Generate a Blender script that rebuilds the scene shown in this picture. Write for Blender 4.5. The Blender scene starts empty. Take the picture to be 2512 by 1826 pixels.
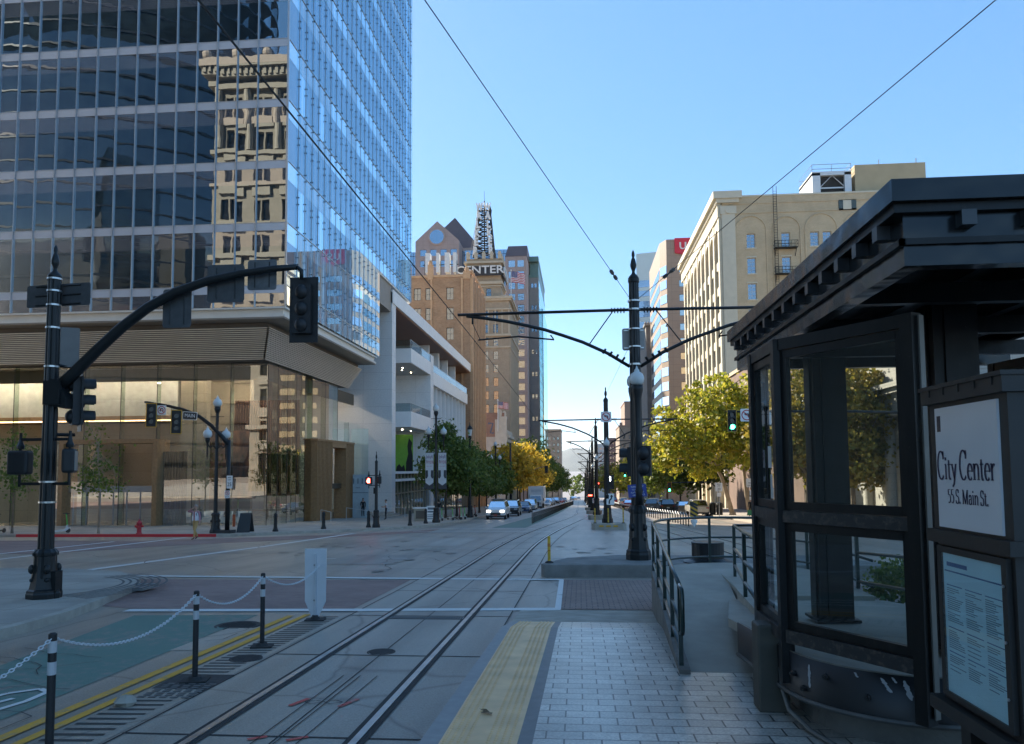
import bpy, bmesh, math, random
from math import sin, cos, pi, radians, sqrt, atan2, hypot
from mathutils import Vector, Matrix
random.seed(11)
scene = bpy.context.scene
COL = scene.collection
SL = 0.0334                      # the street falls gently away from the camera
def gz(y):
    return -SL * min(y, 700.0)

# ------------------------------------------------------------------ materials
MATS = {}
def node_mat(name):
    m = bpy.data.materials.new(name)
    m.use_nodes = True
    nt = m.node_tree
    return m, nt, nt.nodes['Principled BSDF']
def mth(nt, op, a, b=None, c=None):
    n = nt.nodes.new('ShaderNodeMath'); n.operation = op
    for i, x in enumerate((a, b, c)):
        if x is None: continue
        if isinstance(x, (int, float)): n.inputs[i].default_value = x
        else: nt.links.new(x, n.inputs[i])
    return n.outputs[0]
def objco(nt):
    return nt.nodes.new('ShaderNodeTexCoord').outputs['Object']
def noise(nt, vec, scale, detail=4.0, rough=0.55):
    n = nt.nodes.new('ShaderNodeTexNoise')
    n.inputs['Scale'].default_value = scale
    n.inputs['Detail'].default_value = detail
    n.inputs['Roughness'].default_value = rough
    nt.links.new(vec, n.inputs['Vector'])
    return n.outputs['Fac']
def ramp(nt, fac, stops):
    r = nt.nodes.new('ShaderNodeValToRGB')
    el = r.color_ramp.elements
    while len(el) < len(stops): el.new(0.5)
    for e, (p, c) in zip(el, stops):
        e.position = p; e.color = (c[0], c[1], c[2], 1)
    nt.links.new(fac, r.inputs['Fac'])
    return r.outputs['Color']
def mixc(nt, fac, a, b, mode='MIX'):
    n = nt.nodes.new('ShaderNodeMix'); n.data_type = 'RGBA'; n.blend_type = mode
    for sock, x in ((n.inputs['Factor'], fac), (n.inputs['A'], a), (n.inputs['B'], b)):
        if isinstance(x, (int, float)): sock.default_value = x
        elif isinstance(x, tuple): sock.default_value = (x[0], x[1], x[2], 1)
        else: nt.links.new(x, sock)
    return n.outputs['Result']
def bump(nt, bsdf, h, strength=0.3, dist=0.01):
    b = nt.nodes.new('ShaderNodeBump')
    b.inputs['Strength'].default_value = strength
    b.inputs['Distance'].default_value = dist
    nt.links.new(h, b.inputs['Height'])
    nt.links.new(b.outputs['Normal'], bsdf.inputs['Normal'])
def sc(c, k): return tuple(max(0.0, min(1.0, x * k)) for x in c)
def M(name, rgb, rough=0.6, metal=0.0, var=0.15, scale=2.0, bmp=0.0, bscale=None, coat=0.0, spec=None):
    """plain surface with two scales of colour mottling"""
    if name in MATS: return MATS[name]
    m, nt, b = node_mat(name)
    co = objco(nt)
    n1 = noise(nt, co, scale, 5)
    c = ramp(nt, n1, [(0.25, sc(rgb, 1 - var)), (0.55, rgb), (0.8, sc(rgb, 1 + var))])
    nt.links.new(c, b.inputs['Base Color'])
    b.inputs['Roughness'].default_value = rough
    b.inputs['Metallic'].default_value = metal
    if coat: b.inputs['Coat Weight'].default_value = coat
    if spec is not None: b.inputs['Specular IOR Level'].default_value = spec
    if bmp: bump(nt, b, noise(nt, co, bscale or scale * 8, 4), bmp, 0.02)
    MATS[name] = m
    return m
def emit(name, rgb, strength):
    if name in MATS: return MATS[name]
    m, nt, b = node_mat(name)
    b.inputs['Base Color'].default_value = (*rgb, 1)
    b.inputs['Emission Color'].default_value = (*rgb, 1)
    b.inputs['Emission Strength'].default_value = strength
    MATS[name] = m
    return m
def wallvec(nt):
    """wall coordinates: along the wall, up the wall"""
    s = nt.nodes.new('ShaderNodeSeparateXYZ'); nt.links.new(objco(nt), s.inputs[0])
    c = nt.nodes.new('ShaderNodeCombineXYZ')
    nt.links.new(mth(nt, 'ADD', s.outputs[0], s.outputs[1]), c.inputs[0]); nt.links.new(s.outputs[2], c.inputs[1])
    return c.outputs[0]
def brickmat(name, c1, c2, mortar, bw, bh, ms, rough=0.8, flat=False, dirt=0.2, bstr=0.5, offset=0.5, dirtscale=0.6, spec=0.5, speck=0.86):
    if name in MATS: return MATS[name]
    m, nt, b = node_mat(name)
    vec = objco(nt) if flat else wallvec(nt)
    t = nt.nodes.new('ShaderNodeTexBrick')
    nt.links.new(vec, t.inputs['Vector'])
    for k, v in (('Color1', c1), ('Color2', c2), ('Mortar', mortar)): t.inputs[k].default_value = (*v, 1)
    t.inputs['Scale'].default_value = 1.0
    t.inputs['Brick Width'].default_value = bw
    t.inputs['Row Height'].default_value = bh
    t.inputs['Mortar Size'].default_value = ms
    t.inputs['Mortar Smooth'].default_value = 0.2
    t.offset = offset
    n = noise(nt, objco(nt), dirtscale, 6)
    d = ramp(nt, n, [(0.3, (1 - dirt,) * 3), (0.6, (1, 1, 1))])
    n2 = noise(nt, objco(nt), 45.0 if flat else 8.0, 3)
    d2 = ramp(nt, n2, [(0.3, (speck,) * 3), (0.7, (1.0,) * 3)])
    c = mixc(nt, 1.0, mixc(nt, 1.0, t.outputs['Color'], d, 'MULTIPLY'), d2, 'MULTIPLY')
    nt.links.new(c, b.inputs['Base Color'])
    b.inputs['Roughness'].default_value = rough; b.inputs['Specular IOR Level'].default_value = spec
    bump(nt, b, mth(nt, 'SUBTRACT', 1.0, t.outputs['Fac']), bstr, 0.01)
    MATS[name] = m
    return m
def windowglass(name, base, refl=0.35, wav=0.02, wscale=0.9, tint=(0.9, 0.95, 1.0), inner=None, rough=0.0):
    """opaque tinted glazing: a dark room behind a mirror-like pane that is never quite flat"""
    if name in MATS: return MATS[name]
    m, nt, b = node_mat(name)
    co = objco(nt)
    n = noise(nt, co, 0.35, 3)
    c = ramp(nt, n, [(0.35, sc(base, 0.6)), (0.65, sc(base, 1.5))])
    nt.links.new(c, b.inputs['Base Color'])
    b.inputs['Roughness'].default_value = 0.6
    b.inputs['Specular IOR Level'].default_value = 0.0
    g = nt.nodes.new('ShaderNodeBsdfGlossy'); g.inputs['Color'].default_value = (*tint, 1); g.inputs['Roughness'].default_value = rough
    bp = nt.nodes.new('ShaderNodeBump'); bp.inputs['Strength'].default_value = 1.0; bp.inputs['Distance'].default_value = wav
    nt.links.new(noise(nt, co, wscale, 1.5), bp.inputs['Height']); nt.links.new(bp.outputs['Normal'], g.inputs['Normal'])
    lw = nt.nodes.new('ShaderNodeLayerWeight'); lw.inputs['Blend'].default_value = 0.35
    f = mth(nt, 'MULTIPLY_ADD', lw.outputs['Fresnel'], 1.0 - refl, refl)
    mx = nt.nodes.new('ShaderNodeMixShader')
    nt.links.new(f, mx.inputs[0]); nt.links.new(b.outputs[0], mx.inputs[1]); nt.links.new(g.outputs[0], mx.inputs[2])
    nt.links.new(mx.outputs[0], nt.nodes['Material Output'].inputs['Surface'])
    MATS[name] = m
    return m
def clearglass(name, tint=(0.93, 0.97, 0.96), refl=0.05, wav=0.0, wscale=1.0):
    if name in MATS: return MATS[name]
    m, nt, b = node_mat(name)
    tr = nt.nodes.new('ShaderNodeBsdfTransparent'); tr.inputs['Color'].default_value = (*tint, 1)
    g = nt.nodes.new('ShaderNodeBsdfGlossy'); g.inputs['Roughness'].default_value = 0.0
    g.inputs['Color'].default_value = (0.95, 0.98, 1.0, 1)
    if wav:
        bp = nt.nodes.new('ShaderNodeBump'); bp.inputs['Strength'].default_value = 1.0; bp.inputs['Distance'].default_value = wav
        nt.links.new(noise(nt, objco(nt), wscale, 1.5), bp.inputs['Height']); nt.links.new(bp.outputs['Normal'], g.inputs['Normal'])
    lw = nt.nodes.new('ShaderNodeLayerWeight'); lw.inputs['Blend'].default_value = 0.25
    f = mth(nt, 'MULTIPLY_ADD', lw.outputs['Fresnel'], 0.85, refl)
    gm_ = nt.nodes.new('ShaderNodeNewGeometry'); f = mth(nt, 'MULTIPLY', f, mth(nt, 'SUBTRACT', 1.0, gm_.outputs['Backfacing']))
    mx = nt.nodes.new('ShaderNodeMixShader')
    nt.links.new(f, mx.inputs[0]); nt.links.new(tr.outputs[0], mx.inputs[1]); nt.links.new(g.outputs[0], mx.inputs[2])
    nt.links.new(mx.outputs[0], nt.nodes['Material Output'].inputs['Surface'])
    MATS[name] = m
    return m
def leafmat(name, a, b_, c):
    if name in MATS: return MATS[name]
    m, nt, b = node_mat(name)
    g = nt.nodes.new('ShaderNodeNewGeometry')
    col = ramp(nt, g.outputs['Random Per Island'], [(0.0, a), (0.5, b_), (1.0, c)])
    nt.links.new(col, b.inputs['Base Color']); b.inputs['Roughness'].default_value = 0.55
    t = nt.nodes.new('ShaderNodeBsdfTranslucent'); nt.links.new(col, t.inputs['Color'])
    mx = nt.nodes.new('ShaderNodeMixShader'); mx.inputs[0].default_value = 0.45
    nt.links.new(b.outputs[0], mx.inputs[1]); nt.links.new(t.outputs[0], mx.inputs[2])
    nt.links.new(mx.outputs[0], nt.nodes['Material Output'].inputs['Surface'])
    MATS[name] = m
    return m

# ------------------------------------------------------------------ mesh builder
class MB:
    def __init__(s): s.v = []; s.f = []; s.m = []; s.sm = []; s.cur = 0; s.smooth = False
    def face(s, idx):
        s.f.append(idx); s.m.append(s.cur); s.sm.append(s.smooth)
    def poly(s, pts):
        b = len(s.v); s.v.extend([tuple(p) for p in pts]); s.face(list(range(b, b + len(pts)))); return s
    def hexa(s, p):
        """8 corners: bottom ring 0-3, top ring 4-7"""
        b = len(s.v); s.v.extend([tuple(q) for q in p])
        for q in ((3, 2, 1, 0), (4, 5, 6, 7), (0, 1, 5, 4), (1, 2, 6, 5), (2, 3, 7, 6), (3, 0, 4, 7)):
            s.face([b + i for i in q])
        return s
    def box(s, x0, x1, y0, y1, z0, z1):
        return s.hexa([(x0, y0, z0), (x1, y0, z0), (x1, y1, z0), (x0, y1, z0), (x0, y0, z1), (x1, y0, z1), (x1, y1, z1), (x0, y1, z1)])
    def obox(s, c, size, R=None):
        hx, hy, hz = (q / 2 for q in size)
        R = R or Matrix.Identity(3); c = Vector(c)
        return s.hexa([c + R @ Vector(q) for q in ((-hx, -hy, -hz), (hx, -hy, -hz), (hx, hy, -hz), (-hx, hy, -hz), (-hx, -hy, hz), (hx, -hy, hz), (hx, hy, hz), (-hx, hy, hz))])
    def slab(s, poly, z0f, z1f):
        """poly of (x, y) extruded between two height functions"""
        n = len(poly); b = len(s.v)
        s.v.extend([(x, y, z0f(x, y)) for x, y in poly]); s.v.extend([(x, y, z1f(x, y)) for x, y in poly])
        s.face(list(range(b + n, b + 2 * n))); s.face(list(range(b + n - 1, b - 1, -1)))
        for i in range(n):
            j = (i + 1) % n; s.face([b + i, b + j, b + n + j, b + n + i])
        return s
    def rings(s, rings, cap0=True, cap1=True, closed=True):
        n = len(rings[0]); b = len(s.v)
        for r in rings: s.v.extend([tuple(p) for p in r])
        for k in range(len(rings) - 1):
            for i in range(n if closed else n - 1):
                j = (i + 1) % n; a = b + k * n; s.face([a + i, a + j, a + n + j, a + n + i])
        if cap0: s.face([b + i for i in range(n - 1, -1, -1)])
        if cap1: s.face([b + (len(rings) - 1) * n + i for i in range(n)])
        return s
    def lathe(s, prof, c=(0, 0, 0), n=16, flute=0.0, sq=None):
        rs = []
        for r, z in prof:
            ring = []
            for i in range(n):
                a = 2 * pi * i / n
                rr = r * (1 - flute * (i % 2))
                ring.append((c[0] + rr * cos(a), c[1] + rr * sin(a), c[2] + z))
            rs.append(ring)
        return s.rings(rs)
    def tube(s, pts, r, n=8, caps=True):
        pts = [Vector(p) for p in pts]; rs = []
        rad = r if isinstance(r, (list, tuple)) else [r] * len(pts)
        prev = None
        for i, p in enumerate(pts):
            a = pts[max(i - 1, 0)]; c = pts[min(i + 1, len(pts) - 1)]
            t = (c - a).normalized()
            up = Vector((0, 0, 1)) if abs(t.z) < 0.95 else Vector((0, 1, 0))
            if prev is not None: up = prev
            x = t.cross(up)
            if x.length < 1e-5: x = t.cross(Vector((1, 0.3, 0.1)))
            x.normalize(); u = x.cross(t).normalized(); prev = u
            rs.append([p + x * rad[i] * cos(2 * pi * k / n) + u * rad[i] * sin(2 * pi * k / n) for k in range(n)])
        return s.rings(rs, caps, caps)
    def cyl(s, a, b, r, n=12, r2=None):
        return s.tube([a, b], [r, r if r2 is None else r2], n)
    def ball(s, c, r, n=12, m=8, sx=1, sy=1, sz=1):
        rs = [[(c[0] + sx * r * sin(pi * k / m) * cos(2 * pi * i / n), c[1] + sy * r * sin(pi * k / m) * sin(2 * pi * i / n), c[2] - sz * r * cos(pi * k / m)) for i in range(n)] for k in range(m + 1)]
        rs[0] = [(c[0] + 1e-4 * cos(2 * pi * i / n), c[1] + 1e-4 * sin(2 * pi * i / n), c[2] - sz * r) for i in range(n)]
        rs[-1] = [(c[0] + 1e-4 * cos(2 * pi * i / n), c[1] + 1e-4 * sin(2 * pi * i / n), c[2] + sz * r) for i in range(n)]
        return s.rings(rs)
    def prism(s, poly, fn, d0, d1):
        """2-D poly mapped by fn(u, v, d) between depths d0 and d1"""
        n = len(poly); b = len(s.v)
        s.v.extend([tuple(fn(u, v, d0)) for u, v in poly]); s.v.extend([tuple(fn(u, v, d1)) for u, v in poly])
        s.face(list(range(b, b + n))[::-1]); s.face(list(range(b + n, b + 2 * n)))
        for i in range(n):
            j = (i + 1) % n; s.face([b + i, b + j, b + n + j, b + n + i])
        return s
    def mesh(s, mats, off=(0, 0, 0), name='mesh'):
        me = bpy.data.meshes.new(name)
        me.from_pydata([(x - off[0], y - off[1], z - off[2]) for x, y, z in s.v], [], s.f)
        for q in (mats if isinstance(mats, (list, tuple)) else [mats]): me.materials.append(q)
        me.polygons.foreach_set('material_index', s.m)
        me.polygons.foreach_set('use_smooth', s.sm)
        bm = bmesh.new(); bm.from_mesh(me); bmesh.ops.recalc_face_normals(bm, faces=bm.faces); bm.to_mesh(me); bm.free()
        me.update()
        return me
    def build(s, name, mats, parent=None, world=False, bevel=0.0):
        """world: the points are world points and the parent (or the object) sits at parent.location"""
        if not s.f: return None
        off = (0, 0, 0)
        if world and parent is not None:
            r = parent
            off = Vector((0, 0, 0))
            while r is not None: off = off + r.location; r = r.parent
        me = s.mesh(mats, off, name)
        o = bpy.data.objects.new(name, me); COL.objects.link(o)
        if parent is not None: o.parent = parent
        if bevel:
            md = o.modifiers.new('bevel', 'BEVEL'); md.width = bevel; md.segments = 2; md.limit_method = 'ANGLE'
        return o
    def thing(s, name, mats, label, cat, group=None, bevel=0.0, kind=None):
        """one-mesh thing given in world points: origin at the middle of its base"""
        xs = [p[0] for p in s.v]; ys = [p[1] for p in s.v]; z = min(p[2] for p in s.v)
        c = ((min(xs) + max(xs)) / 2, (min(ys) + max(ys)) / 2, z)
        me = s.mesh(mats, c, name)
        o = bpy.data.objects.new(name, me); o.location = c; COL.objects.link(o)
        if bevel:
            md = o.modifiers.new('bevel', 'BEVEL'); md.width = bevel; md.segments = 2; md.limit_method = 'ANGLE'
        return tag(o, label, cat, group, kind)
    def struct(s, name, mats):
        o = bpy.data.objects.new(name, s.mesh(mats, (0, 0, 0), name)); COL.objects.link(o); o['kind'] = 'structure'
        return o
def tag(o, label=None, cat=None, group=None, kind=None):
    if label: o['label'] = label
    if cat: o['category'] = cat
    if group: o['group'] = group
    if kind: o['kind'] = kind
    return o
def empty(name, loc, label, cat, group=None, rz=0.0):
    o = bpy.data.objects.new(name, None); o.location = loc; o.rotation_euler = (0, 0, rz)
    o.empty_display_size = 0.2
    COL.objects.link(o)
    return tag(o, label, cat, group)
def kids(o): return [c for c in bpy.data.objects if c.parent == o]
def dup(root, loc, label=None, rz=None, group=None, scale=None):
    """copy of a thing with copies of its parts and their sub-parts"""
    def rec(o, par):
        c = o.copy(); COL.objects.link(c)
        if par is not None: c.parent = par
        for ch in list(o.children): rec(ch, c)
        return c
    r = rec(root, None); r.location = loc
    if rz is not None: r.rotation_euler = (0, 0, rz)
    if label: r['label'] = label
    if group: r['group'] = group
    if scale: r.scale = (scale, scale, scale)
    return r
def inst(name, me, parent, loc=(0, 0, 0), rot=(0, 0, 0)):
    """part sharing mesh data"""
    o = bpy.data.objects.new(name, me); o.parent = parent; o.location = loc; o.rotation_euler = rot; COL.objects.link(o)
    return o
def relw(root, p): return (p[0] - root.location.x, p[1] - root.location.y, p[2] - root.location.z)
def RZ(a): return Matrix.Rotation(a, 3, 'Z')
def RX(a): return Matrix.Rotation(a, 3, 'X')
def RY(a): return Matrix.Rotation(a, 3, 'Y')

# ------------------------------------------------------------------ lettering
def textmb(mb, s, origin, u, v, size, depth=0.004, align='CENTER', sx=1.0, spacing=1.0, bold=0.0):
    """built-in font, laid out from origin along u with up-vector v"""
    cu = bpy.data.curves.new('letters', 'FONT'); cu.body = s; cu.size = size; cu.align_x = align; cu.align_y = 'CENTER'
    cu.extrude = depth / 2; cu.offset = bold * size; cu.resolution_u = 2; cu.space_character = spacing; cu.space_line = 0.9
    ob = bpy.data.objects.new('letters', cu)
    me = bpy.data.meshes.new_from_object(ob)
    u = Vector(u).normalized(); v = Vector(v).normalized(); w = u.cross(v); o = Vector(origin)
    b = len(mb.v)
    for q in me.vertices: mb.v.append(tuple(o + u * q.co.x * sx + v * q.co.y + w * (q.co.z + depth / 2)))
    for p in me.polygons: mb.face([b + i for i in p.vertices])
    bpy.data.objects.remove(ob); bpy.data.curves.remove(cu); bpy.data.meshes.remove(me)
    return mb
def facade(mb, origin, u, width, height, openings, depth, inward, z0=0.0, wallmat=0, revmat=0):
    """wall sheet with real openings and reveals; openings = (u0, u1, z0, z1)"""
    o = Vector(origin); u = Vector(u); w = Vector(inward)
    xs = sorted({0.0, width, *[a for q in openings for a in q[:2]]}); zs = sorted({z0, height, *[a for q in openings for a in q[2:]]})
    P = lambda a, z, d=0.0: o + u * a + Vector((0, 0, z)) + w * d
    S = {}
    for i in range(len(xs) - 1):
        for j in range(len(zs) - 1):
            cx = (xs[i] + xs[i + 1]) / 2; cz = (zs[j] + zs[j + 1]) / 2
            S[i, j] = any(q[0] < cx < q[1] and q[2] < cz < q[3] for q in openings)
    mb.cur = wallmat
    for j in range(len(zs) - 1):
        i = 0
        while i < len(xs) - 1:
            if S[i, j]: i += 1; continue
            k = i
            while k < len(xs) - 1 and not S[k, j]: k += 1
            mb.poly([P(xs[i], zs[j]), P(xs[k], zs[j]), P(xs[k], zs[j + 1]), P(xs[i], zs[j + 1])]); i = k
    mb.cur = revmat
    for a, b, c, d in openings:
        mb.poly([P(a, c), P(b, c), P(b, c, depth), P(a, c, depth)]); mb.poly([P(a, d), P(b, d), P(b, d, depth), P(a, d, depth)])
        mb.poly([P(a, c), P(a, d), P(a, d, depth), P(a, c, depth)]); mb.poly([P(b, c), P(b, d), P(b, d, depth), P(b, c, depth)])
    mb.cur = 0
    return mb
def window_mesh(w, h, u, inward, nx=2, nz=2, fr=0.08, bar=0.04, mats=None, name='window', sashbar=True, d=0.06):
    """window given from its lower left corner: pane (slot 1) and frame (slot 0)"""
    mb = MB(); u = Vector(u); n = Vector(inward)
    P = lambda a, z, q: u * a + Vector((0, 0, z)) + n * q
    mb.cur = 1; mb.poly([P(0, 0, 0), P(w, 0, 0), P(w, h, 0), P(0, h, 0)]); mb.cur = 0
    def bx(a0, a1, z0, z1, q0=-d, q1=0.01):
        mb.hexa([P(a0, z0, q0), P(a1, z0, q0), P(a1, z0, q1), P(a0, z0, q1), P(a0, z1, q0), P(a1, z1, q0), P(a1, z1, q1), P(a0, z1, q1)])
    bx(0, fr, 0, h); bx(w - fr, w, 0, h); bx(fr, w - fr, 0, fr); bx(fr, w - fr, h - fr, h)
    for k in range(1, nx): bx(w * k / nx - bar / 2, w * k / nx + bar / 2, fr, h - fr, -d * 0.7)
    for k in range(1, nz): bx(fr, w - fr, h * k / nz - bar / 2, h * k / nz + bar / 2, -d * 0.8)
    return mb.mesh(mats, name=name)
# ------------------------------------------------------------------ camera, sun, sky
cam_d = bpy.data.cameras.new('camera'); cam = bpy.data.objects.new('camera', cam_d); COL.objects.link(cam)
yaw, pitch, roll = -0.08668837, 0.0680909, -0.00733907
Fv = Vector((sin(yaw) * cos(pitch), cos(yaw) * cos(pitch), sin(pitch))); r0 = Vector((cos(yaw), -sin(yaw), 0)); u0 = r0.cross(Fv)
Rv = r0 * cos(roll) + u0 * sin(roll); Uv = -r0 * sin(roll) + u0 * cos(roll)
cam.matrix_world = Matrix(((Rv.x, Uv.x, -Fv.x, 0), (Rv.y, Uv.y, -Fv.y, 0), (Rv.z, Uv.z, -Fv.z, 2.2), (0, 0, 0, 1)))
cam_d.sensor_width = 36.0; cam_d.lens = 36.0 * 1888 / 2512; cam_d.shift_y = (1023.808 - 913) / 2512
cam_d.clip_start = 0.05; cam_d.clip_end = 40000
scene.camera = cam
SUN_AZ, SUN_EL = radians(-45), radians(33)        # from +Y (south) towards -X (east)
sd = Vector((sin(SUN_AZ) * cos(SUN_EL), cos(SUN_AZ) * cos(SUN_EL), sin(SUN_EL)))
sun_d = bpy.data.lights.new('sun', 'SUN'); sun_d.energy = 2.9; sun_d.angle = radians(0.53); sun_d.color = (1.0, 0.90, 0.74)
sun = bpy.data.objects.new('sun', sun_d); COL.objects.link(sun); sun.location = (0, 0, 200)
sun.rotation_euler = (-sd).to_track_quat('-Z', 'Y').to_euler()
world = bpy.data.worlds.new('World'); scene.world = world; world.use_nodes = True
wn = world.node_tree; bg = wn.nodes['Background']
sky = wn.nodes.new('ShaderNodeTexSky'); sky.sky_type = 'NISHITA'; sky.sun_disc = False
sky.sun_elevation = SUN_EL; sky.sun_rotation = SUN_AZ; sky.altitude = 1300; sky.air_density = 0.7; sky.dust_density = 0.3; sky.ozone_density = 1.5
gam = wn.nodes.new('ShaderNodeGamma'); gam.inputs['Gamma'].default_value = 0.5
hsv = wn.nodes.new('ShaderNodeHueSaturation'); hsv.inputs['Saturation'].default_value = 1.7; hsv.inputs['Value'].default_value = 1.0
wn.links.new(sky.outputs[0], gam.inputs['Color']); wn.links.new(gam.outputs[0], hsv.inputs['Color']); wn.links.new(hsv.outputs[0], bg.inputs['Color']); bg.inputs['Strength'].default_value = 0.15
scene.view_settings.view_transform = 'Standard'; scene.view_settings.look = 'None'
scene.view_settings.exposure = 2.02; scene.view_settings.gamma = 1.0
scene.render.engine = 'CYCLES'
scene.cycles.max_bounces = 7; scene.cycles.diffuse_bounces = 3; scene.cycles.glossy_bounces = 4; scene.cycles.transparent_max_bounces = 12
scene.cycles.volume_bounces = 0
scene.cycles.caustics_reflective = False; scene.cycles.caustics_refractive = False
scene.cycles.use_denoising = True
scene.cycles.sample_clamp_indirect = 6.0

# ------------------------------------------------------------------ ground materials
def asphalt(name, rgb, wear=(0.5, 1.35), cracks=True, streak=0.0):
    m, nt, b = node_mat(name); co = objco(nt)
    big = noise(nt, co, 0.22, 5, 0.6); fine = noise(nt, co, 55, 3)
    mp = nt.nodes.new('ShaderNodeMapping'); nt.links.new(co, mp.inputs['Vector']); mp.inputs['Scale'].default_value = (1.4, 0.12, 1)
    trk = noise(nt, mp.outputs[0], 1.0, 4)
    c = ramp(nt, big, [(0.3, sc(rgb, 0.74)), (0.5, rgb), (0.72, sc(rgb, 1.25))])
    c = mixc(nt, 0.5, c, ramp(nt, trk, [(0.35, sc(rgb, 0.7)), (0.65, sc(rgb, 1.35))]))
    c = mixc(nt, 1.0, c, ramp(nt, fine, [(0.3, (0.72,) * 3), (0.7, (1.12,) * 3)]), 'MULTIPLY')
    if cracks:
        v = nt.nodes.new('ShaderNodeTexVoronoi'); v.feature = 'DISTANCE_TO_EDGE'; v.inputs['Scale'].default_value = 0.23
        wob = nt.nodes.new('ShaderNodeMix'); wob.data_type = 'VECTOR'
        n3 = nt.nodes.new('ShaderNodeTexNoise'); n3.inputs['Scale'].default_value = 0.9; nt.links.new(co, n3.inputs['Vector'])
        wob.inputs['Factor'].default_value = 0.25; nt.links.new(co, wob.inputs[4]); nt.links.new(n3.outputs['Color'], wob.inputs[5])
        nt.links.new(wob.outputs[1], v.inputs['Vector'])
        ck = ramp(nt, v.outputs['Distance'], [(0.0, (0.5,) * 3), (0.006, (1, 1, 1))])
        c = mixc(nt, 0.8, c, mixc(nt, 1.0, c, ck, 'MULTIPLY'))
    nt.links.new(c, b.inputs['Base Color'])
    b.inputs['Roughness'].default_value = 0.45
    bump(nt, b, fine, 0.35, 0.004)
    MATS[name] = m
    return m
def paint(name, rgb, base, worn=0.45):
    """road paint with the road showing through where it has worn"""
    m, nt, b = node_mat(name); co = objco(nt)
    n = noise(nt, co, 6.0, 8, 0.7); n2 = noise(nt, co, 0.5, 3)
    f = mth(nt, 'ADD', mth(nt, 'MULTIPLY', n, 0.75), mth(nt, 'MULTIPLY', n2, 0.5))
    f2 = ramp(nt, f, [(worn, (0, 0, 0)), (worn + 0.14, (1, 1, 1))])
    c = mixc(nt, f2, base, rgb)
    c = mixc(nt, 1.0, c, ramp(nt, noise(nt, co, 60, 2), [(0.3, (0.85,) * 3), (0.7, (1.05,) * 3)]), 'MULTIPLY')
    nt.links.new(c, b.inputs['Base Color']); b.inputs['Roughness'].default_value = 0.7
    MATS[name] = m
    return m
A_ROAD = asphalt('asphalt', (0.35, 0.29, 0.235))
A_DARK = asphalt('asphalt_dark', (0.28, 0.25, 0.215), cracks=False)
A_LIGHT = asphalt('asphalt_light', (0.33, 0.295, 0.25))
CONC_TRACK = asphalt('track_concrete', (0.35, 0.31, 0.26))
CONC_WALK = brickmat('walk_concrete', (0.42, 0.375, 0.32), (0.46, 0.41, 0.345), (0.22, 0.2, 0.17), 1.5, 1.5, 0.012, 0.85, True, 0.3, 0.3, 0.0)
CONC_KERB = M('kerb_concrete', (0.4, 0.36, 0.3), 0.85, var=0.25, scale=3, bmp=0.3, bscale=40)
CONC = M('cast_concrete', (0.4, 0.36, 0.3), 0.85, var=0.22, scale=2.2, bmp=0.35, bscale=30)
CONC_RAMP = M('ramp_concrete', (0.38, 0.34, 0.28), 0.85, var=0.2, scale=1.6, bmp=0.3, bscale=45)
RED_KERB = paint('red_kerb_paint', (0.6, 0.035, 0.045), (0.35, 0.2, 0.18), 0.2)
W_PAINT = paint('white_road_paint', (0.74, 0.72, 0.68), (0.32, 0.29, 0.25), 0.40)
Y_PAINT = paint('yellow_road_paint', (0.74, 0.37, 0.04), (0.34, 0.26, 0.17), 0.46)
G_PAINT = paint('green_lane_paint', (0.125, 0.215, 0.175), (0.26, 0.235, 0.2), 0.47)
R_BRICK = brickmat('crossing_brick', (0.31, 0.19, 0.165), (0.36, 0.235, 0.20), (0.28, 0.22, 0.19), 0.21, 0.105, 0.006, 0.85, True, 0.3, 0.3)
PAVER_BRICK = brickmat('paver_brick', (0.34, 0.23, 0.19), (0.41, 0.285, 0.235), (0.12, 0.1, 0.09), 0.22, 0.11, 0.012, 0.85, True, 0.3, 0.5)
GRANITE = brickmat('granite_paver', (0.56, 0.515, 0.45), (0.76, 0.71, 0.62), (0.07, 0.064, 0.058), 0.30, 0.205, 0.008, 0.34, True, 0.38, 1.0, spec=.8, dirtscale=1.3, speck=.55)
RAIL = M('rail_steel', (0.55, 0.54, 0.52), 0.36, 1.0, 0.2, 4)
RAIL_DARK = M('rail_rubber', (0.03, 0.029, 0.028), 0.8, 0.0, 0.3, 6)
TACT = M('tactile_yellow', (0.86, 0.54, 0.27), 0.5, 0.0, 0.2, 3, 0.15, 40)
DARK_STONE = M('dark_granite', (0.15, 0.15, 0.15), 0.5, 0.0, 0.2, 9)
CAST_IRON = M('cast_iron', (0.05, 0.05, 0.05), 0.7, 0.3, 0.4, 20)
OILY = M('grime', (0.055, 0.052, 0.048), 0.8, 0.0, 0.3, 3)

def sheet(polys, h, mat, name, step=None):
    mb = MB()
    for p in polys: mb.poly([(x, y, gz(y) + h) for x, y in p])
    return mb.struct(name, mat)
def strip(mb, pts, w, h):
    """painted line of width w along pts"""
    for (x0, y0), (x1, y1) in zip(pts[:-1], pts[1:]):
        d = Vector((x1 - x0, y1 - y0)).normalized() * w / 2; nx, ny = -d.y, d.x
        mb.poly([(x0 + nx, y0 + ny, gz(y0 + ny) + h), (x0 - nx, y0 - ny, gz(y0 - ny) + h), (x1 - nx, y1 - ny, gz(y1 - ny) + h), (x1 + nx, y1 + ny, gz(y1 + ny) + h)])
    return mb
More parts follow.
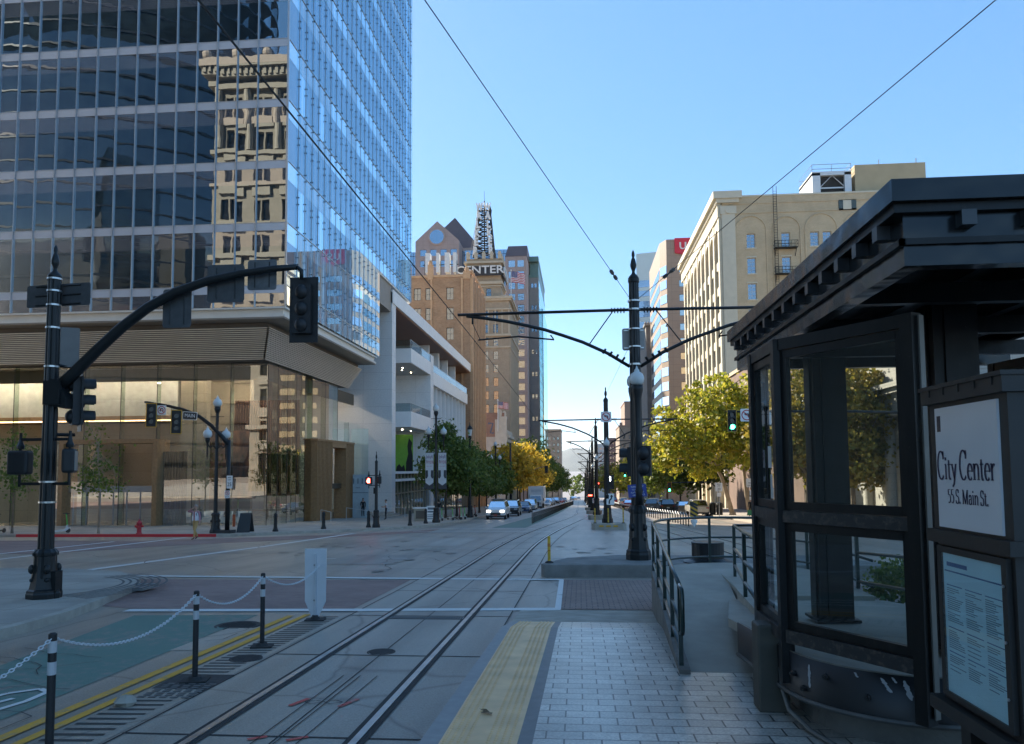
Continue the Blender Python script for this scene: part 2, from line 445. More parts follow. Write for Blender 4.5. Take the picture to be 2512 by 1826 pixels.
# ground: one sheet, falling with the street and then level to the horizon
g = MB(); xs = [-6000, -600, -80, -20, 0, 20, 80, 600, 6000]; ys = [-400, -40, 0, 20, 60, 120, 250, 450, 700, 2000, 9000]
base = 0
for j in range(len(ys) - 1):
    for i in range(len(xs) - 1):
        g.poly([(xs[i], ys[j], gz(ys[j])), (xs[i + 1], ys[j], gz(ys[j])), (xs[i + 1], ys[j + 1], gz(ys[j + 1])), (xs[i], ys[j + 1], gz(ys[j + 1]))])
g.struct('road', A_ROAD)
sheet([[(-9.3, 46), (-1.2, 46), (-1.2, 330), (-9.3, 330)]], 0.004, A_LIGHT, 'road_lane')

# tracks -------------------------------------------------------------
def xl(y):
    t = max(0.0, min(1.0, (y - 30) / 65.0)); t = t * t * (3 - 2 * t)
    return -2.78 + t * 3.15
def xr(y):
    t = max(0.0, min(1.0, (y - 30) / 65.0)); t = t * t * (3 - 2 * t)
    return 6.35 - t * 2.35
YS = [-8] + list(range(0, 30, 5)) + [30 + 2.5 * i for i in range(28)] + [110, 130, 160, 200, 250, 330, 450]
tc = MB()
for fx in (xl, xr):
    for a, b in zip(YS[:-1], YS[1:]):
        tc.poly([(fx(a) - 1.5, a, gz(a) + 0.008), (fx(a) + 1.5, a, gz(a) + 0.008), (fx(b) + 1.5, b, gz(b) + 0.008), (fx(b) - 1.5, b, gz(b) + 0.008)])
tc.struct('track_slab', CONC_TRACK)
jt = MB()
for fx in (xl, xr):
    for y in [3.6, 7.0, 10.6, 14.1, 17.8, 21.3, 24.8, 28.4, 32, 36, 40, 44, 48, 53, 58, 64, 70]:
        jt.poly([(fx(y) - 1.5, y, gz(y) + 0.012), (fx(y) + 1.5, y, gz(y) + 0.012), (fx(y) + 1.5, y + 0.035, gz(y) + 0.012), (fx(y) - 1.5, y + 0.035, gz(y) + 0.012)])
    for dx in (-1.48, 0.0, 1.48):
        for a, b in zip(YS[:18], YS[1:19]):
            w = 0.012 if dx else 0.008
            jt.poly([(fx(a) + dx - w, a, gz(a) + 0.013), (fx(a) + dx + w, a, gz(a) + 0.013), (fx(b) + dx + w, b, gz(b) + 0.013), (fx(b) + dx - w, b, gz(b) + 0.013)])
jt.struct('slab_joints', RAIL_DARK)
def rail_line(fx, dx, label):
    e = empty('rail', (fx(0) + dx, 0, 0), label, 'rail', 'tram rails sunk in the street')
    r = MB(); d = MB()
    for a, b in zip(YS[:-1], YS[1:]):
        xa, xb = fx(a) + dx, fx(b) + dx
        r.hexa([(xa - .036, a, gz(a) - .05), (xa + .036, a, gz(a) - .05), (xb + .036, b, gz(b) - .05), (xb - .036, b, gz(b) - .05),
                (xa - .036, a, gz(a) + .03), (xa + .036, a, gz(a) + .03), (xb + .036, b, gz(b) + .03), (xb - .036, b, gz(b) + .03)])
        d.poly([(xa - .10, a, gz(a) + .017), (xa + .10, a, gz(a) + .017), (xb + .10, b, gz(b) + .017), (xb - .10, b, gz(b) + .017)])
    r.build('rail_head', RAIL, e, True); d.build('rail_bed', RAIL_DARK, e, True)
rail_line(xl, -0.75, 'left steel rail of the near left tram track, outer rail by the chain posts')
rail_line(xl, 0.75, 'steel rail beside the platform edge with the yellow tactile strip')
rail_line(xr, -0.75, 'steel rail right of the tall black poles, inner rail of the far track')
rail_line(xr, 0.75, 'rightmost steel rail, next to the fence with white swag chains')

# kerbed pavements -----------------------------------------------------
def walk(poly, name, mat=CONC_WALK, h=0.15):
    MB().slab(poly, lambda x, y: gz(y) - 0.25, lambda x, y: gz(y) + h).struct(name, mat)
def kerb(pts, name, mat=CONC_KERB, w=0.16, h=0.154):
    mb = MB()
    for (x0, y0), (x1, y1) in zip(pts[:-1], pts[1:]):
        d = Vector((x1 - x0, y1 - y0)).normalized(); nx, ny = -d.y * w, d.x * w
        mb.slab([(x0 - nx * .15, y0 - ny * .15), (x1 - nx * .15, y1 - ny * .15), (x1 + nx, y1 + ny), (x0 + nx, y0 + ny)], lambda x, y: gz(y) - 0.1, lambda x, y: gz(y) + h)
    mb.struct(name, mat)
LK = [(-130, 40.6), (-31.5, 40.9), (-20.0, 41.2), (-18.2, 42.2), (-16.0, 45.2), (-14.0, 47.6), (-12.4, 49.5), (-11.0, 53), (-10.2, 58), (-9.9, 66), (-9.9, 200), (-9.9, 460)]
walk(LK + [(-130, 460)], 'far_left_pavement')
kerb(LK[1:3], 'red_kerb', RED_KERB)
kerb(LK[2:], 'far_left_kerb')
RK = [(130, 41.0), (22, 41.0), (17, 43), (14.2, 47.5), (13.3, 53), (13.3, 460)]
walk(RK + [(130, 460)], 'far_right_pavement')
kerb([(13.3, 460)] + [(13.3, 53), (14.2, 47.5), (17, 43), (22, 41.0)], 'far_right_kerb')
NK = [(-9.1, -8), (-9.05, 11.8), (-9.25, 13.4), (-9.75, 15.2), (-10.4, 17.4), (-11.4, 19.3), (-12.8, 20.6), (-14.9, 21.4), (-60, 21.8)]
walk(NK + [(-60, -8)], 'near_left_pavement')
kerb(NK[:4], 'near_left_kerb', h=0.155)
kerb(NK[4:], 'near_left_kerb', h=0.05)
NR = [(60, -20), (60, 16), (14, 16), (12.6, 14), (12.2, 0), (12.2, -20)]
walk(NR, 'near_right_pavement')
# tactile arcs at the near-left corner
ta = MB()
for k in range(7):
    R = 3.7 - 0.16 * k
    pts = [(-13.4 + R * cos(a), 16.6 + R * sin(a)) for a in [radians(q) for q in range(-25, 70, 6)]]
    strip(ta, pts, 0.055, 0.156)
ta.struct('ramp_grooves', M('groove', (0.1, 0.098, 0.095), 0.9))

# crossings, lane lines --------------------------------------------------
sheet([[(-12.0, 20.0), (-12.6, 20.4), (-9.9, 15.1), (-8.9, 14.75), (-4.45, 14.95), (-4.45, 20.1)], [(7.95, 15.1), (12.2, 15.1), (12.2, 20.1), (7.95, 20.1)]], 0.004, R_BRICK, 'brick_crossing')
sheet([[(-60, 37.2), (-22, 37.6), (-13.2, 43.8), (-10.4, 48.2), (-9.2, 50.5), (-9.2, 46.2), (-14.0, 39.0), (-18.5, 33.5), (-21, 28.6), (-60, 27.8)]], 0.0045, R_BRICK, 'brick_crossing')
ln = MB()
strip(ln, [(-12.9, 20.75), (-4.3, 20.4), (-0.45, 20.3)], 0.3, 0.016)
strip(ln, [(-8.8, 14.45), (-4.3, 14.75), (-0.4, 15.1)], 0.32, 0.016)
strip(ln, [(-0.45, 15.1), (-0.5, 20.2)], 0.12, 0.017)
strip(ln, [(-14.9, 22.0), (-13.9, 33.0), (-13.3, 44.8)], 0.32, 0.012)
strip(ln, [(-20.6, 24.0), (-21.3, 40.4)], 0.28, 0.012)
strip(ln, [(-22.6, 27.0), (-23.0, 36.6)], 0.22, 0.012)
strip(ln, [(8.0, 15.0), (12.2, 15.0)], 0.3, 0.012); strip(ln, [(8.0, 20.3), (12.2, 20.3)], 0.3, 0.012)
for x, y in [(-1.1, 27.2), (0.4, 27.3), (1.9, 27.4), (-1.0, 31.5), (0.6, 31.6), (-7, 27), (-9.5, 26.8), (8.6, 30), (10.6, 30)]:
    strip(ln, [(x, y), (x + 0.9, y)], 0.12, 0.014)
strip(ln, [(-10.0, 51.5), (-1.6, 51.9)], 0.28, 0.014)
strip(ln, [(-10.2, 46.8), (-1.8, 47.2)], 0.22, 0.014)
strip(ln, [(7.4, 53.0), (13.1, 53.0)], 0.3, 0.012); strip(ln, [(7.4, 47.6), (13.3, 47.6)], 0.3, 0.012)
# bicycle emblem on the green lane
strip(ln, [(-6.75, 6.6), (-6.62, 7.7), (-6.42, 8.3), (-6.2, 8.52), (-6.02, 8.4), (-5.98, 8.0), (-6.1, 7.3), (-6.2, 6.6)], 0.075, 0.016); strip(ln, [(-6.5, 6.6), (-6.35, 7.6), (-6.2, 8.1)], 0.075, 0.0165)
ln.struct('road_markings', W_PAINT)
yl = MB()
strip(yl, [(-5.03, -6), (-5.03, 6.6), (-5.08, 14.2)], 0.11, 0.014); strip(yl, [(-5.3, -6), (-5.3, 6.6), (-5.34, 14.0)], 0.13, 0.014)
yl.struct('yellow_lines', Y_PAINT)
sheet([[(-7.75, 0), (-7.6, 9.6), (-8.3, 13.9), (-6.0, 14.1), (-5.75, 7.5), (-5.75, 0)], [(-6.0, 52.5), (-3.7, 52.6), (-2.6, 90), (-1.6, 180), (-3.2, 180), (-4.4, 90)]], 0.006, G_PAINT, 'green_cycle_lane')
sheet([[(-4.98, -6), (-4.32, -6), (-4.32, 14.3), (-4.98, 14.3)]], 0.005, CONC_TRACK, 'rumble_strip')
gr = MB()
y = 3.0
while y < 14.0:
    if not (8.15 < y < 9.4): gr.poly([(-4.92 + .05 * (y % .3), y, gz(y) + .009), (-4.42, y + .03, gz(y) + .009), (-4.42, y + .075, gz(y) + .009), (-4.92 + .05 * (y % .3), y + .055, gz(y) + .009)])
    y += 0.17
gr.struct('rumble_grooves', OILY)
# worn patches, stains and cracks in the carriageway
rndp = random.Random(21)
mp_ = {0: MB(), 1: MB(), 2: MB()}
for x0_, y0_, w_, l_, k in ((-8.6, 24.5, 2.6, 4.2, 0), (-6.9, 33.6, 1.6, 6.5, 1), (-15.5, 29, 4.2, 1.6, 0), (2.2, 30.5, 2.4, 3.6, 1), (-11.6, 36.5, 2.2, 3.0, 1), (8.6, 34.6, 2.8, 1.5, 0), (-3.7, 42.5, 1.5, 3.4, 0), (-8.3, 1.5, 1.2, 3.2, 0), (-5.9, 10.8, .5, 1.9, 1), (9.8, 24.4, 1.6, 3.8, 1), (-18.6, 25.2, 2.4, 1.8, 1), (-7.2, 64, 1.8, 6, 0), (-8.6, 78, 1.2, 9, 1), (10.2, 60, 1.6, 8, 0)):
    mp_[k].poly([(x0_ + rndp.uniform(-.06, .06), y0_, gz(y0_) + .0062), (x0_ + w_, y0_ + rndp.uniform(-.1, .1), gz(y0_) + .0062), (x0_ + w_ + rndp.uniform(-.1, .1), y0_ + l_, gz(y0_ + l_) + .0062), (x0_, y0_ + l_ + rndp.uniform(-.1, .1), gz(y0_ + l_) + .0062)])
mp_[0].struct('road_repair', asphalt('asphalt_repair', (0.27, 0.24, 0.205), cracks=False)); mp_[1].struct('road_repair', asphalt('asphalt_repair_pale', (0.38, 0.335, 0.28), cracks=False))
for _ in range(34):
    a = rndp.uniform(-pi, pi); x, y = rndp.uniform(-17, 11), rndp.uniform(22, 46); pts = [(x, y)]
    if y < 25.5 and x > -1.5: continue
    for _ in range(rndp.randint(4, 11)):
        a += rndp.uniform(-.55, .55); x += .5 * cos(a); y += .5 * sin(a); pts.append((x, y))
    strip(mp_[2], pts, rndp.uniform(.012, .025), .0205)
for _ in range(10):
    x, y = rndp.uniform(-8.5, -5.6), rndp.uniform(5, 13); a = rndp.uniform(-.7, .7); pts = [(x, y)]
    for _ in range(6): a += rndp.uniform(-.5, .5); x += .28 * cos(a); y += .28 * sin(a); pts.append((max(-8.8, min(-5.5, x)), y))
    strip(mp_[2], pts, .014, .0195)
mp_[2].struct('road_cracks', OILY)
st_ = MB()
for _ in range(46):
    x, y, r = rndp.choice(((-7.2, 30), (-10.5, 33), (.3, 30), (10.3, 31)))[0:2] + (rndp.uniform(.05, .22),); x += rndp.gauss(0, .9); y += rndp.gauss(0, 3.2 if y > 20 else 1.8)
    if x > -1.4 and y < 14.5:
        if not (-.25 < x < 1.2 and 6 < y < 11): continue
        r *= .35; zz = .2535 - 0.0
    else: zz = .0215
    if y < 14.9 and -6.1 < x < -4.2: continue
    st_.poly([(x + r * (1 + .3 * sin(3 * q)) * cos(q), y + 1.5 * r * sin(q), gz(y + 1.5 * r * sin(q)) + zz) for q in [2 * pi * k / 11 for k in range(11)]])
st_.struct('road_stains', M('oil_stain', (.22, .195, .165), .5, 0, .3, 5))
# survey marks in red paint, and saw cuts around them
sv = MB()
for a, b in (((-3.06, 8.02), (-2.96, 8.32)), ((-2.53, 8.02), (-2.42, 8.34)), ((-2.66, 6.9), (-2.5, 7.02)), ((-3.02, 6.9), (-2.88, 7.0))): strip(sv, [a, b], 0.06, 0.018)
sv.struct('survey_marks', paint('survey_paint', (0.62, 0.1, 0.08), (0.33, 0.28, 0.24), 0.47))
sw = MB()
strip(sw, [(-2.95, 8.17), (-2.86, 8.25), (-2.76, 8.2), (-2.66, 8.12), (-2.55, 8.2)], 0.012, 0.018); strip(sw, [(-2.95, 8.17), (-2.86, 8.1), (-2.76, 8.2), (-2.64, 8.27), (-2.55, 8.2)], 0.012, 0.018)
for dx in (-0.2, 0.0, 0.2): strip(sw, [(-2.75 + dx, 6.0), (-2.7 + dx * 1.05, 9.4)], 0.012, 0.018)
sw.struct('saw_cuts', RAIL_DARK)
# small patches of newer concrete
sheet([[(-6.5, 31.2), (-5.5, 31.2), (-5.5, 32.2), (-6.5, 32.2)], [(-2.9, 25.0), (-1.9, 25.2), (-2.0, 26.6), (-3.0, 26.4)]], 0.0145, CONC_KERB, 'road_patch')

# platform -----------------------------------------------------------------
def ph(y): return 0.25 if y < 11.6 else max(0.02, 0.25 - (y - 11.6) * 0.1)
def plat(polys, dh, mat, name, y0=-6, y1=13.6):
    mb = MB(); cuts = [-6, 0, 4, 8, 11.6, 13.6, 14.6]
    for x00, x01, x10, x11 in polys:             # x at y=6 and at y=13
        for a, b in zip(cuts[:-1], cuts[1:]):
            if a >= y1: continue
            b = min(b, y1)
            fx0 = lambda y: x00 + (x10 - x00) * (y - 6.15) / 6.85; fx1 = lambda y: x01 + (x11 - x01) * (y - 6.15) / 6.85
            mb.hexa([(fx0(a), a, gz(a) - .1), (fx1(a), a, gz(a) - .1), (fx1(b), b, gz(b) - .1), (fx0(b), b, gz(b) - .1),
                     (fx0(a), a, gz(a) + ph(a) + dh), (fx1(a), a, gz(a) + ph(a) + dh), (fx1(b), b, gz(b) + ph(b) + dh), (fx0(b), b, gz(b) + ph(b) + dh)])
    return mb.struct(name, mat)
plat([(-1.30, -1.14, -1.16, -1.03)], 0.0, M('edge_granite', (0.28, 0.28, 0.275), 0.5, 0, 0.15, 9), 'platform_edge', y1=12.95)
plat([(-1.14, -0.52, -1.03, -0.43)], 0.0, TACT, 'tactile_strip', y1=12.95)
plat([(-0.52, -0.40, -0.43, -0.33)], 0.0, DARK_STONE, 'platform_border', y1=12.95)
plat([(-0.40, 10.0, -0.33, 10.0)], 0.0, GRANITE, 'platform', y1=12.9)
plat([(-1.30, 10.0, -1.16, 10.0)], 0.0, CONC, 'platform_end', y1=13.5) if False else None
pe = MB()
for (a, b) in ((12.95, 15.0),):
    pe.hexa([(-1.16, a, gz(a) - .2), (9.6, a, gz(a) - .2), (9.6, b, gz(b) - .2), (-1.16, b, gz(b) - .2), (-1.16, a, gz(a) + ph(a) - .004), (9.6, a, gz(a) + ph(a) - .004), (9.6, b, gz(b) + .01), (-1.16, b, gz(b) + .01)])
pe.struct('platform_end', CONC_KERB)
sheet([[(-0.5, 15.1), (8.0, 15.1), (8.0, 20.3), (-0.55, 20.3)]], 0.01, PAVER_BRICK, 'brick_paving')
dm = MB(); dm.smooth = True
y = 3.2
while y < 12.9:
    for k in range(10):
        if k in (4, 5) : continue
        t = (y - 6.15) / 6.85
        x = -1.105 + 0.058 * k + (0.06 if k > 5 else 0) * 0 + t * 0.1
        z = gz(y) + ph(y)
        r = 0.017; b = len(dm.v)
        for (q, h) in ((r, 0.0), (r * .55, 0.010)):
            dm.v.extend([(x + q * cos(a * pi / 3), y + q * sin(a * pi / 3), z + h) for a in range(6)])
        for a in range(6):
            c = (a + 1) % 6; dm.face([b + a, b + c, b + 6 + c, b + 6 + a])
        dm.face([b + 6 + a for a in range(6)])
    y += 0.058
dm.struct('tactile_domes', TACT)
# air over the whole valley: closed box, the sky is the world outside it
hz = MB(); hz.box(-6100, 6100, -450, 12400, -28, 420)
m, nt, b = node_mat('haze_air'); nt.nodes.remove(b)
pv = nt.nodes.new('ShaderNodeVolumePrincipled'); pv.inputs['Color'].default_value = (.80, .88, 1.0, 1); pv.inputs['Density'].default_value = 3.6e-5; pv.inputs['Anisotropy'].default_value = .2
nt.links.new(pv.outputs[0], nt.nodes['Material Output'].inputs['Volume'])
ho = hz.thing('haze', m, 'thin pale air that fades the far hills', 'haze', kind='stuff'); ho.visible_shadow = True
# hills ----------------------------------------------------------------------
hl = MB(); n = 90; rs = []
for k, (yy, amp) in enumerate(((8300, 0), (9200, 0.55), (10400, 1.0), (11800, 0.7))):
    row = []
    for i in range(n):
        x = -5500 + 11000 * i / (n - 1)
        h = 150 + 120 * sin(x * 0.0011 + 2.3) + 60 * sin(x * 0.0031 + 1) + 30 * sin(x * 0.009 + k)
        h = max(40, h)
        row.append((x, yy + 120 * sin(i * 1.7), -25 + h * amp))
    rs.append(row)
hl.smooth = True; hl.rings(rs, False, False, closed=False); hl.struct('hills', M('hill_scrub', (0.12, 0.13, 0.10), 0.9, 0, 0.3, 0.002))
# ================================================================== buildings
WHITE_METAL = M('white_metal', (0.62, 0.63, 0.63), 0.45, 0.2, 0.05, 2)
GREY_METAL = M('grey_metal', (0.30, 0.31, 0.32), 0.4, 0.6, 0.08, 3)
MULLION = M('mullion_aluminium', (0.55, 0.58, 0.60), 0.35, 0.7, 0.06, 3)
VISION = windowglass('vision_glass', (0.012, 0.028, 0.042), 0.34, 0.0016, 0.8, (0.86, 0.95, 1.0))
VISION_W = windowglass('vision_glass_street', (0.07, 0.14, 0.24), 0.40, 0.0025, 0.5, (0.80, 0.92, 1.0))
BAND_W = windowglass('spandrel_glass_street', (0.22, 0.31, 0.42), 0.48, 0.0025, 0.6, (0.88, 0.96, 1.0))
SOFFIT = M('soffit_panel', (0.27, 0.245, 0.21), 0.55, 0.1, 0.08, 1)
BLACK_CLIP = M('black_clip', (0.012, 0.012, 0.014), 0.5)
def striped(name):
    m, nt, b = node_mat(name)
    s = nt.nodes.new('ShaderNodeSeparateXYZ'); nt.links.new(objco(nt), s.inputs[0])
    w = mth(nt, 'FRACT', mth(nt, 'MULTIPLY', s.outputs[2], 7.5))
    c = ramp(nt, w, [(0.45, (0.06, 0.068, 0.085)), (0.62, (0.14, 0.152, 0.185))])
    nt.links.new(c, b.inputs['Base Color']); b.inputs['Roughness'].default_value = 0.5
    g = nt.nodes.new('ShaderNodeBsdfGlossy'); g.inputs['Roughness'].default_value = 0.0
    bp = nt.nodes.new('ShaderNodeBump'); bp.inputs['Distance'].default_value = 0.003; bp.inputs['Strength'].default_value = 1
    nt.links.new(noise(nt, objco(nt), 0.8, 1.5), bp.inputs['Height']); nt.links.new(bp.outputs['Normal'], g.inputs['Normal'])
    mx = nt.nodes.new('ShaderNodeMixShader'); mx.inputs[0].default_value = 0.45
    nt.links.new(b.outputs[0], mx.inputs[1]); nt.links.new(g.outputs[0], mx.inputs[2])
    nt.links.new(mx.outputs[0], nt.nodes['Material Output'].inputs['Surface'])
    MATS[name] = m; return m
STRIPED = striped('ribbed_spandrel')
FIN = clearglass('fin_glass', (0.86, 0.94, 0.97), 0.12)

# ---- glass office tower ------------------------------------------------
TX, TY = -19.0, 48.15
tower = empty('office_tower', (-40, 66, gz(66)), 'tall glass office tower with blue street side and reflecting front above a louvred lobby', 'tower')
LV = [14.4 + 4.18 * k for k in range(12)]
ZT = LV[-1]
bays = [-19.0, -21.05] + [-21.05 - 1.415 * k for k in range(1, 31)]       # mullion lines along the front
wl = [48.15, 50.15] + [50.15 + 1.36 * k for k in range(1, 27)]               # and along the street side
core = MB()
core.box(-64, TX - .12, TY + .12, 71.0, 12.96, 21.4); core.box(-64, TX - .12, TY + .12, 85.3, 21.4, 118)
core.build('structure_core', SOFFIT, tower, True)
# front: panes one by one
vis = {}
def npane(k, z0, z1):
    x1, x0 = bays[k], bays[k + 1]
    key = (round(x1 - x0, 3), round(z1 - z0, 3))
    if key not in vis:
        mb = MB(); w, h = key; mb.poly([(0, 0, 0), (w, 0, 0), (w, 0, h), (0, 0, h)]); vis[key] = mb.mesh(VISION, name='window_pane')
    o = inst('window', vis[key], tower, relw(tower, (x0, TY - .01, z0)))
    o.rotation_euler = (random.uniform(-.003, .003), 0, random.uniform(-.004, .004))
npanes = 0
rest = MB(); band = MB(); mul = MB(); fins = MB(); clips = MB(); visw = MB()
for j, L in enumerate(LV):
    spw = MB(); spn = MB()
    lo = L - 4.18 if j else 12.96
    for k in range(len(bays) - 1):
        x1, x0 = bays[k], bays[k + 1]
        if j:
            if npanes < 96 and 1 <= j <= 6 and k < 16: npane(k, lo, L - 1.6); npanes += 1
            else: rest.poly([(x0, TY - .01, lo), (x1, TY - .01, lo), (x1, TY - .01, L - 1.6), (x0, TY - .01, L - 1.6)])
        spn.poly([(x0, TY - .012, max(lo, L - 1.6)), (x1, TY - .012, max(lo, L - 1.6)), (x1, TY - .012, L - .55), (x0, TY - .012, L - .55)])
    band.box(-64, TX - .02, TY - .03, TY + .05, L - .55, L - .04)
    mul.box(-64, TX - .02, TY - .05, TY + .05, L - .035, L + .0)
    # street side
    for a, b in zip(wl[:-1], wl[1:]):
        if L <= 18.6 and a > 70.8: continue
        if L > 18.6 and L < 23 and a > 70.8: lo2 = 21.4
        else: lo2 = lo
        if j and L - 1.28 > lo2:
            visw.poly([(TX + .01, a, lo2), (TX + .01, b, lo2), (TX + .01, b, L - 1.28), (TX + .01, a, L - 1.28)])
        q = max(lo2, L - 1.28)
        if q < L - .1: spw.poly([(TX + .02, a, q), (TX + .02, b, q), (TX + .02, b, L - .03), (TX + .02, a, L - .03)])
    ye = 85.2 if L > 19 else 71.0
    mul.box(TX - .05, TX + .06, TY, ye, L - .035, L + .005)
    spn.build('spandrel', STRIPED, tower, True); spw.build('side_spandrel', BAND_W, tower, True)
for k, x in enumerate(bays[1:]):
    mul.box(x - .022, x + .022, TY - .13, TY - .013, 12.96, ZT)
for k, y in enumerate(wl[1:]):
    zb = 12.9 if y < 71.1 else 21.35
    fins.box(TX + .03, TX + .2, y - .012, y + .012, zb, ZT)
    mul.box(TX + .012, TX + .05, y - .025, y + .025, zb, ZT)
    for L in LV:
        for dz in (-.24, .24, -2.34, -1.86):
            z = L + dz
            if z < zb + .2: continue
            clips.box(TX + .03, TX + .12, y - .03, y + .03, z - .035, z + .035)
mul.box(TX - .05, TX + .07, TY - .06, TY + .05, 12.96, ZT)
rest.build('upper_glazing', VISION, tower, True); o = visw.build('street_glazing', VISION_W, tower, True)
band.build('floor_band', M('floor_band', (0.55, 0.58, 0.63), 0.25, 0.0, 0.05, 1), tower, True)
mul.build('mullion_grid', MULLION, tower, True); fins.build('glass_fins', FIN, tower, True); clips.build('fin_clips', BLACK_CLIP, tower, True)
up = MB(); up.box(-64, TX, TY, 85.4, ZT, 118); up.build('upper_storeys', VISION, tower, True)
sf = MB()
sf.box(-64, TX + .02, TY - .02, 71.1, 12.84, 12.95); sf.box(-64, TX - .2, TY + .22, 70.8, 12.44, 12.84); sf.box(-64, TX - .05, TY + .06, 71.0, 12.3, 12.44)
sf.box(-30, TX + .02, 71.1, 85.4, 21.2, 21.38)
sf.build('sill_trim', M('trim_cream', (0.72, 0.69, 0.62), 0.5, 0.1, 0.06, 1), tower, True)
sf = MB(); sf.box(-40, TX - .12, 71.15, 76.9, 18.5, 21.2); sf.build('dark_return', SOFFIT, tower, True)
so = MB(); so.box(-64, TX - .1, TY + .1, 71.0, 12.2, 12.3); so.build('soffit', SOFFIT, tower, True)
lo = MB(); N = 17
for k in range(N):
    t = (k + .5) / N; xc = -20.5 - 1.5 * t; yc = 49.3 + 2.9 * t; z = 11.85 - 1.78 * t
    lo.box(-64, xc, yc - .06, yc + .12, z - .03, z + .025); lo.box(xc - .12, xc + .06, yc - .06, 71.2 + 0.6 * t, z - .03, z + .025)
lo.build('louvre_band', M('louvre_aluminium', (0.74, 0.69, 0.61), 0.45, 0.4, 0.06, 2), tower, True)
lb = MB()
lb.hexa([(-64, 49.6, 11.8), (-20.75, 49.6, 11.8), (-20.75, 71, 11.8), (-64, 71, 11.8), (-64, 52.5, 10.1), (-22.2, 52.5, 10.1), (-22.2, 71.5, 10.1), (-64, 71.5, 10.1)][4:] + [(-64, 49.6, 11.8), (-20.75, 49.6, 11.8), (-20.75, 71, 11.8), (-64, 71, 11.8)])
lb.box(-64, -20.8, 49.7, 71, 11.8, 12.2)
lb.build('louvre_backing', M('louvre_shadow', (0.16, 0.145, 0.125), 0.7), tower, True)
# lobby -----------------------------------------------------------------
GX, GY = -22.3, 53.5
LGL = clearglass('lobby_glass', (0.90, 0.95, 0.92), 0.34, 0.002, 0.5)
TRAV = brickmat('travertine', (0.36, 0.30, 0.215), (0.40, 0.335, 0.245), (0.27, 0.22, 0.16), 2.4, 1.5, 0.012, 0.5, dirt=0.15, bstr=0.2, offset=0.0)
WOOD = M('oak_slat', (0.34, 0.19, 0.085), 0.5, 0, 0.25, 5)
DKWOOD = M('walnut_slat', (0.12, 0.055, 0.03), 0.5, 0, 0.3, 5)
zg = lambda y: gz(y) + .15
gm = MB()
def zb(x, y): return zg(y) - .1
gl = MB()
xs = [-64 + 2.78 * k for k in range(16)]; xs = [x for x in xs if x < GX - 1] + [GX]
for a, b in zip(xs[:-1], xs[1:]):
    if -37.4 < (a + b) / 2 < -30.3: gl.poly([(a, GY, 4.5), (b, GY, 4.5), (b, GY, 10.1), (a, GY, 10.1)])
    else: gl.poly([(a, GY, zb(a, GY)), (b, GY, zb(b, GY)), (b, GY, 10.1), (a, GY, 10.1)])
ysl = [GY, 55.4, 57.3, 59.2, 61.1, 62.8, 66.2, 69.6, 73.0, 76.9]
for a, b in zip(ysl[:-1], ysl[1:]):
    z0 = 4.9 if 62.7 < a < 72.9 else zb(GX, b) - .3
    gl.poly([(GX, a, z0), (GX, b, z0), (GX, b, 10.1 if b < 71 else 6.9), (GX, a, 10.1 if b < 71 else 6.9)])
gl.build('lobby_glazing', LGL, tower, True)
RIBG = clearglass('rib_glass', (0.75, 0.82, 0.76), 0.1)
for x in xs[:-1]:
    gf = MB(); gf.box(x - .012, x + .012, GY + .02, GY + .5, zb(x, GY), 10.1); gf.build('glass_rib', RIBG, tower, True)
for y in ysl[1:-1]:
    gf = MB(); gf.box(GX - .45, GX - .02, y - .012, y + .012, 4.9 if 62.7 < y < 73.1 else zb(GX, y), 10.1 if y < 71 else 6.9); gf.build('glass_rib', RIBG, tower, True)
gj = MB()
for x in xs: gj.box(x - .022, x + .022, GY - .012, GY + .012, zb(x, GY), 10.1)
for y in ysl[:-1]: gj.box(GX - .012, GX + .012, y - .018, y + .018, 4.9 if 62.7 < y < 73.1 else zb(GX, y), 10.1 if y < 71 else 6.9)
gj.box(-64, GX, GY - .03, GY + .05, 10.05, 10.14)
gj.build('glazing_joints', M('gasket', (0.02, 0.02, 0.02), 0.6), tower, True)
inn = MB()
inn.box(-64, -23.0, GY + .3, 76.5, zg(66) - .25, zg(54) + .02)          # floor
inn.build('lobby_floor', M('lobby_stone', (0.3, 0.27, 0.22), 0.25, 0, 0.1, 1), tower, True)
iw = MB(); iw.box(-64, -27.0, 61.5, 61.9, zg(60), 10.2); iw.box(-50, -38, 57.0, 61.5, zg(60), 4.4); iw.box(-31.0, -28.9, 57.5, 58.2, zg(58), 10.1)
iw.build('stone_wall', TRAV, tower, True)
cl = MB(); cl.box(-64, -24.0, 55.5, 76, 9.9, 10.1); cl.build('lobby_ceiling', M('ceiling_white', (0.6, 0.57, 0.5), 0.7), tower, True)
mz = MB(); mz.box(-64, -31.2, 57.4, 61.4, 6.6, 9.88); mz.build('mezzanine', M('mezz_white', (0.6, 0.58, 0.52), 0.6), tower, True)
ms = MB(); ms.box(-64, -31.2, 57.1, 61.4, 6.3, 6.6); ms.build('mezzanine_soffit', WOOD, tower, True)
wd = MB()
for k in range(26): wd.box(-28.0 + .21 * k, -27.9 + .21 * k, 60.6, 60.95, zg(60) + 2.2, 8.0)
wd.box(-28.2, -22.9, 60.95, 61.2, zg(60) + 2.2, 8.0); wd.box(-28.2, -22.9, 60.5, 60.6, 3.6, 3.75); wd.box(-28.2, -22.9, 60.5, 60.6, zg(60) + 2.1, zg(60) + 2.4)
wd.build('slatted_screen', DKWOOD, tower, True)
ar = MB(); ar.box(-29.7, -25.2, 58.25, 58.4, .1, 5.4)
m, nt, b = node_mat('art_panel'); co = objco(nt)
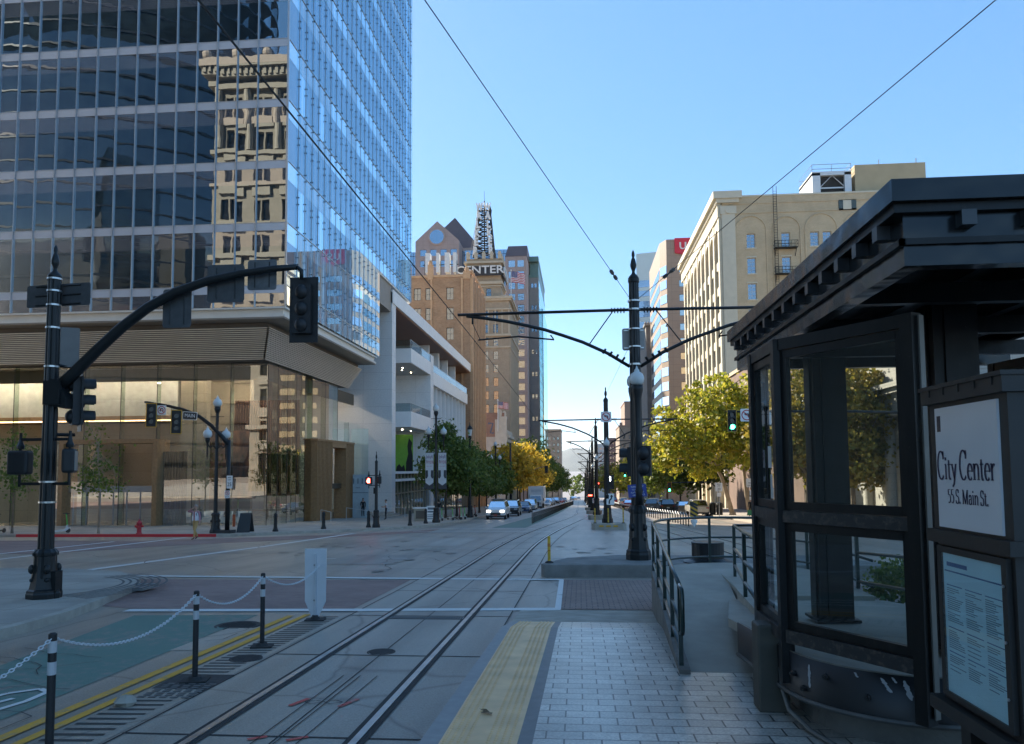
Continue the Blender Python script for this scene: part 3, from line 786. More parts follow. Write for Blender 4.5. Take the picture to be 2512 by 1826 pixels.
mp = nt.nodes.new('ShaderNodeMapping'); mp.inputs['Scale'].default_value = (0.55, 1, 0.22); mp.inputs['Rotation'].default_value = (0, 0.5, 0); nt.links.new(co, mp.inputs['Vector'])
nt.links.new(ramp(nt, noise(nt, mp.outputs[0], 1.3, 8, 0.62), [(0.40, (0.02, 0.016, 0.016)), (0.5, (0.12, 0.045, 0.025)), (0.62, (0.36, 0.15, 0.07))]), b.inputs['Base Color']); b.inputs['Roughness'].default_value = 0.5
ar.build('wall_art', m, tower, True)
# wooden portals
def portal_n(x0, x1, ztop):
    p = MB(); zf = zb(0, GY)
    p.box(x0 - .35, x0, GY - .5, GY + 1.2, zf, ztop); p.box(x1, x1 + .35, GY - .5, GY + 1.2, zf, ztop); p.box(x0 - .35, x1 + .35, GY - .5, GY + 1.2, ztop, ztop + .3)
    p.build('entrance_portal', WOOD, tower, True)
    q = MB()
    for k in range(8): q.box(x1 + .4 + .22 * k, x1 + .5 + .22 * k, GY + .25 - .0, GY + .6, zf, ztop - .6)
    q.build('bronze_fins', M('bronze', (0.12, 0.095, 0.065), 0.4, 0.6, 0.1, 3), tower, True)
    d = MB()
    for k in range(7):
        x = x0 + .3 + (x1 - x0 - .6) * k / 6
        d.box(x - .035, x + .035, GY + .3, GY + .4, zf, zf + 2.5)
    d.box(x0, x1, GY + .2, GY + .5, zf + 2.5, zf + 2.95)
    d.build('door_frames', GREY_METAL, tower, True)
    e = MB(); e.poly([(x0, GY + .35, zf), (x1, GY + .35, zf), (x1, GY + .35, zf + 2.5), (x0, GY + .35, zf + 2.5)]); e.build('entrance_door', LGL, tower, True)
portal_n(-37.4, -30.6, 4.3)
p = MB()
px = GX + .55
for y0, y1 in ((62.6, 66.6), (70.6, 73.1)):
    k = y0
    while k < y1 - .1: p.box(GX - .6, px, k, k + .14, zg(66) - .4, 4.75); k += .34
    p.box(GX - .58, px - .1, y0 + .02, y1 - .02, zg(66) - .38, 4.7)
p.box(GX - .7, px + .05, 62.5, 73.2, 4.75, 4.92); p.box(GX - .7, px, 66.6, 70.6, 4.3, 4.75)
p.build('side_portal', WOOD, tower, True)
q = MB(); q.box(GX - .5, GX - .4, 66.6, 70.6, zg(66) - .3, zg(66) + 2.6); q.build('side_door', LGL, tower, True)
q = MB(); q.box(GX - .7, GX + .1, 66.6, 70.6, zg(66) + 2.65, zg(66) + 3.1); q.build('side_transom', M('bronze', (0.12, 0.095, 0.065)), tower, True)
q = MB(); q.box(GX - .9, GX - .75, 66.6, 70.6, zg(66) + 3.1, 4.7); q.build('side_panel', WOOD, tower, True)
cv = MB()
for k in range(13):
    for yy in (56.2, 59.6): cv.cyl((-50 + 2.05 * k, yy, 9.86), (-50 + 2.05 * k, yy, 9.89), .14, 10)
for k in range(7): cv.cyl((-25.2, 58 + 2.6 * k, 9.86), (-25.2, 58 + 2.6 * k, 9.89), .14, 10)
cv.build('ceiling_lights', emit('lobby_lamp', (1.0, 0.84, 0.64), 85), tower, True)
cv = MB(); cv.box(-64, -22.7, 54.3, 54.42, 8.95, 9.9); cv.box(-22.8, -22.68, 54.42, 76, 8.8, 9.9); cv.build('lamp_hiding_bulkhead', M('bulkhead_bronze', (.16, .115, .07), .5, .2, .1, 2), tower, True)  # downstand added to hide the lobby lamps from the street
cv = MB(); cv.box(-63, -31.4, 57.2, 57.35, 6.2, 6.28); cv.build('cove_light', emit('cove_lamp', (1.0, 0.62, 0.3), 1.6), tower, True)
# free-standing glass screen and monolith sign beside the lobby
sg = MB(); sg.box(-22.2, -20.5, 73.6, 73.64, zg(73), 6.3); sg.thing('glass_screen', clearglass('screen_glass', (0.86, 0.93, 0.92), .08), 'tall frameless glass wind screen between the wooden portal and the white theatre wall', 'screen')
mo = empty('entrance_sign', (-20.7, 72.0, zg(72)), 'pale grey slab sign with the number 111 beside the wooden portal', 'sign')
a = MB(); a.box(-21.5, -20.0, 71.9, 72.1, zg(72), zg(72) + 4.1); a.build('sign_slab', M('sign_grey', (0.42, 0.5, 0.53), 0.4), mo, True)
a = MB(); textmb(a, '111', (-21.0, 71.895, zg(72) + 3.45), (1, 0, 0), (0, 0, 1), .75, .01, spacing=1.1); textmb(a, 'MAIN', (-21.0, 71.895, zg(72) + 2.85), (1, 0, 0), (0, 0, 1), .18, .01)
a.box(-21.5, -20.0, 71.885, 71.9, zg(72) + 2.35, zg(72) + 2.4); textmb(a, 'LOBBY', (-21.0, 71.895, zg(72) + 2.0), (1, 0, 0), (0, 0, 1), .14, .01) if False else None
a.build('lettering', M('sign_ink', (0.06, 0.08, 0.1), 0.5), mo, True)

# ------------------------------------------------------------------ generic block with windows
def block(root, name, mat, x0, x1, y0, y1, z0, z1, north=(), side=(), left=True, wmats=None, nx=2, nz=2, fr=0.08, depth=0.25, roof=None, nfr=True, sashes=None, part='window', backpanel=None):
    """north: openings on the face towards the camera in (x0, x1, z0, z1); side: openings on the street side in (y0, y1, z0, z1)"""
    mb = MB()
    facade(mb, (x0, y0, 0), (1, 0, 0), x1 - x0, z1, [(a - x0, b - x0, c, d) for a, b, c, d in north], depth, (0, 1, 0), z0)
    sx = x1 if left else x0; inw = (-1, 0, 0) if left else (1, 0, 0)
    facade(mb, (sx, y0, 0), (0, 1, 0), y1 - y0, z1, [(a - y0, b - y0, c, d) for a, b, c, d in side], depth, inw, z0)
    ox = x0 if left else x1
    mb.poly([(ox, y0, z0), (ox, y1, z0), (ox, y1, z1), (ox, y0, z1)]); mb.poly([(x0, y1, z0), (x1, y1, z0), (x1, y1, z1), (x0, y1, z1)])
    mb.poly([(x0, y0, z1), (x1, y0, z1), (x1, y1, z1), (x0, y1, z1)])
    mb.build(name, mat, root, True)
    cache = {}
    for a, b, c, d in north:
        k = ('n', round(b - a, 3), round(d - c, 3))
        if k not in cache: cache[k] = window_mesh(b - a, d - c, (1, 0, 0), (0, 1, 0), nx, nz, fr, mats=wmats, d=0.05)
        inst(part, cache[k], root, relw(root, (a, y0 + depth - .02, c)))
    for a, b, c, d in side:
        k = ('s', round(b - a, 3), round(d - c, 3))
        if k not in cache: cache[k] = window_mesh(b - a, d - c, (0, 1, 0), inw, nx, nz, fr, mats=wmats, d=0.05)
        inst(part, cache[k], root, relw(root, (sx + inw[0] * (depth - .02), a, c)))

# ---- white theatre -------------------------------------------------------
th = empty('theatre', (-32, 105, gz(105)), 'white modern theatre with brown-soffited roof slab, balconies and tall white fins', 'theatre')
WPAN = brickmat('white_panel', (0.76, 0.76, 0.745), (0.80, 0.80, 0.785), (0.5, 0.5, 0.5), 3.6, 1.75, 0.012, 0.5, dirt=0.06, bstr=0.15, offset=0.0)
WST = M('white_stone', (0.82, 0.815, 0.79), 0.55, 0, 0.05, 1)
BSOF = M('timber_soffit', (0.20, 0.085, 0.042), 0.5, 0, 0.2, 3)
z0 = gz(77) - .4
w = MB()
w.box(-62, -19, 77.0, 78.6, z0, 20.6)                       # north end wall
w.box(-62, -25.2, 78.6, 99, gz(99) - 1, 19.2)               # set-back wall behind the balconies
w.box(-25.2, -19.0, 97.6, 99.6, gz(99) - 1, 17.2)           # pier
w.box(-62, -24.6, 99.6, 131.5, gz(131) - 1, 13.4)
w.box(-62, -28, 99.6, 133, 13.4, 19.2)
w.build('wall', WPAN, th, True)
w = MB(); w.box(-62, -18.9, 77.0, 134.0, 19.45, 20.85); w.build('roof_slab', WST, th, True)
w = MB(); w.box(-28, -19.1, 78.6, 133.8, 19.3, 19.45); w.build('timber_ceiling', BSOF, th, True)
w = MB(); w.box(-27.5, -19.0, 99.6, 130.5, 13.45, 15.15); w.build('terrace_edge', WST, th, True)
for k in range(4):
    y = 103 + 7.4 * k; w = MB(); w.box(-21.2, -20.3, y, y + .5, 15.15, 19.3); w.box(-27, -21.2, y + .15, y + .45, 15.15, 19.3); w.build('column', WST, th, True)
RAILG = clearglass('rail_glass', (0.62, 0.72, 0.74), .12)
def grail(y0, y1, x, z, nm='glass_rail'):
    a = MB(); a.box(x - .02, x, y0, y1, z, z + .95); o = a.build(nm, RAILG, th, True)
    a = MB(); a.box(x - .05, x + .03, y0, y1, z + .95, z + 1.0)
    y = y0
    while y < y1: a.box(x - .03, x + .01, y - .01, y + .01, z, z + .95); y += .62
    a.build('rail_cap', WHITE_METAL, o, True)
grail(99.6, 130.5, -19.05, 15.15)
for zb_, zt_ in ((14.5, 16.15), (7.15, 8.9)):
    a = MB(); a.box(-25.2, -19.0, 86.0, 97.6, zb_, zt_); a.build('balcony', WST, th, True)
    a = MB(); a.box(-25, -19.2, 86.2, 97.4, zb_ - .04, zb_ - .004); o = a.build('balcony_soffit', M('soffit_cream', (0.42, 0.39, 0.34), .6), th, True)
    a = MB()
    for k in range(4): a.cyl((-21.5 + .6 * (k % 2), 87.6 + 2.3 * k, zb_ - .07), (-21.5 + .6 * (k % 2), 87.6 + 2.3 * k, zb_ - .045), .07, 10)
    a.build('downlight', emit('downlight_lamp', (1, .85, .6), 12), o, True)
    grail(86.0, 97.6, -19.05, zt_)
    a = MB(); a.box(-25.1, -19.05, 86.0, 86.02, zt_, zt_ + .95); a.build('end_rail', RAILG, th, True)
f = MB(); g2 = MB()
y = 100.2
while y < 131:
    f.box(-22.6, -20.2 if (int((y - 100) / 1.1) % 3) else -19.3, y, y + .22, 2.2, 13.45); y += 1.1
f.build('facade_fins', WST, th, True)
g2.box(-24.55, -22.7, 99.7, 131.2, gz(120), 13.4); g2.build('recessed_glazing', windowglass('theatre_glass', (0.08, 0.1, 0.12), .25, .004), th, True)
a = MB(); a.box(-25, -18.95, 78.6, 97.6, 1.05, 1.3); a.box(-25, -18.95, 78.6, 131, 1.85, 2.1)
a.box(-25, -18.95, 97.6, 131, .9, 1.2); a.build('canopy', WST, th, True)
a = MB()
for k in range(32): a.box(-19.3, -19.2, 79 + 1.65 * k, 79.12 + 1.65 * k, gz(100) - .5, 1.9)
a.box(-19.3, -19.2, 78.6, 131, -.3, -.2); a.build('shopfront_frames', M('bronze_pale', (0.35, 0.31, 0.22), .45, .4), th, True)
a = MB(); a.box(-19.6, -19.5, 78.6, 131, gz(131), 1.85); a.build('shopfront_glazing', windowglass('shop_glass', (0.1, 0.09, 0.06), .25, .004), th, True)
bn = empty('hanging_banner', (-21.4, 93, 2.2), 'tall lime green banner with a dark ragged shape, hung beneath the lower theatre balcony', 'banner')
a = MB(); a.box(-22.5, -20.3, 93.0, 93.06, 1.9, 6.6); a.build('cloth', M('lime_cloth', (0.19, 0.42, 0.05), .7), bn, True)
a = MB(); a.poly([(x, 92.99, z) for x, z in ((-21.2, 1.91), (-20.32, 1.91), (-20.32, 3.9), (-20.5, 4.9), (-20.4, 5.6), (-20.8, 6.2), (-21.0, 5.2), (-20.9, 4.2), (-21.15, 3.2))])
a.poly([(x, 92.99, z) for x, z in ((-22.45, 1.91), (-21.2, 1.91), (-21.4, 2.9), (-21.7, 2.6), (-22.0, 3.0), (-22.3, 2.7))])
a.build('dark_shape', M('banner_black', (0.012, 0.012, 0.012), .7), bn, True)
# entry steps with rails
st = MB()
for k in range(4): st.slab([(-24, 72.5 + .0 * k), (-17.6 - .5 * k, 72.5 + .5 * k), (-17.4 - .45 * k, 77), (-24, 77)], lambda x, y: gz(75) - .3, lambda x, y, k=k: gz(76) + .2 + .13 * k)
st.thing('entrance_steps', CONC_WALK, 'low stone steps between the wooden portal and the white theatre wall', 'steps')
def handrail(pts, label):
    e = empty('handrail', pts[0], label, 'handrail', 'steel handrails at the lobby entrance')
    a = MB(); a.tube(pts, .025, 6); a.build('rail', WHITE_METAL, e, True)
    for q in (pts[0], pts[-1]):
        a = MB(); a.cyl(q, (q[0], q[1], gz(q[1]) + .1), .022, 6); a.build('post', WHITE_METAL, e, True)
handrail([(-21.0, 61.4, zg(61) + .95), (-19.9, 60.6, zg(61) + .8)], 'short steel handrail nearest the glass lobby corner')
handrail([(-20.6, 67.0, zg(66) + 1.0), (-18.2, 66.0, zg(66) + .75)], 'steel handrail sloping in front of the side portal')
handrail([(-20.3, 74.5, zg(74) + 1.2), (-16.6, 72.5, zg(73) + .9)], 'steel handrail on the entrance steps behind the woman in black')

# ---- orange brick building ---------------------------------------------------
OB = brickmat('orange_brick', (0.52, 0.30, 0.165), (0.43, 0.23, 0.12), (0.42, 0.30, 0.2), 0.42, 0.15, 0.014, 0.85, dirt=0.2)
OT = M('terracotta_trim', (0.56, 0.34, 0.19), 0.75, 0, 0.15, 1.5)
DWIN = [M('window_frame_dark', (0.03, 0.028, 0.027), .5), windowglass('old_glass', (0.03, 0.035, 0.04), .35, .02, 1.6)]
bb = empty('brick_building', (-30, 143, gz(143)), 'orange brick office block with black sash windows and a ribbed street side', 'building')
op = []
for r in range(10):
    z = 32.52 - 3.62 * r
    for x in (-33.6, -29.15, -27.02, -23.24): op.append((x, x + 1.32, z, z + 2.2))
block(bb, 'wall', OB, -48, -19, 134, 152.7, gz(150), 36.6, north=op, wmats=DWIN, nx=2, nz=2)
a = MB(); a.box(-48, -18.9, 133.85, 152.8, 36.6, 37.0)
for x0, x1, h in ((-30.6, -29.6, 38.6), (-26.6, -25.6, 38.9), (-20.2, -18.9, 37.6)): a.box(x0, x1, 133.8, 134.3, 36.2, h); a.ball(((x0 + x1) / 2, 134, h + .3), .4, 8, 6, sz=1.5)
a.hexa([(-33, 133.86, 37.6), (-30.6, 133.86, 37.6), (-30.6, 134.3, 37.6), (-33, 134.3, 37.6), (-33, 133.86, 38.9), (-31.5, 133.86, 38.9), (-31.5, 134.3, 38.9), (-33, 134.3, 38.9)])
a.build('parapet', OT, bb, True)
a = MB()
for k in range(9):
    y = 134.1 + 2.2 * k
    a.box(-19, -18.45, y, y + .75, gz(150), 36.7 + .3 * (k % 2)); a.box(-19, -18.75, y + 1.2, y + 1.5, gz(150), 36)
    a.ball((-18.7, y + .37, 37.5), .3, 8, 6, sz=1.6)
for x in (-30.2, -26.1, -20.6): a.box(x, x + .35, 133.85, 134, 4, 36.4)
a.build('pilaster_ribs', OT, bb, True)
a = MB()
for k in range(8):
    y = 135.05 + 2.2 * k
    for r in range(9): a.box(-18.99, -18.96, y, y + 1.0, 31.8 - 3.62 * r, 34.0 - 3.62 * r)
a.build('street_windows', DWIN[1], bb, True)

# ---- tan tower with the roof sign ----------------------------------------------
TAN = brickmat('tan_brick', (0.46, 0.36, 0.25), (0.42, 0.32, 0.215), (0.38, 0.3, 0.22), 0.5, 0.18, 0.012, 0.85, dirt=0.15)
TSTONE = M('tan_stone', (0.52, 0.43, 0.31), .8, 0, .12, .8)
wk = empty('sign_tower_building', (-32, 226, gz(226)), 'tan brick high-rise carrying the lattice WALKER CENTER roof sign', 'building')
GOLD = windowglass('golden_glass', (0.03, 0.03, 0.03), .5, .02, 1.2)
op = []
for r in range(13):
    z = 44.2 - 3.75 * r
    for x in (-36, -33.2, -30.4, -27.6, -24.9): op.append((x + 1.4, x + 2.75, z, z + 2.4))
block(wk, 'wall', TAN, -46, -19, 212, 241, gz(230), 49.5, north=op, wmats=[M('window_frame_brown', (0.10, 0.07, 0.05)), windowglass('walker_glass', (0.04, 0.045, 0.05), .4, .02, 1.2)], nx=2, nz=2)
a = MB()
a.box(-46.3, -18.4, 211.5, 241.5, 49.5, 50.0); a.box(-46.6, -18.1, 211.2, 241.8, 50.0, 50.7); a.box(-46.3, -18.5, 211.6, 241.4, 46.9, 47.3)
a.box(-46.3, -18.5, 211.6, 241.4, 39.5, 40.1); a.box(-46.3, -18.6, 211.7, 241.3, 36.2, 36.6)
for k in range(14): a.box(-44 + 1.9 * k, -43.6 + 1.9 * k, 211.75, 212, 40.1, 46.9)
for k in range(15): a.box(-19, -18.7, 212.5 + 2 * k, 213.1 + 2 * k, gz(240), 46.9)
a.build('cornice', TSTONE, wk, True)
a = MB()
for k in range(14):
    for r in range(13): a.box(-19.0, -18.97, 213.3 + 2 * k, 214.3 + 2 * k, 44.2 - 3.75 * r, 46.6 - 3.75 * r)
a.build('street_windows', windowglass('walker_glass', (0.04, 0.045, 0.05)), wk, True)
op = [(-27, -25.4, z, z + 2.2) for z in (54.2 - 4.2, 54.2 - 8.4 + 4.6)]
block(wk, 'upper_block', TAN, -31.2, -21.4, 213.5, 224, 50.0, 62.0, north=[(-28.6, -27.2, 51.0, 53.4), (-25.6, -24.2, 51.0, 53.4)], wmats=[M('window_frame_brown', (0.1, .07, .05)), windowglass('walker_glass', (0.04, .045, .05))])
a = MB(); a.box(-31.8, -20.9, 213.0, 224.5, 54.6, 55.4); a.box(-31.5, -21.1, 213.2, 224.3, 53.9, 54.2); a.box(-31.9, -20.7, 212.8, 224.6, 60.6, 61.2)
for k in range(5):
    x = -31.2 + 2.25 * k; a.box(x, x + .9, 213, 214, 61.9, 63.6); a.ball((x + .45, 213.5, 63.8), .4, 8, 6)
for k in range(4): a.box(-21.9, -21.1, 214.5 + 2.6 * k, 215.3 + 2.6 * k, 61.9, 63.6)
a.build('crown_trim', TSTONE, wk, True)
STEEL_DK = M('sign_steel', (0.03, 0.03, 0.03), .6, .5)
SIGNW = M('sign_white', (0.72, 0.71, 0.68), .5)
a = MB()
a.box(-33.4, -21.2, 212.3, 212.6, 56.9, 59.6); a.box(-20.9, -20.6, 213, 224.4, 56.9, 59.6)
a.build('sign_band', M('sign_back', (0.03, 0.03, 0.035), .6), wk, True)
a = MB(); textmb(a, 'CENTER', (-27.3, 212.28, 58.4), (1, 0, 0), (0, 0, 1), 3.1, .3, sx=1.2, bold=.012); 
textmb(a, 'CENTER', (-20.58, 218.6, 58.2), (0, 1, 0), (0, 0, 1), 3.4, .3); a.build('band_letters', SIGNW, wk, True)
lt = MB(); cx_, cy_ = -26.65, 218.5
def half(z): return 2.95 - (z - 63) * (2.95 - 1.7) / 14.0 if z < 77 else 1.7 + (z - 77) * .08
zs_ = [63 + 1.4 * k for k in range(12)]
cor = lambda z: [(cx_ - half(z), cy_ - half(z), z), (cx_ + half(z), cy_ - half(z), z), (cx_ + half(z), cy_ + half(z), z), (cx_ - half(z), cy_ + half(z), z)]
for i in range(len(zs_) - 1):
    A, B = cor(zs_[i]), cor(zs_[i + 1])
    for k in range(4):
        j = (k + 1) % 4
        lt.tube([A[k], B[k]], .2, 5); lt.tube([A[k], B[j]], .12, 4); lt.tube([A[j], B[k]], .12, 4); lt.tube([B[k], B[j]], .14, 4)
lt.tube([(cx_, cy_, 61.8), (cx_, cy_, 80.5)], .2, 6); lt.tube([(cx_, cy_, 80.5), (cx_, cy_, 83.5)], .05, 4)
for dx in (-3.9, 3.9): lt.tube([(cx_ + dx, cy_ - 4.3, 61.9), (cx_ + dx * .35, cy_ - 1.7, 78)], .06, 4)
lt.build('sign_lattice', STEEL_DK, wk, True)
for k, ch in enumerate('WALKER'):
    z = 77.9 - 2.62 * k; h_ = half(min(z, 77))
    for sgn in (-1, 1):
        if 1:
            a = MB(); textmb(a, ch, (cx_ + sgn * (h_ - .62), cy_ - h_ - .35, z), (1, 0.25 * sgn, 0), (0, 0, 1), 3.0, .45, sx=.74 if ch != 'W' else .58, bold=.045); a.build('sign_letter', SIGNW, wk, True)
ed = empty('roof_sign_letters', (-38, 208, 49), 'row of upright white sign letters seen edge-on above the orange brick parapet', 'sign')
for x, wdt in ((-41.6, 1.3), (-38.6, .8), (-36.2, 1.3), (-33.9, .9)):
    a = MB(); a.box(x, x + wdt, 206, 208.6, 56.5, 62.0); a.build('letter', SIGNW, ed, True)
a = MB(); a.box(-42.5, -32.5, 205.5, 209, 49.5, 50.2)
for x in (-42, -37.5, -33): a.cyl((x, 207.2, 50), (x, 207.2, 60), .1, 6)
a.box(-42.5, -32.5, 207.1, 207.3, 58.8, 59.0); a.build('frame', STEEL_DK, ed, True)
# ---- pink gabled high-rise ----------------------------------------------------
PINK = brickmat('pink_granite', (0.36, 0.27, 0.245), (0.335, 0.25, 0.225), (0.25, 0.18, 0.16), 2.4, 1.6, 0.03, 0.6, dirt=.08, offset=0.0)
ROOFB = M('ribbed_roof', (0.14, 0.09, 0.085), .6, .2, .1, .5)
BLUEG = windowglass('blue_curtain_glass', (0.03, 0.055, 0.10), .4, .01, .4, (.75, .88, 1))
gb = empty('gabled_highrise', (-45, 310, gz(310)), 'pink granite high-rise with a steep gable, round window and brown pyramid roof', 'building')
op = []
for r in range(2):
    for c in range(4): op.append((-60.2 + 3.95 * c, -57.7 + 3.95 * c, 84.6 - 4.3 * r, 87.1 - 4.3 * r))
block(gb, 'front_bay', PINK, -62, -45, 288, 300, gz(300), 89.5, north=op, wmats=[M('window_frame_pink', (.2, .14, .12)), BLUEG], nx=1, nz=1)
a = MB()
pr = [(-62, 89.5), (-45, 89.5), (-45, 90.4), (-53.5, 98.2), (-62, 90.4)]
a.prism(pr, lambda u, v, d: (u, d, v), 288.0, 300.0); a.build('gable', PINK, gb, True)
a = MB(); a.cyl((-53.6, 287.95, 91.9), (-53.6, 287.5, 91.9), 3.2, 28); a.build('round_surround', M('pink_trim', (.4, .3, .26)), gb, True)
a = MB(); a.cyl((-53.6, 287.48, 91.9), (-53.6, 287.35, 91.9), 2.75, 28); a.build('round_window', BLUEG, gb, True)
a = MB(); a.box(-70, -27.2, 296, 330, gz(300), 88.6); a.build('glass_body', BLUEG, gb, True)
a = MB()
for k in range(24): a.box(-70 + 1.8 * k, -69.9 + 1.8 * k, 295.9, 296, 40, 88.6)
for k in range(14): a.box(-70, -27.2, 295.88, 296, 40 + 3.6 * k, 40.15 + 3.6 * k)
a.build('glass_bars', M('blue_bar', (.05, .07, .1), .4, .5), gb, True)
a = MB(); a.hexa([(-62, 298, 90.2), (-38, 298, 90.2), (-38, 322, 90.2), (-62, 322, 90.2), (-50.2, 309.9, 106.6), (-50, 309.9, 106.6), (-50, 310.1, 106.6), (-50.2, 310.1, 106.6)]); a.build('pyramid_roof', ROOFB, gb, True)
a = MB(); a.box(-62.3, -37.7, 297.7, 322.3, 88.7, 90.2); a.build('eave_band', M('pink_trim', (.4, .3, .26)), gb, True)
for dx in (0,):
    op = []
    for r in range(20):
        op.append((-26.0, -23.4, 79.3 - 4.3 * r, 82.0 - 4.3 * r)); op.append((-22.6, -20.0, 79.3 - 4.3 * r, 82.0 - 4.3 * r))
    block(gb, 'shaft', PINK, -27.2, -19.0, 288, 330, gz(300), 83.4, north=op, wmats=[M('window_frame_pink', (.2, .14, .12)), windowglass('mirror_mix_glass', (.04, .05, .06), .5, .05, 1.4)], nx=1, nz=1)
a = MB(); a.hexa([(-27.2, 287.8, 83.4), (-18.8, 287.8, 83.4), (-18.8, 330, 83.4), (-27.2, 330, 83.4), (-26.4, 292, 88.6), (-19.0, 292, 88.6), (-19.0, 330, 88.6), (-26.4, 330, 88.6)]); a.build('sloped_roof', ROOFB, gb, True)
# ---- green glass tower ------------------------------------------------------------
gt = empty('green_glass_tower', (-17, 330, gz(330)), 'slim grey tower with a green-blue glass street side, left of the open sky', 'tower')
a = MB(); a.box(-18.9, -15.2, 300, 357, gz(330), 78); a.build('shaft', brickmat('grey_granite', (0.26, .25, .235), (.24, .23, .22), (.19, .18, .17), 2, 1.6, .02, .6, dirt=.06, offset=0), gt, True)
a = MB(); a.box(-15.2, -15.0, 301, 357, gz(330), 77); a.box(-15.0, -14.0, 312, 350, gz(330), 68); a.build('street_glazing', windowglass('pale_green_glass', (.10, .18, .20), .55, .01, .3, (.8, 1, 1)), gt, True)
a = MB()
for k in range(20): a.box(-15.0, -14.97, 301, 357, 5 + 3.6 * k, 5.3 + 3.6 * k)
a.build('floor_lines', WHITE_METAL, gt, True)
a = MB(); a.box(-18.95, -15.1, 299.8, 356, 84.5, 86.5); a.box(-18.7, -15.3, 302, 355, 78, 84.5); a.box(-18.95, -15.1, 299.8, 356, 78, 79); a.build('crown', M('green_crown', (.12, .2, .17), .4, .3), gt, True)
for r in range(8):
    for x in (-18.0, -16.7):
        a = MB(); a.box(x, x + .75, 299.93, 300.02, 74 - 8.8 * r, 75.6 - 8.8 * r); a.build('window', BLUEG, gt, True)
# ---- low ornate front and others on the left -----------------------------------------
lo_ = empty('ornate_low_building', (-28, 175, gz(175)), 'low cream ornate-fronted building with faded painted brick side wall', 'building')
block(lo_, 'wall', brickmat('faded_brick', (.36, .2, .14), (.3, .165, .115), (.3, .22, .17), .4, .14, .012), -45, -19, 158, 163, gz(180), 13.6)
a = MB(); a.box(-45, -19.0, 157.8, 158, gz(160), 8.6); a.box(-45, -19, 163, 205, gz(190), 8.6); a.build('plaster_band', M('old_plaster', (.48, .43, .37), .85, 0, .2, .5), lo_, True)
a = MB()
a.box(-21.4, -18.4, 157.6, 160, gz(160), 12.2); a.box(-20.8, -18.3, 157.5, 160.4, 12.2, 12.8); a.ball((-20.2, 158.3, 13.4), .7, 8, 6, sz=1.4); a.ball((-19, 158.5, 13.2), .5, 8, 6, sz=1.6)
a.box(-19, -18.2, 160, 205, 7.6, 8.4); a.box(-19, -17.8, 160, 205, 8.4, 9.0)
for k in range(10): a.box(-19, -18.4, 160 + 4.5 * k, 161 + 4.5 * k, gz(200), 7.6); a.ball((-18.6, 160.5 + 4.5 * k, 9.4), .45, 6, 5, sz=1.6)
a.build('ornate_front', M('cream_plaster', (.52, .49, .42), .75, 0, .12, 1), lo_, True)
a = MB()
for pts in ([(-28.5, 11.6), (-27.6, 9.2), (-26.9, 11.2)], [(-26.5, 9.3), (-25.9, 11.7), (-25.2, 9.3)], [(-24.5, 11.5), (-23.8, 9.4)], [(-23.2, 11.4), (-22.0, 11.4), (-22.6, 9.4), (-21.8, 9.4)]):
    a.tube([(x, 157.95, z) for x, z in pts], .2, 4)
a.build('faded_wall_painting', M('faded_ink', (.12, .14, .2), .9), lo_, True)
a = MB(); a.prism([(-29, 9), (-26.6, 9), (-26.2, 10.4), (-27.4, 10.9), (-29, 10.5)], lambda u, v, d: (u, d, v), 157.93, 157.96); a.build('faded_white_patch', M('faded_white', (.55, .5, .45), .9), lo_, True)
lo_.location = (-28, 201.6, -7.3); lo_.scale = (1, .33, 1.24)
fb = empty('far_block', (-14, 425, gz(425)), 'distant tan block standing at the end of the left row, left of the hills', 'building')
op = [(-16.2 + 2.2 * c, -15.2 + 2.2 * c, 18 - 3.4 * r, 19.6 - 3.4 * r) for r in range(8) for c in range(3)]
block(fb, 'wall', brickmat('far_brick', (.36, .3, .24), (.33, .27, .21), (.3, .25, .2), .6, .2, .01), -17.5, -9.8, 415, 445, gz(430), 23.2, north=op, wmats=DWIN, nx=1, nz=1)
a = MB(); a.box(-17.7, -9.6, 414.8, 445, 23.2, 23.9); a.build('cornice', TSTONE, fb, True)

# ---- right side ------------------------------------------------------------------------
# stone bank on the corner
bk = empty('bank_building', (36, 66, gz(60)), 'low classical grey stone bank with columns and BANK in its frieze, behind the shelter', 'bank')
BSTONE = brickmat('bank_stone', (.44, .42, .37), (.47, .45, .4), (.34, .32, .28), 1.5, .62, .012, .75, dirt=.12, bstr=.3)
a = MB(); a.box(22.9, 60, 54.4, 77, gz(60) - 1, 8.6); a.build('wall', BSTONE, bk, True)
a = MB(); a.box(22.3, 60, 53.6, 77.3, 6.1, 7.4); a.build('frieze', BSTONE, bk, True)
a = MB(); a.box(21.9, 60, 53.2, 77.6, 7.4, 7.75); a.box(21.6, 60, 52.9, 77.8, 7.75, 8.1); a.box(22.1, 60, 53.4, 77.4, 5.85, 6.1)
k = 22.2
while k < 50: a.box(k, k + .16, 53.3, 53.6, 7.22, 7.4); k += .34
a.build('cornice', BSTONE, bk, True)
a = MB(); a.box(22.8, 60, 54.2, 77, 8.1, 11.2); a.box(22.6, 60, 54.0, 77.2, 11.2, 11.6)
for k in range(6): a.box(24 + 5 * k, 28.2 + 5 * k, 54.14, 54.2, 8.8, 10.6)
a.build('attic', BSTONE, bk, True)
for k, (x, y) in enumerate([(22.75, 54.1), (22.75, 58.6), (22.75, 63.1), (22.75, 67.6), (27.2, 54.1), (31.7, 54.1), (36.2, 54.1), (40.7, 54.1)]):
    a = MB(); a.smooth = True; zf = gz(y) + .15
    a.lathe([(.62, 0), (.62, .25), (.52, .35), (.52, .5), (.48, .55), (.42, 5.6 - zf), (.46, 5.62 - zf), (.56, 5.85 - zf)], (x, y, zf), 24, .05); a.build('column', BSTONE, bk, True)
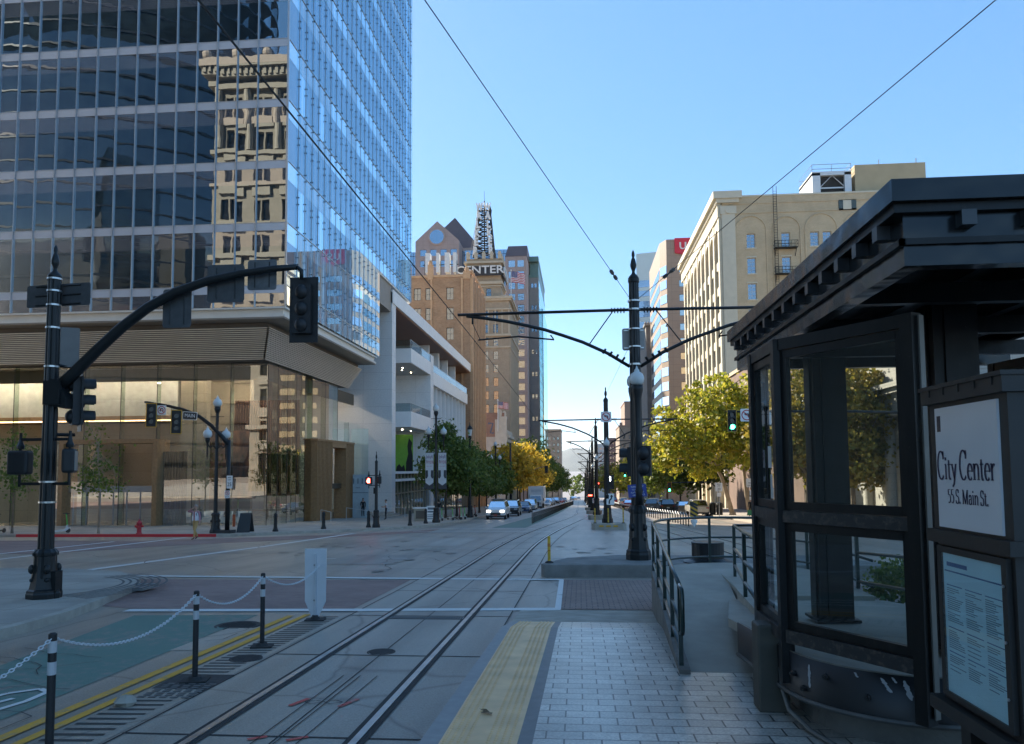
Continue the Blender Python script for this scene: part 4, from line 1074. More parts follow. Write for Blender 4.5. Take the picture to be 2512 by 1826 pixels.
a = MB(); textmb(a, 'BANK', (25.6, 53.58, 6.75), (1, 0, 0), (0, 0, 1), 1.0, .05); a.build('frieze_lettering', M('cut_letter', (.2, .19, .17), .8), bk, True)
for k in range(7):
    a = MB(); a.box(28.3 + 4.5 * k, 30.6 + 4.5 * k, 54.33, 54.4, -.4, 5.0); a.build('window', DWIN[1], bk, True)
# brown brick block
br = empty('brown_brick_building', (36, 97, gz(97)), 'plain brown brick block between the stone bank and the arched cream building', 'building')
block(br, 'wall', brickmat('brown_brick', (.24, .155, .12), (.2, .13, .1), (.2, .16, .13), .42, .15, .012), 22.2, 60, 77.9, 117.5, gz(100) - 1, 15.5, left=False)
a = MB(); a.box(22.0, 60, 77.85, 117.5, 15.5, 16.0); a.build('coping', TSTONE, br, True)
# arched cream building
KB = brickmat('buff_brick', (.66, .52, .335), (.62, .48, .30), (.54, .43, .3), .42, .15, .012, .85, dirt=.15)
KS = M('cream_terracotta', (.62, .56, .43), .6, 0, .08, 1)
KWIN = [M('white_sash', (.62, .6, .55), .5), windowglass('sash_glass', (.03, .04, .06), .3, .01, 1)]
kb = empty('arched_building', (40, 135, gz(135)), 'buff brick and cream block with blind arches, heavy cornice and fire escape', 'building')
op = []
for r in range(9):
    z = 27.7 - 3.98 * r + 3.98 * 2
    for x in (25.87, 31.05, 35.3, 37.15, 41.2, 43.1, 47.2): op.append((x, x + 1.28, z - (.0 if r else -.0), z + (2.45 if r else 2.2)))
block(kb, 'wall', KB, 22.3, 62, 118, 160, gz(120), 43.6, north=op, left=False, wmats=KWIN, nx=2, nz=4, depth=.35)
for q_, o_ in enumerate(op):
    a = MB(); a.box(o_[0] - .15, o_[1] + .15, 117.88, 118, o_[2] - .18, o_[2]); a.build('window_sill', KS, kb, True)
    if q_ > 6: a = MB(); a.box(o_[0] - .15, o_[1] + .15, 117.92, 118, o_[3], o_[3] + .2); a.build('lintel', KS, kb, True)
a = MB(); a.smooth = False
for cxx, rr in ((26.5, 2.3), (31.8, 2.05), (36.9, 2.35), (42.6, 2.35), (48, 2.2)):
    pts = [(cxx + rr * cos(t), 117.97, 38.3 + rr * sin(t)) for t in [pi * k / 16 for k in range(17)]]
    pts = [(cxx + rr, 117.97, 6)] + pts + [(cxx - rr, 117.97, 6)]
    a.tube(pts, .12, 5)
a.box(22.3, 62, 117.9, 118, 41.0, 41.25); a.box(22.3, 62, 117.9, 118, 42.5, 42.7)
a.build('blind_arches', KB, kb, True)
a = MB(); a.box(22.2, 24.2, 117.8, 118, gz(118), 41.0); a.box(22.0, 24.4, 117.7, 118.2, 41.0, 42.2)
a.cyl((23.2, 117.75, 41.55), (23.2, 117.6, 41.55), .5, 14)
a.build('corner_pilaster', KS, kb, True)
a = MB(); a.box(20.9, 25.2, 117.2, 160, 43.3, 44.4); a.box(21.4, 24.8, 117.5, 160, 42.7, 43.3); a.box(62, 24.0, 117.9, 160, 43.6, 43.85)
k = 118
while k < 160: a.box(21.3, 22.1, k, k + .35, 42.45, 42.75); k += .9
a.build('cornice', KS, kb, True)
a = MB()
ny = 9
for k in range(ny + 1):
    y = 118.1 + 4.3 * k; a.box(21.75, 22.3, y, y + 1.0, gz(140), 40.6)
for k in range(ny):
    y0 = 119.1 + 4.3 * k; cyy = y0 + 1.65
    for r_ in range(12):
        t0, t1 = pi * r_ / 12, pi * (r_ + 1) / 12
        a.hexa([(21.85, cyy + 1.65 * cos(t0), 37.6 + 1.65 * sin(t0)), (22.3, cyy + 1.65 * cos(t0), 37.6 + 1.65 * sin(t0)), (22.3, cyy + 1.65 * cos(t1), 37.6 + 1.65 * sin(t1)), (21.85, cyy + 1.65 * cos(t1), 37.6 + 1.65 * sin(t1)),
                (21.85, cyy + 1.65 * cos(t0), 40.6), (22.3, cyy + 1.65 * cos(t0), 40.6), (22.3, cyy + 1.65 * cos(t1), 40.6), (21.85, cyy + 1.65 * cos(t1), 40.6)])
    for r_ in range(8): a.box(22.05, 22.3, y0, y0 + 3.3, 5.2 + 3.98 * r_, 6.5 + 3.98 * r_)
a.box(21.6, 22.3, 118, 160, 40.6, 42.5); a.build('street_arcade', KS, kb, True)
a = MB()
for k in range(ny):
    for r_ in range(9): a.box(22.28, 22.29, 119.2 + 4.3 * k, 122.3 + 4.3 * k, 6.5 + 3.98 * r_ - 3.98, 9.1 + 3.98 * r_ - 3.98)
a.build('street_windows', windowglass('kearns_glass', (.1, .1, .09), .3, .02), kb, True)
IRON = M('black_iron', (.02, .02, .02), .6, .3)
a = MB()
for z in (35.4, 31.4, 27.4, 23.4):
    a.box(29.8, 33.2, 116.9, 118, z - .1, z)
    for zz in (.45, .95): a.tube([(29.8, 118, z + zz), (29.8, 116.9, z + zz), (33.2, 116.9, z + zz), (33.2, 118, z + zz)], .04, 4)
    for k in range(8): a.cyl((29.8 + .486 * k, 116.9, z), (29.8 + .486 * k, 116.9, z + .95), .03, 4)
    a.tube([(30, 118, z - 1.2), (30, 117, z - .1)], .05, 4); a.tube([(33, 118, z - 1.2), (33, 117, z - .1)], .05, 4)
for x in (29.9, 30.4): a.cyl((x, 117.6, 15), (x, 117.6, 45.0), .04, 4)
k = 15
while k < 44.5: a.cyl((29.9, 117.6, k), (30.4, 117.6, k), .025, 4); k += .4
a.build('fire_escape', IRON, kb, True)
a = MB(); a.box(39.6, 42.2, 117.9, 118, 41.0, 42.6); a.build('louvred_vent', M('green_shutter', (.07, .1, .1), .6), kb, True)
a = MB(); a.box(40.25, 41.45, 117.85, 117.9, 41.1, 42.5); a.build('vent_panel', KS, kb, True)
a = MB(); a.box(42.6, 53, 119.2, 130, 43.6, 48.4); a.build('penthouse', M('buff_render', (.46, .37, .23), .85, 0, .1, .5), kb, True)
a = MB(); a.box(36.2, 37.4, 119, 126, 43.6, 47.3); a.box(41.0, 42.0, 119, 126, 43.6, 47.3); a.box(36.2, 42.0, 119, 126, 46.9, 47.5); a.box(37.4, 41.0, 119.3, 119.5, 44.9, 45.1)
a.tube([(37.4, 119.2, 45.1), (39.2, 119.2, 46.9), (41, 119.2, 45.1)], .08, 4)
o = a.build('cooling_tower', WHITE_METAL, kb, True)
a = MB(); a.box(37.4, 41.0, 119.6, 125, 43.7, 46.8); a.build('dark_louvre', M('vent_dark', (.03, .028, .025), .8), o, True)
a = MB()
for z in (47.9, 48.6): a.tube([(36.2, 119, z), (42, 119, z), (42, 126, z), (36.2, 126, z), (36.2, 119, z)], .04, 4)
for x in (36.2, 39.1, 42): a.cyl((x, 119, 47.5), (x, 119, 48.6), .04, 4)
for x in (46.5, 52): a.cyl((x, 120, 48.4), (x, 120, 49.4), .07, 5)
a.build('roof_rail', GREY_METAL, kb, True)
# brown bank tower with the red sign
ub = empty('bronze_tower', (35, 225, gz(225)), 'brown panelled office tower with strip windows and a red shield sign with white letters', 'tower')
op = []
for r in range(14):
    z = 54.6 - 3.92 * r; op.append((27.2, 31.5, z, z + 1.85)); op.append((33.5, 38, z, z + 1.85))
block(ub, 'wall', brickmat('brown_panel', (.36, .255, .18), (.34, .24, .17), (.24, .165, .12), 3.2, 1.96, .04, .5, dirt=.05, offset=0), 24.0, 60, 206, 240, gz(220), 63.6, north=op, left=False, wmats=[M('bronze_frame', (.1, .075, .05), .4, .4), windowglass('bronze_glass', (.05, .055, .06), .5, .02, .7, (1, .97, .9))], nx=3, nz=1, depth=.2)
a = MB()
a.hexa([(22.6, 209.5, gz(220)), (24.0, 206, gz(220)), (24, 240, gz(220)), (22.6, 240, gz(220)), (22.6, 209.5, 63.6), (24.0, 206, 63.6), (24, 240, 63.6), (22.6, 240, 63.6)]); a.build('corner_face', M('brown_panel_plain', (.4, .3, .22), .5), ub, True)
a = MB()
for r in range(14):
    z = 54.3 - 3.92 * r
    a.poly([(22.55, 209.4, z), (23.9, 206.1 - .08, z), (23.9, 206.02, z + 2.3), (22.55, 209.4, z + 2.3)])
    a.box(22.5, 22.58, 211, 238, z, z + 2.3)
a.build('corner_windows', windowglass('sky_glass', (.12, .2, .28), .5, .01, .5), ub, True)
a = MB(); a.prism([(26.2, 59.9), (26.2, 63.8), (32.6, 63.8), (32.6, 60.9), (29.4, 59.2), (27, 59.6)], lambda u, v, d: (u, d, v), 205.6, 206.0); o = a.build('red_shield', M('sign_red', (.62, .012, .03), .4), ub, True)
a = MB(); textmb(a, 'us', (29.3, 205.58, 62.0), (1, 0, 0), (0, 0, 1), 4.2, .1, sx=1.15); a.build('shield_letters', SIGNW, o, True)
# pale glass office behind it
pg = empty('pale_glass_office', (26, 300, gz(300)), 'pale green-white glass office with blue window bands, between the pole and the bronze tower', 'building')
R_ = RZ(radians(-12))
a = MB(); a.obox((29.2, 300, 36), (10, 12, 98), RZ(radians(-14))); a.build('wall', M('pale_panel', (.56, .64, .62), .25, 0, .04, .2), pg, True)
a = MB(); Rz = RZ(radians(-14))
for r in range(9):
    c = Vector((29.2, 300, 73 - 8.0 * r)); a.obox(c + Rz @ Vector((-.6, -6.05, 0)), (7.6, .1, 2.6), Rz); a.obox(c + Rz @ Vector((-.6, -6.05, -3.8)), (7.6, .1, 2.2), Rz)
a.build('window_bands', windowglass('band_glass', (.09, .15, .26), .4, .01, .5), pg, True)
a = MB()
for r in range(18): a.obox(Vector((29.2, 300, 82 - 4.0 * r)) + Rz @ Vector((4.1, -6.06, 0)), (1.3, .1, 3.4), Rz)
a.build('corner_glazing', windowglass('teal_glass', (.05, .14, .16), .4, .01, .5), pg, True)
# grey building below it
gy = empty('grey_stone_building', (32, 255, gz(255)), 'grey stone block with single small windows, right of the tall near pole', 'building')
op = []
for r in range(13):
    z = 41.5 - 4.0 * r
    for x in (24.6, 28.6): op.append((x, x + 1.35, z, z + 2.1))
block(gy, 'wall', brickmat('grey_stone', (.25, .235, .215), (.23, .215, .2), (.19, .18, .165), 1.2, .6, .012, .8), 21.4, 60, 242, 270, gz(250), 47.0, north=op, left=False, wmats=[M('window_frame_grey', (.12, .11, .1)), windowglass('walker_glass', (.04, .045, .05))], nx=1, nz=2)
a = MB(); a.box(20.9, 60, 241.5, 270, 47.0, 47.7)
for k in range(18): a.ball((21.2 + .85 * k, 241.7, 47.9), .3, 6, 5)
a.build('cornice', M('grey_trim', (.28, .265, .24)), gy, True)
# smaller ones further down on the right
pk = empty('stepped_tan_building', (24, 345, gz(345)), 'narrow tan building with a stepped top, just left of the tall near pole', 'building')
op = [(18.9 + 2.5 * c, 19.9 + 2.5 * c, 15 - 3.6 * r, 16.8 - 3.6 * r) for r in range(7) for c in range(3)]
block(pk, 'wall', brickmat('far_tan', (.42, .33, .26), (.39, .3, .235), (.34, .27, .21), .6, .2, .01), 17.4, 40, 335, 370, gz(350), 20.5, north=op, left=False, wmats=DWIN, nx=1, nz=1)
a = MB(); a.box(20.0, 40, 338, 370, 20.5, 31.0); a.box(17.2, 40, 334.7, 370, 20.5, 21.0); a.box(17.6, 18.8, 335, 338, 21, 22.2); a.box(19.8, 40, 337.8, 370, 31, 31.6); a.build('upper_storeys', M('far_tan_plain', (.36, .25, .2), .8), pk, True)
rd = empty('red_narrow_building', (19, 470, gz(470)), 'thin dark red building in the far gap left of the stepped tan building', 'building')
block(rd, 'wall', brickmat('far_red', (.2, .11, .1), (.17, .095, .09), (.2, .15, .14), .6, .3, .02), 18.0, 30, 470, 500, gz(480), 21, north=[(18.6 + 1.6 * c, 19.4 + 1.6 * c, 17 - 3 * r, 18.6 - 3 * r) for r in range(7) for c in range(3)], left=False, wmats=DWIN, nx=1, nz=1)
gw = empty('far_grey_office', (22, 640, gz(640)), 'pale grey far office block seen between the black poles', 'building')
block(gw, 'wall', M('far_grey', (.34, .37, .38), .7), 12.6, 32, 640, 680, gz(660), 23, north=[(13.6 + 3.1 * c, 15.6 + 3.1 * c, 18 - 3.4 * r, 19.8 - 3.4 * r) for r in range(8) for c in range(5)], left=False, wmats=[GREY_METAL, BLUEG], nx=1, nz=1)

# ---- across the street behind the camera: what the tower glass mirrors ------------------------
cb = empty('cream_stone_building', (-33, -8, gz(-8)), 'tall cream stone building with deep cornice and columns, mirrored in the tower glass', 'building')
CS = brickmat('cream_stone', (.31, .275, .215), (.345, .305, .24), (.25, .22, .175), 1.3, .55, .012, .75, dirt=.12, bstr=.3)
op = []
for r in range(11):
    z = 2.5 + 4.25 * r
    for k in range(7):
        x = -45.6 + 3.9 * k
        for dx in (0, 1.25): op.append((x + dx, x + dx + 1.05, z, z + 2.5))
mbx = MB(); facade(mbx, (-47, 3, 0), (1, 0, 0), 28, 50, [(a + 47, b + 47, c, d) for a, b, c, d in op], .4, (0, -1, 0), -1)
mbx.box(-47, -19, -25, 2.5, -1, 50)
mbx.build('wall', CS, cb, True)
a = MB()
for q in op: a.poly([(q[0], 2.62, q[2]), (q[1], 2.62, q[2]), (q[1], 2.62, q[3]), (q[0], 2.62, q[3])])
a.build('windows', windowglass('cream_glass', (.02, .02, .02), .2, .01, 1), cb, True)['kind'] = 'stuff'
a = MB(); a.box(-48.6, -17.6, -25, 4.8, 50.6, 51.6); a.box(-48.2, -18, -25, 4.3, 49.6, 50.6); a.box(-47.6, -18.5, -25, 3.6, 48.4, 49.0)
k = -48
while k < -18: a.box(k, k + .35, 3.3, 4.5, 49.8, 50.6); k += .8
for k in range(8): a.ball((-47.6 + 4 * k, 4.2, 52.2), .7, 8, 6)
for z in (40.4, 36.4, 27.8, 8.2): a.box(-47.4, -18.6, 0, 3.5, z, z + .5)
for r in range(11):
    for k in range(7): a.box(-45.8 + 3.9 * k, -43.1 + 3.9 * k, 3.0, 3.3, 1.3 + 4.25 * r, 2.3 + 4.25 * r)
for k in range(8):
    x = -46.9 + 3.9 * k; a.cyl((x + .45, 3.2, 41), (x + .45, 3.2, 48.3), .42, 12)
a.build('cornice', M('cream_trim', (.34, .305, .245), .7, 0, .1, 1), cb, True)
cb.location = (-29.04, 3.2, gz(3)); cb.scale = (.89, .89, .965)
dt = empty('dark_curved_tower', (-97, -45, gz(-45)), 'dark curved glass tower mirrored in the left part of the glass front', 'tower')
a = MB(); n = 40
ring = lambda z, r: [(-97 + 38 * r * cos(2 * pi * k / n), -45 + 26 * r * sin(2 * pi * k / n), z) for k in range(n)]
a.smooth = True; a.rings([ring(-2, 1), ring(96, 1)]); a.build('glass_skin', windowglass('dark_tower_glass', (.012, .018, .022), .12, .01, .3), dt, True)
a = MB(); a.smooth = False
for k in range(25): a.rings([ring(3 + 3.9 * k, 1.004), ring(3.3 + 3.9 * k, 1.004)])
a.build('floor_edges', M('dark_band', (.022, .026, .03), .4, .3), dt, True)
# ================================================================== street furniture
POLEM = M('pole_black_paint', (0.009, 0.011, 0.012), 0.42, 0.0, 0.25, 5, spec=.4)
SIGBLK = M('signal_black', (0.012, 0.012, 0.013), 0.55, 0, 0.2, 6)
STEELB = M('band_steel', (0.55, 0.55, 0.54), 0.3, 0.9, 0.1, 10)
SIGNBACK = M('sign_back_grey', (0.085, 0.088, 0.092), 0.55, 0.3, 0.25, 6)
SIGNPALE = M('sign_back_pale', (0.33, 0.31, 0.29), 0.5, 0.3, 0.15, 4)
SIGN_W = M('sign_face_white', (0.82, 0.82, 0.80), 0.45, 0, 0.06, 4)
SIGN_R = M('sign_red_ink', (0.5, 0.02, 0.025), 0.5, 0, 0.08, 4)
SIGN_K = M('sign_black_ink', (0.015, 0.015, 0.016), 0.5)
YEL = M('signal_yellow', (0.62, 0.34, 0.02), 0.5, 0, 0.1, 4)
GLOBE = M('globe_milk', (0.60, 0.63, 0.62), 0.25, 0, 0.06, 3)
WIRE = M('wire_dark', (0.03, 0.03, 0.032), 0.6)
PORC = M('insulator', (0.12, 0.11, 0.1), 0.4)
LENS_OFF = M('lens_dark', (0.02, 0.018, 0.018), 0.2)

def fluted(mb, x, y, z0, z1, r0, r1, n=24):
    mb.smooth = False
    mb.lathe([(r0, 0), (r0 * .98, .1), (r1, z1 - z0)], (x, y, z0), n, .10)
def pedestal(mb, x, y, z, r, h):
    """cast pedestal with an octagonal foot, bell and rings"""
    mb.smooth = False
    mb.lathe([(r * 1.32, 0), (r * 1.34, .10 * h), (r * 1.28, .14 * h), (r * 1.28, .17 * h), (r * 1.12, .2 * h), (r * 1.05, .28 * h), (r * .95, .42 * h)], (x, y, z), 8)
    mb.lathe([(r * 1.0, .42 * h), (r * .92, .55 * h), (r * .86, .7 * h), (r * .84, .86 * h), (r * .95, .87 * h), (r * .97, .93 * h), (r * .88, .96 * h), (r * .74, 1.0 * h)], (x, y, z), 24, .07)
    for k in range(4):
        a = pi / 4 + k * pi / 2
        mb.ball((x + r * .95 * cos(a), y + r * .95 * sin(a), z + .6 * h), r * .26, 8, 6, sz=1.5)
        mb.ball((x + r * .9 * cos(a), y + r * .9 * sin(a), z + .38 * h), r * .2, 8, 6)
def finial(mb, x, y, z, r, h):
    mb.smooth = True
    mb.lathe([(r * 1.12, 0), (r * 1.15, .05 * h), (r * .9, .12 * h), (r * .42, .2 * h), (r * .3, .26 * h), (r * .34, .3 * h), (r * .62, .42 * h), (r * .66, .5 * h), (r * .42, .68 * h), (r * .22, .74 * h), (r * .34, .8 * h), (r * .3, .9 * h), (r * .03, h)], (x, y, z), 14)
def globe(name, parent, x, y, z, r=.22):
    g_ = MB(); g_.smooth = True
    g_.lathe([(r * .62, 0), (r * .95, .35 * r), (r * 1.04, .8 * r), (r * 1.0, 1.15 * r), (r * .82, 1.6 * r), (r * .45, 1.85 * r), (r * .36, 1.95 * r), (r * .38, 2.1 * r), (r * .2, 2.3 * r), (r * .04, 2.75 * r)], (x, y, z), 16)
    return g_.build(name, GLOBE, parent, True)
def signal_head(parent, x, y, z, facing, w=.34, h=1.05, back=True, yellow=False, lit=None, cells=3, bw=.56, bh=1.26, name='signal_head'):
    """facing = +1: lenses look towards +Y (away from the camera); -1: towards the camera; (dx, dy) otherwise"""
    d = Vector((0, facing, 0)) if not isinstance(facing, tuple) else Vector((*facing, 0)).normalized()
    s = Vector((d.y, -d.x, 0)); R = Matrix((s, d, Vector((0, 0, 1)))).transposed()
    c = Vector((x, y, z)); m = MB()
    m.obox(c, (w, .2, h), R)
    if back:
        m.obox(c + d * .06, (bw, .015, bh), R)
        for k in range(5):
            for q in (-1, 1): m.obox(c + d * .05 + s * q * bw * .42 + Vector((0, 0, (k - 2) * bh / 5.6)), (.03, .03, .1), R)
    m.smooth = True
    for k in range(cells):
        zc = z + (1 - k) * h / cells if cells == 3 else z + (.5 - k) * h / cells
        # rounded housing behind and visor in front
        m.ball(tuple(c + Vector((0, 0, zc - z)) - d * .08), h / cells * .46, 10, 8, sx=.9, sy=.9)
        rr = h / cells * .42; n = 12; ringa = []; ringb = []
        for i in range(n - 2):
            a = -pi * .15 + i * (pi * 1.3) / (n - 3)
            ringa.append(c + Vector((0, 0, zc - z)) + d * .1 + s * rr * cos(a) + Vector((0, 0, rr * sin(a))))
            ringb.append(ringa[-1] + d * .24)
        m.rings([ringa, ringb], False, False, closed=False)
    m.smooth = False
    o = m.build(name, SIGBLK, parent, True)
    if yellow:
        e = MB(); t = .04
        for a0, a1, b0, b1 in ((-bw / 2, -bw / 2 + t, -bh / 2, bh / 2), (bw / 2 - t, bw / 2, -bh / 2, bh / 2), (-bw / 2, bw / 2, bh / 2 - t, bh / 2), (-bw / 2, bw / 2, -bh / 2, -bh / 2 + t)):
            e.obox(c + d * .075 + s * (a0 + a1) / 2 + Vector((0, 0, (b0 + b1) / 2)), (a1 - a0, .012, b1 - b0), R)
        e.build('reflective_border', YEL, o, True)
    for k in range(cells):
        zc = z + (1 - k) * h / cells if cells == 3 else z + (.5 - k) * h / cells
        l = MB(); q = c + Vector((0, 0, zc - z)) + d * .105; l.cyl(tuple(q), tuple(q + d * .02), h / cells * .40, 14)
        on = lit and lit[0] == k
        l.build('lens', emit('lamp_' + lit[1], {'green': (.05, 1, .45), 'red': (1, .05, .03), 'white': (.9, .95, 1)}[lit[1]], 5) if on else LENS_OFF, o, True)
    return o
def plate(parent, name, mat, cx, cy, cz, w, h, yaw_=0.0, t=.012, bev=.03, tilt=0.0):
    """rounded sign plate, its face towards -Y turned by yaw_"""
    m = MB(); R = RZ(yaw_) @ RY(tilt); r = min(w, h) * .09; pts = []
    for sx_, sz_, a0 in ((1, 1, 0), (-1, 1, 90), (-1, -1, 180), (1, -1, 270)):
        for k in range(4):
            a = radians(a0 + 30 * k); pts.append((sx_ * (w / 2 - r) + r * cos(a), sz_ * (h / 2 - r) + r * sin(a)))
    c = Vector((cx, cy, cz)); m.prism(pts, lambda u, v, d: c + R @ Vector((u, d, v)), -t / 2, t / 2)
    o = m.build(name, mat, parent, True)
    return o, (lambda u, v, d=0.0: c + R @ Vector((u, -t / 2 - .003 - d, v))), R
def ring_mark(parent, P, R, r, w, mat, slash=True, name='prohibition_ring'):
    m = MB(); n = 28
    for i in range(n):
        a, b = 2 * pi * i / n, 2 * pi * (i + 1) / n
        m.poly([P(r * cos(a), r * sin(a), .002), P(r * cos(b), r * sin(b), .002), P((r - w) * cos(b), (r - w) * sin(b), .002), P((r - w) * cos(a), (r - w) * sin(a), .002)])
    if slash:
        a = radians(135); u, v = cos(a), sin(a); k = w * .42
        m.poly([P(r * .95 * u - k * v, r * .95 * v + k * u, .004), P(r * .95 * u + k * v, r * .95 * v - k * u, .004), P(-r * .95 * u + k * v, -r * .95 * v - k * u, .004), P(-r * .95 * u - k * v, -r * .95 * v + k * u, .004)])
    return m.build(name, mat, parent, True)
def arrow_mark(parent, P, pts, w, head, mat=None, name='arrow'):
    m = MB()
    for (a, b), (c, d) in zip(pts[:-1], pts[1:]):
        L = hypot(c - a, d - b); nx, ny = -(d - b) / L * w / 2, (c - a) / L * w / 2
        m.poly([P(a + nx, b + ny, .001), P(c + nx, d + ny, .001), P(c - nx, d - ny, .001), P(a - nx, b - ny, .001)])
    (a, b), (c, d) = pts[-2], pts[-1]; L = hypot(c - a, d - b); tx, ty = (c - a) / L, (d - b) / L
    m.poly([P(c + tx * head, d + ty * head, .001), P(c - ty * head * .8, d + tx * head * .8, .001), P(c + ty * head * .8, d - tx * head * .8, .001)])
    return m.build(name, mat or SIGN_K, parent, True)
def letters(parent, P, R, lines, mat, name='lettering', sx=.85):
    for s, u, v, size in lines: m = MB(); textmb(m, s, P(u, v, .0), R @ Vector((1, 0, 0)), (0, 0, 1), size, .004, sx=sx); m.build(name, mat, parent, True)
def no_left_sign(parent, x, y, z, s, t=.012, uturn=False):
    o, P, R = plate(parent, 'turn_sign', SIGN_W, x, y, z, s, s, t=t)
    if uturn: arrow_mark(o, P, [(.16 * s, -.22 * s), (.16 * s, .12 * s), (0, .2 * s), (-.14 * s, .12 * s), (-.14 * s, -.02 * s)], .09 * s, .14 * s)
    else: arrow_mark(o, P, [(.14 * s, -.2 * s), (.14 * s, .08 * s), (-.06 * s, .08 * s)], .1 * s, .16 * s)
    ring_mark(o, P, R, .42 * s, .075 * s, SIGN_R)
    return o

# ---- tall centre poles carrying the wires -------------------------------------------------
def wire_pole(x, y, z, h, label, near=False, arm_z=None, xl_=None, xr_=None, lamp=True):
    e = empty('wire_pole', (x, y, z), label, 'pole', 'black fluted wire poles along the tram tracks')
    m = MB(); pedestal(m, x, y, z, .27, 1.55); m.build('pedestal', POLEM, e, True)
    m = MB(); fluted(m, x, y, z + 1.5, z + h - .95, .19, .145); m.smooth = False
    m.lathe([(.15, 0), (.165, .04), (.165, .1), (.14, .14)], (x, y, z + h - 1.0), 20); m.build('shaft', POLEM, e, True)
    m = MB(); finial(m, x, y, z + h - .9, .14, .9); m.build('finial', POLEM, e, True)
    az = arm_z if arm_z is not None else z + h - 2.15
    m = MB(); m.smooth = True
    ln_, rn_ = xl_ - .62, xr_ + .62
    m.tube([(ln_, y, az - .03), (x, y, az), (rn_, y, az - .03)], .045, 8)
    for sgn, tx in ((-1, ln_), (1, rn_)):
        L = abs(tx - x)
        pts = [(x + sgn * L * q, y, az + dz) for q, dz in ((.03, -1.68), (.15, -1.28), (.29, -.93), (.40, -.72), (.50, -.54), (.61, -.39), (.72, -.26), (.84, -.15), (.95, -.07))]
        m.tube(pts, .05, 8)
        m.tube([(x + sgn * L * .12, y, az - .04), (x + sgn * L * .26, y, az - 1.05)], .018, 5)
        sx_ = tx - sgn * .45
        m.tube([(sx_, y, az - .05), (sx_, y, az - .32)], .03, 6); m.tube([(sx_, y, az - .3), (sx_ - sgn * .22, y, az - .78)], .01, 4)
        m.tube([(x + sgn * L * .47, y, az - .70), (x + sgn * L * .45, y, az - .84), (x + sgn * L * .65, y, az - .72), (x + sgn * (L - .62), y, az - .8)], .026, 6)
        for q in range(5): m.cyl((x + sgn * (.28 + .09 * q), y, az - .012), (x + sgn * (.31 + .09 * q), y, az - .012), .085, 8)
        if near:
            for q in range(4):
                t = .06 + .035 * q; a = Vector((x + sgn * L * t, y, az - 1.56 + .22 * (t - .03) / .09)); m.cyl(tuple(a), tuple(a + Vector((sgn * .05, 0, .035))), .085, 8)
    m.build('cantilever_arm', POLEM, e, True)
    for zz in (az, az - 1.62, az + .25): m = MB(); m.lathe([(.185, 0), (.185, .05)], (x, y, zz - .025), 16); m.build('clamp_band', STEELB, e, True)
    if lamp:
        gzz = z + 5.0
        for sy in ((-.32, .02), (.32, -.02)) if near else ((-.3, .0),):
            m = MB(); m.smooth = True
            m.lathe([(.12, 0), (.10, .3), (.12, .4), (.09, .5), (.10, 1.6), (.13, 1.7), (.09, 2.0), (.11, 3.0), (.15, 3.2), (.17, 3.3), (.17, 3.42)], (x + sy[1], y + sy[0], gzz - 3.42), 14)
            b = m.build('lamp_bracket', POLEM, e, True)
            globe('lamp_globe', b, x + sy[1], y + sy[0], gzz, .205)
    return e
PX = 1.66
def island(y0, y1, h, label, x0=.8, x1=2.6, group='concrete islands under the wire poles'):
    m = MB(); m.slab([(x0, y0 + .15), (x0 + .2, y0), (x1 - .2, y0), (x1, y0 + .15), (x1, y1), (x0, y1)], lambda x, y: gz(y) - .1, lambda x, y: gz(y) + h)
    return m.thing('pole_island', CONC, label, 'island', group, bevel=.02)
pl = MB(); pl.slab([(-1.08, 21.2), (-.98, 20.95), (8.0, 20.95), (8.2, 21.4), (7.2, 24.3), (1.2, 24.3), (-.4, 23.2)], lambda x, y: gz(y) - .1, lambda x, y: gz(y) + .35)
pl.thing('concrete_plinth', M('worn_concrete', (.23, .222, .205), .9, 0, .35, 1.8, .5, 14), 'long worn concrete plinth under the nearest tall pole, beyond the brick paving', 'plinth', bevel=.025)
near_pole = wire_pole(PX, 22.55, gz(22.55) + .35, 9.05, 'nearest tall black fluted pole, with twin globes and blue notice, on the worn plinth', True, 6.86, -2.95, 6.4)
labels = ['second tall pole, carrying a no-left-turn sign and a keep-right arrow, on its yellow-marked island',
          'third tall pole down the tracks, plain with a low dark pedestal', 'fourth tall pole, with the tram signal lit red at its foot',
          'fifth tall pole down the tracks, partly behind the fourth', 'sixth tall pole down the tracks, small between the far arms',
          'seventh tall pole, tiny near the end of the wires', 'eighth tall pole, among the farthest wire arms']
for k, y in enumerate((50.8, 71.0, 92.0, 115.0, 145.0, 180.0, 220.0)):
    z = gz(y)
    if k < 4: island(y - 1.1, y + 1.3, .4, ['concrete island with three yellow dashes at the second pole', 'low concrete island at the third tall pole', 'low concrete island at the fourth tall pole', 'low concrete island at the fifth tall pole'][k], .75, 2.95 if k == 0 else 2.6)
    wire_pole(PX + .12 - (.25 if k else 0), y, z + .4, 8.9, labels[k], False, None, xl(y), xr(y), lamp=(k < 3))
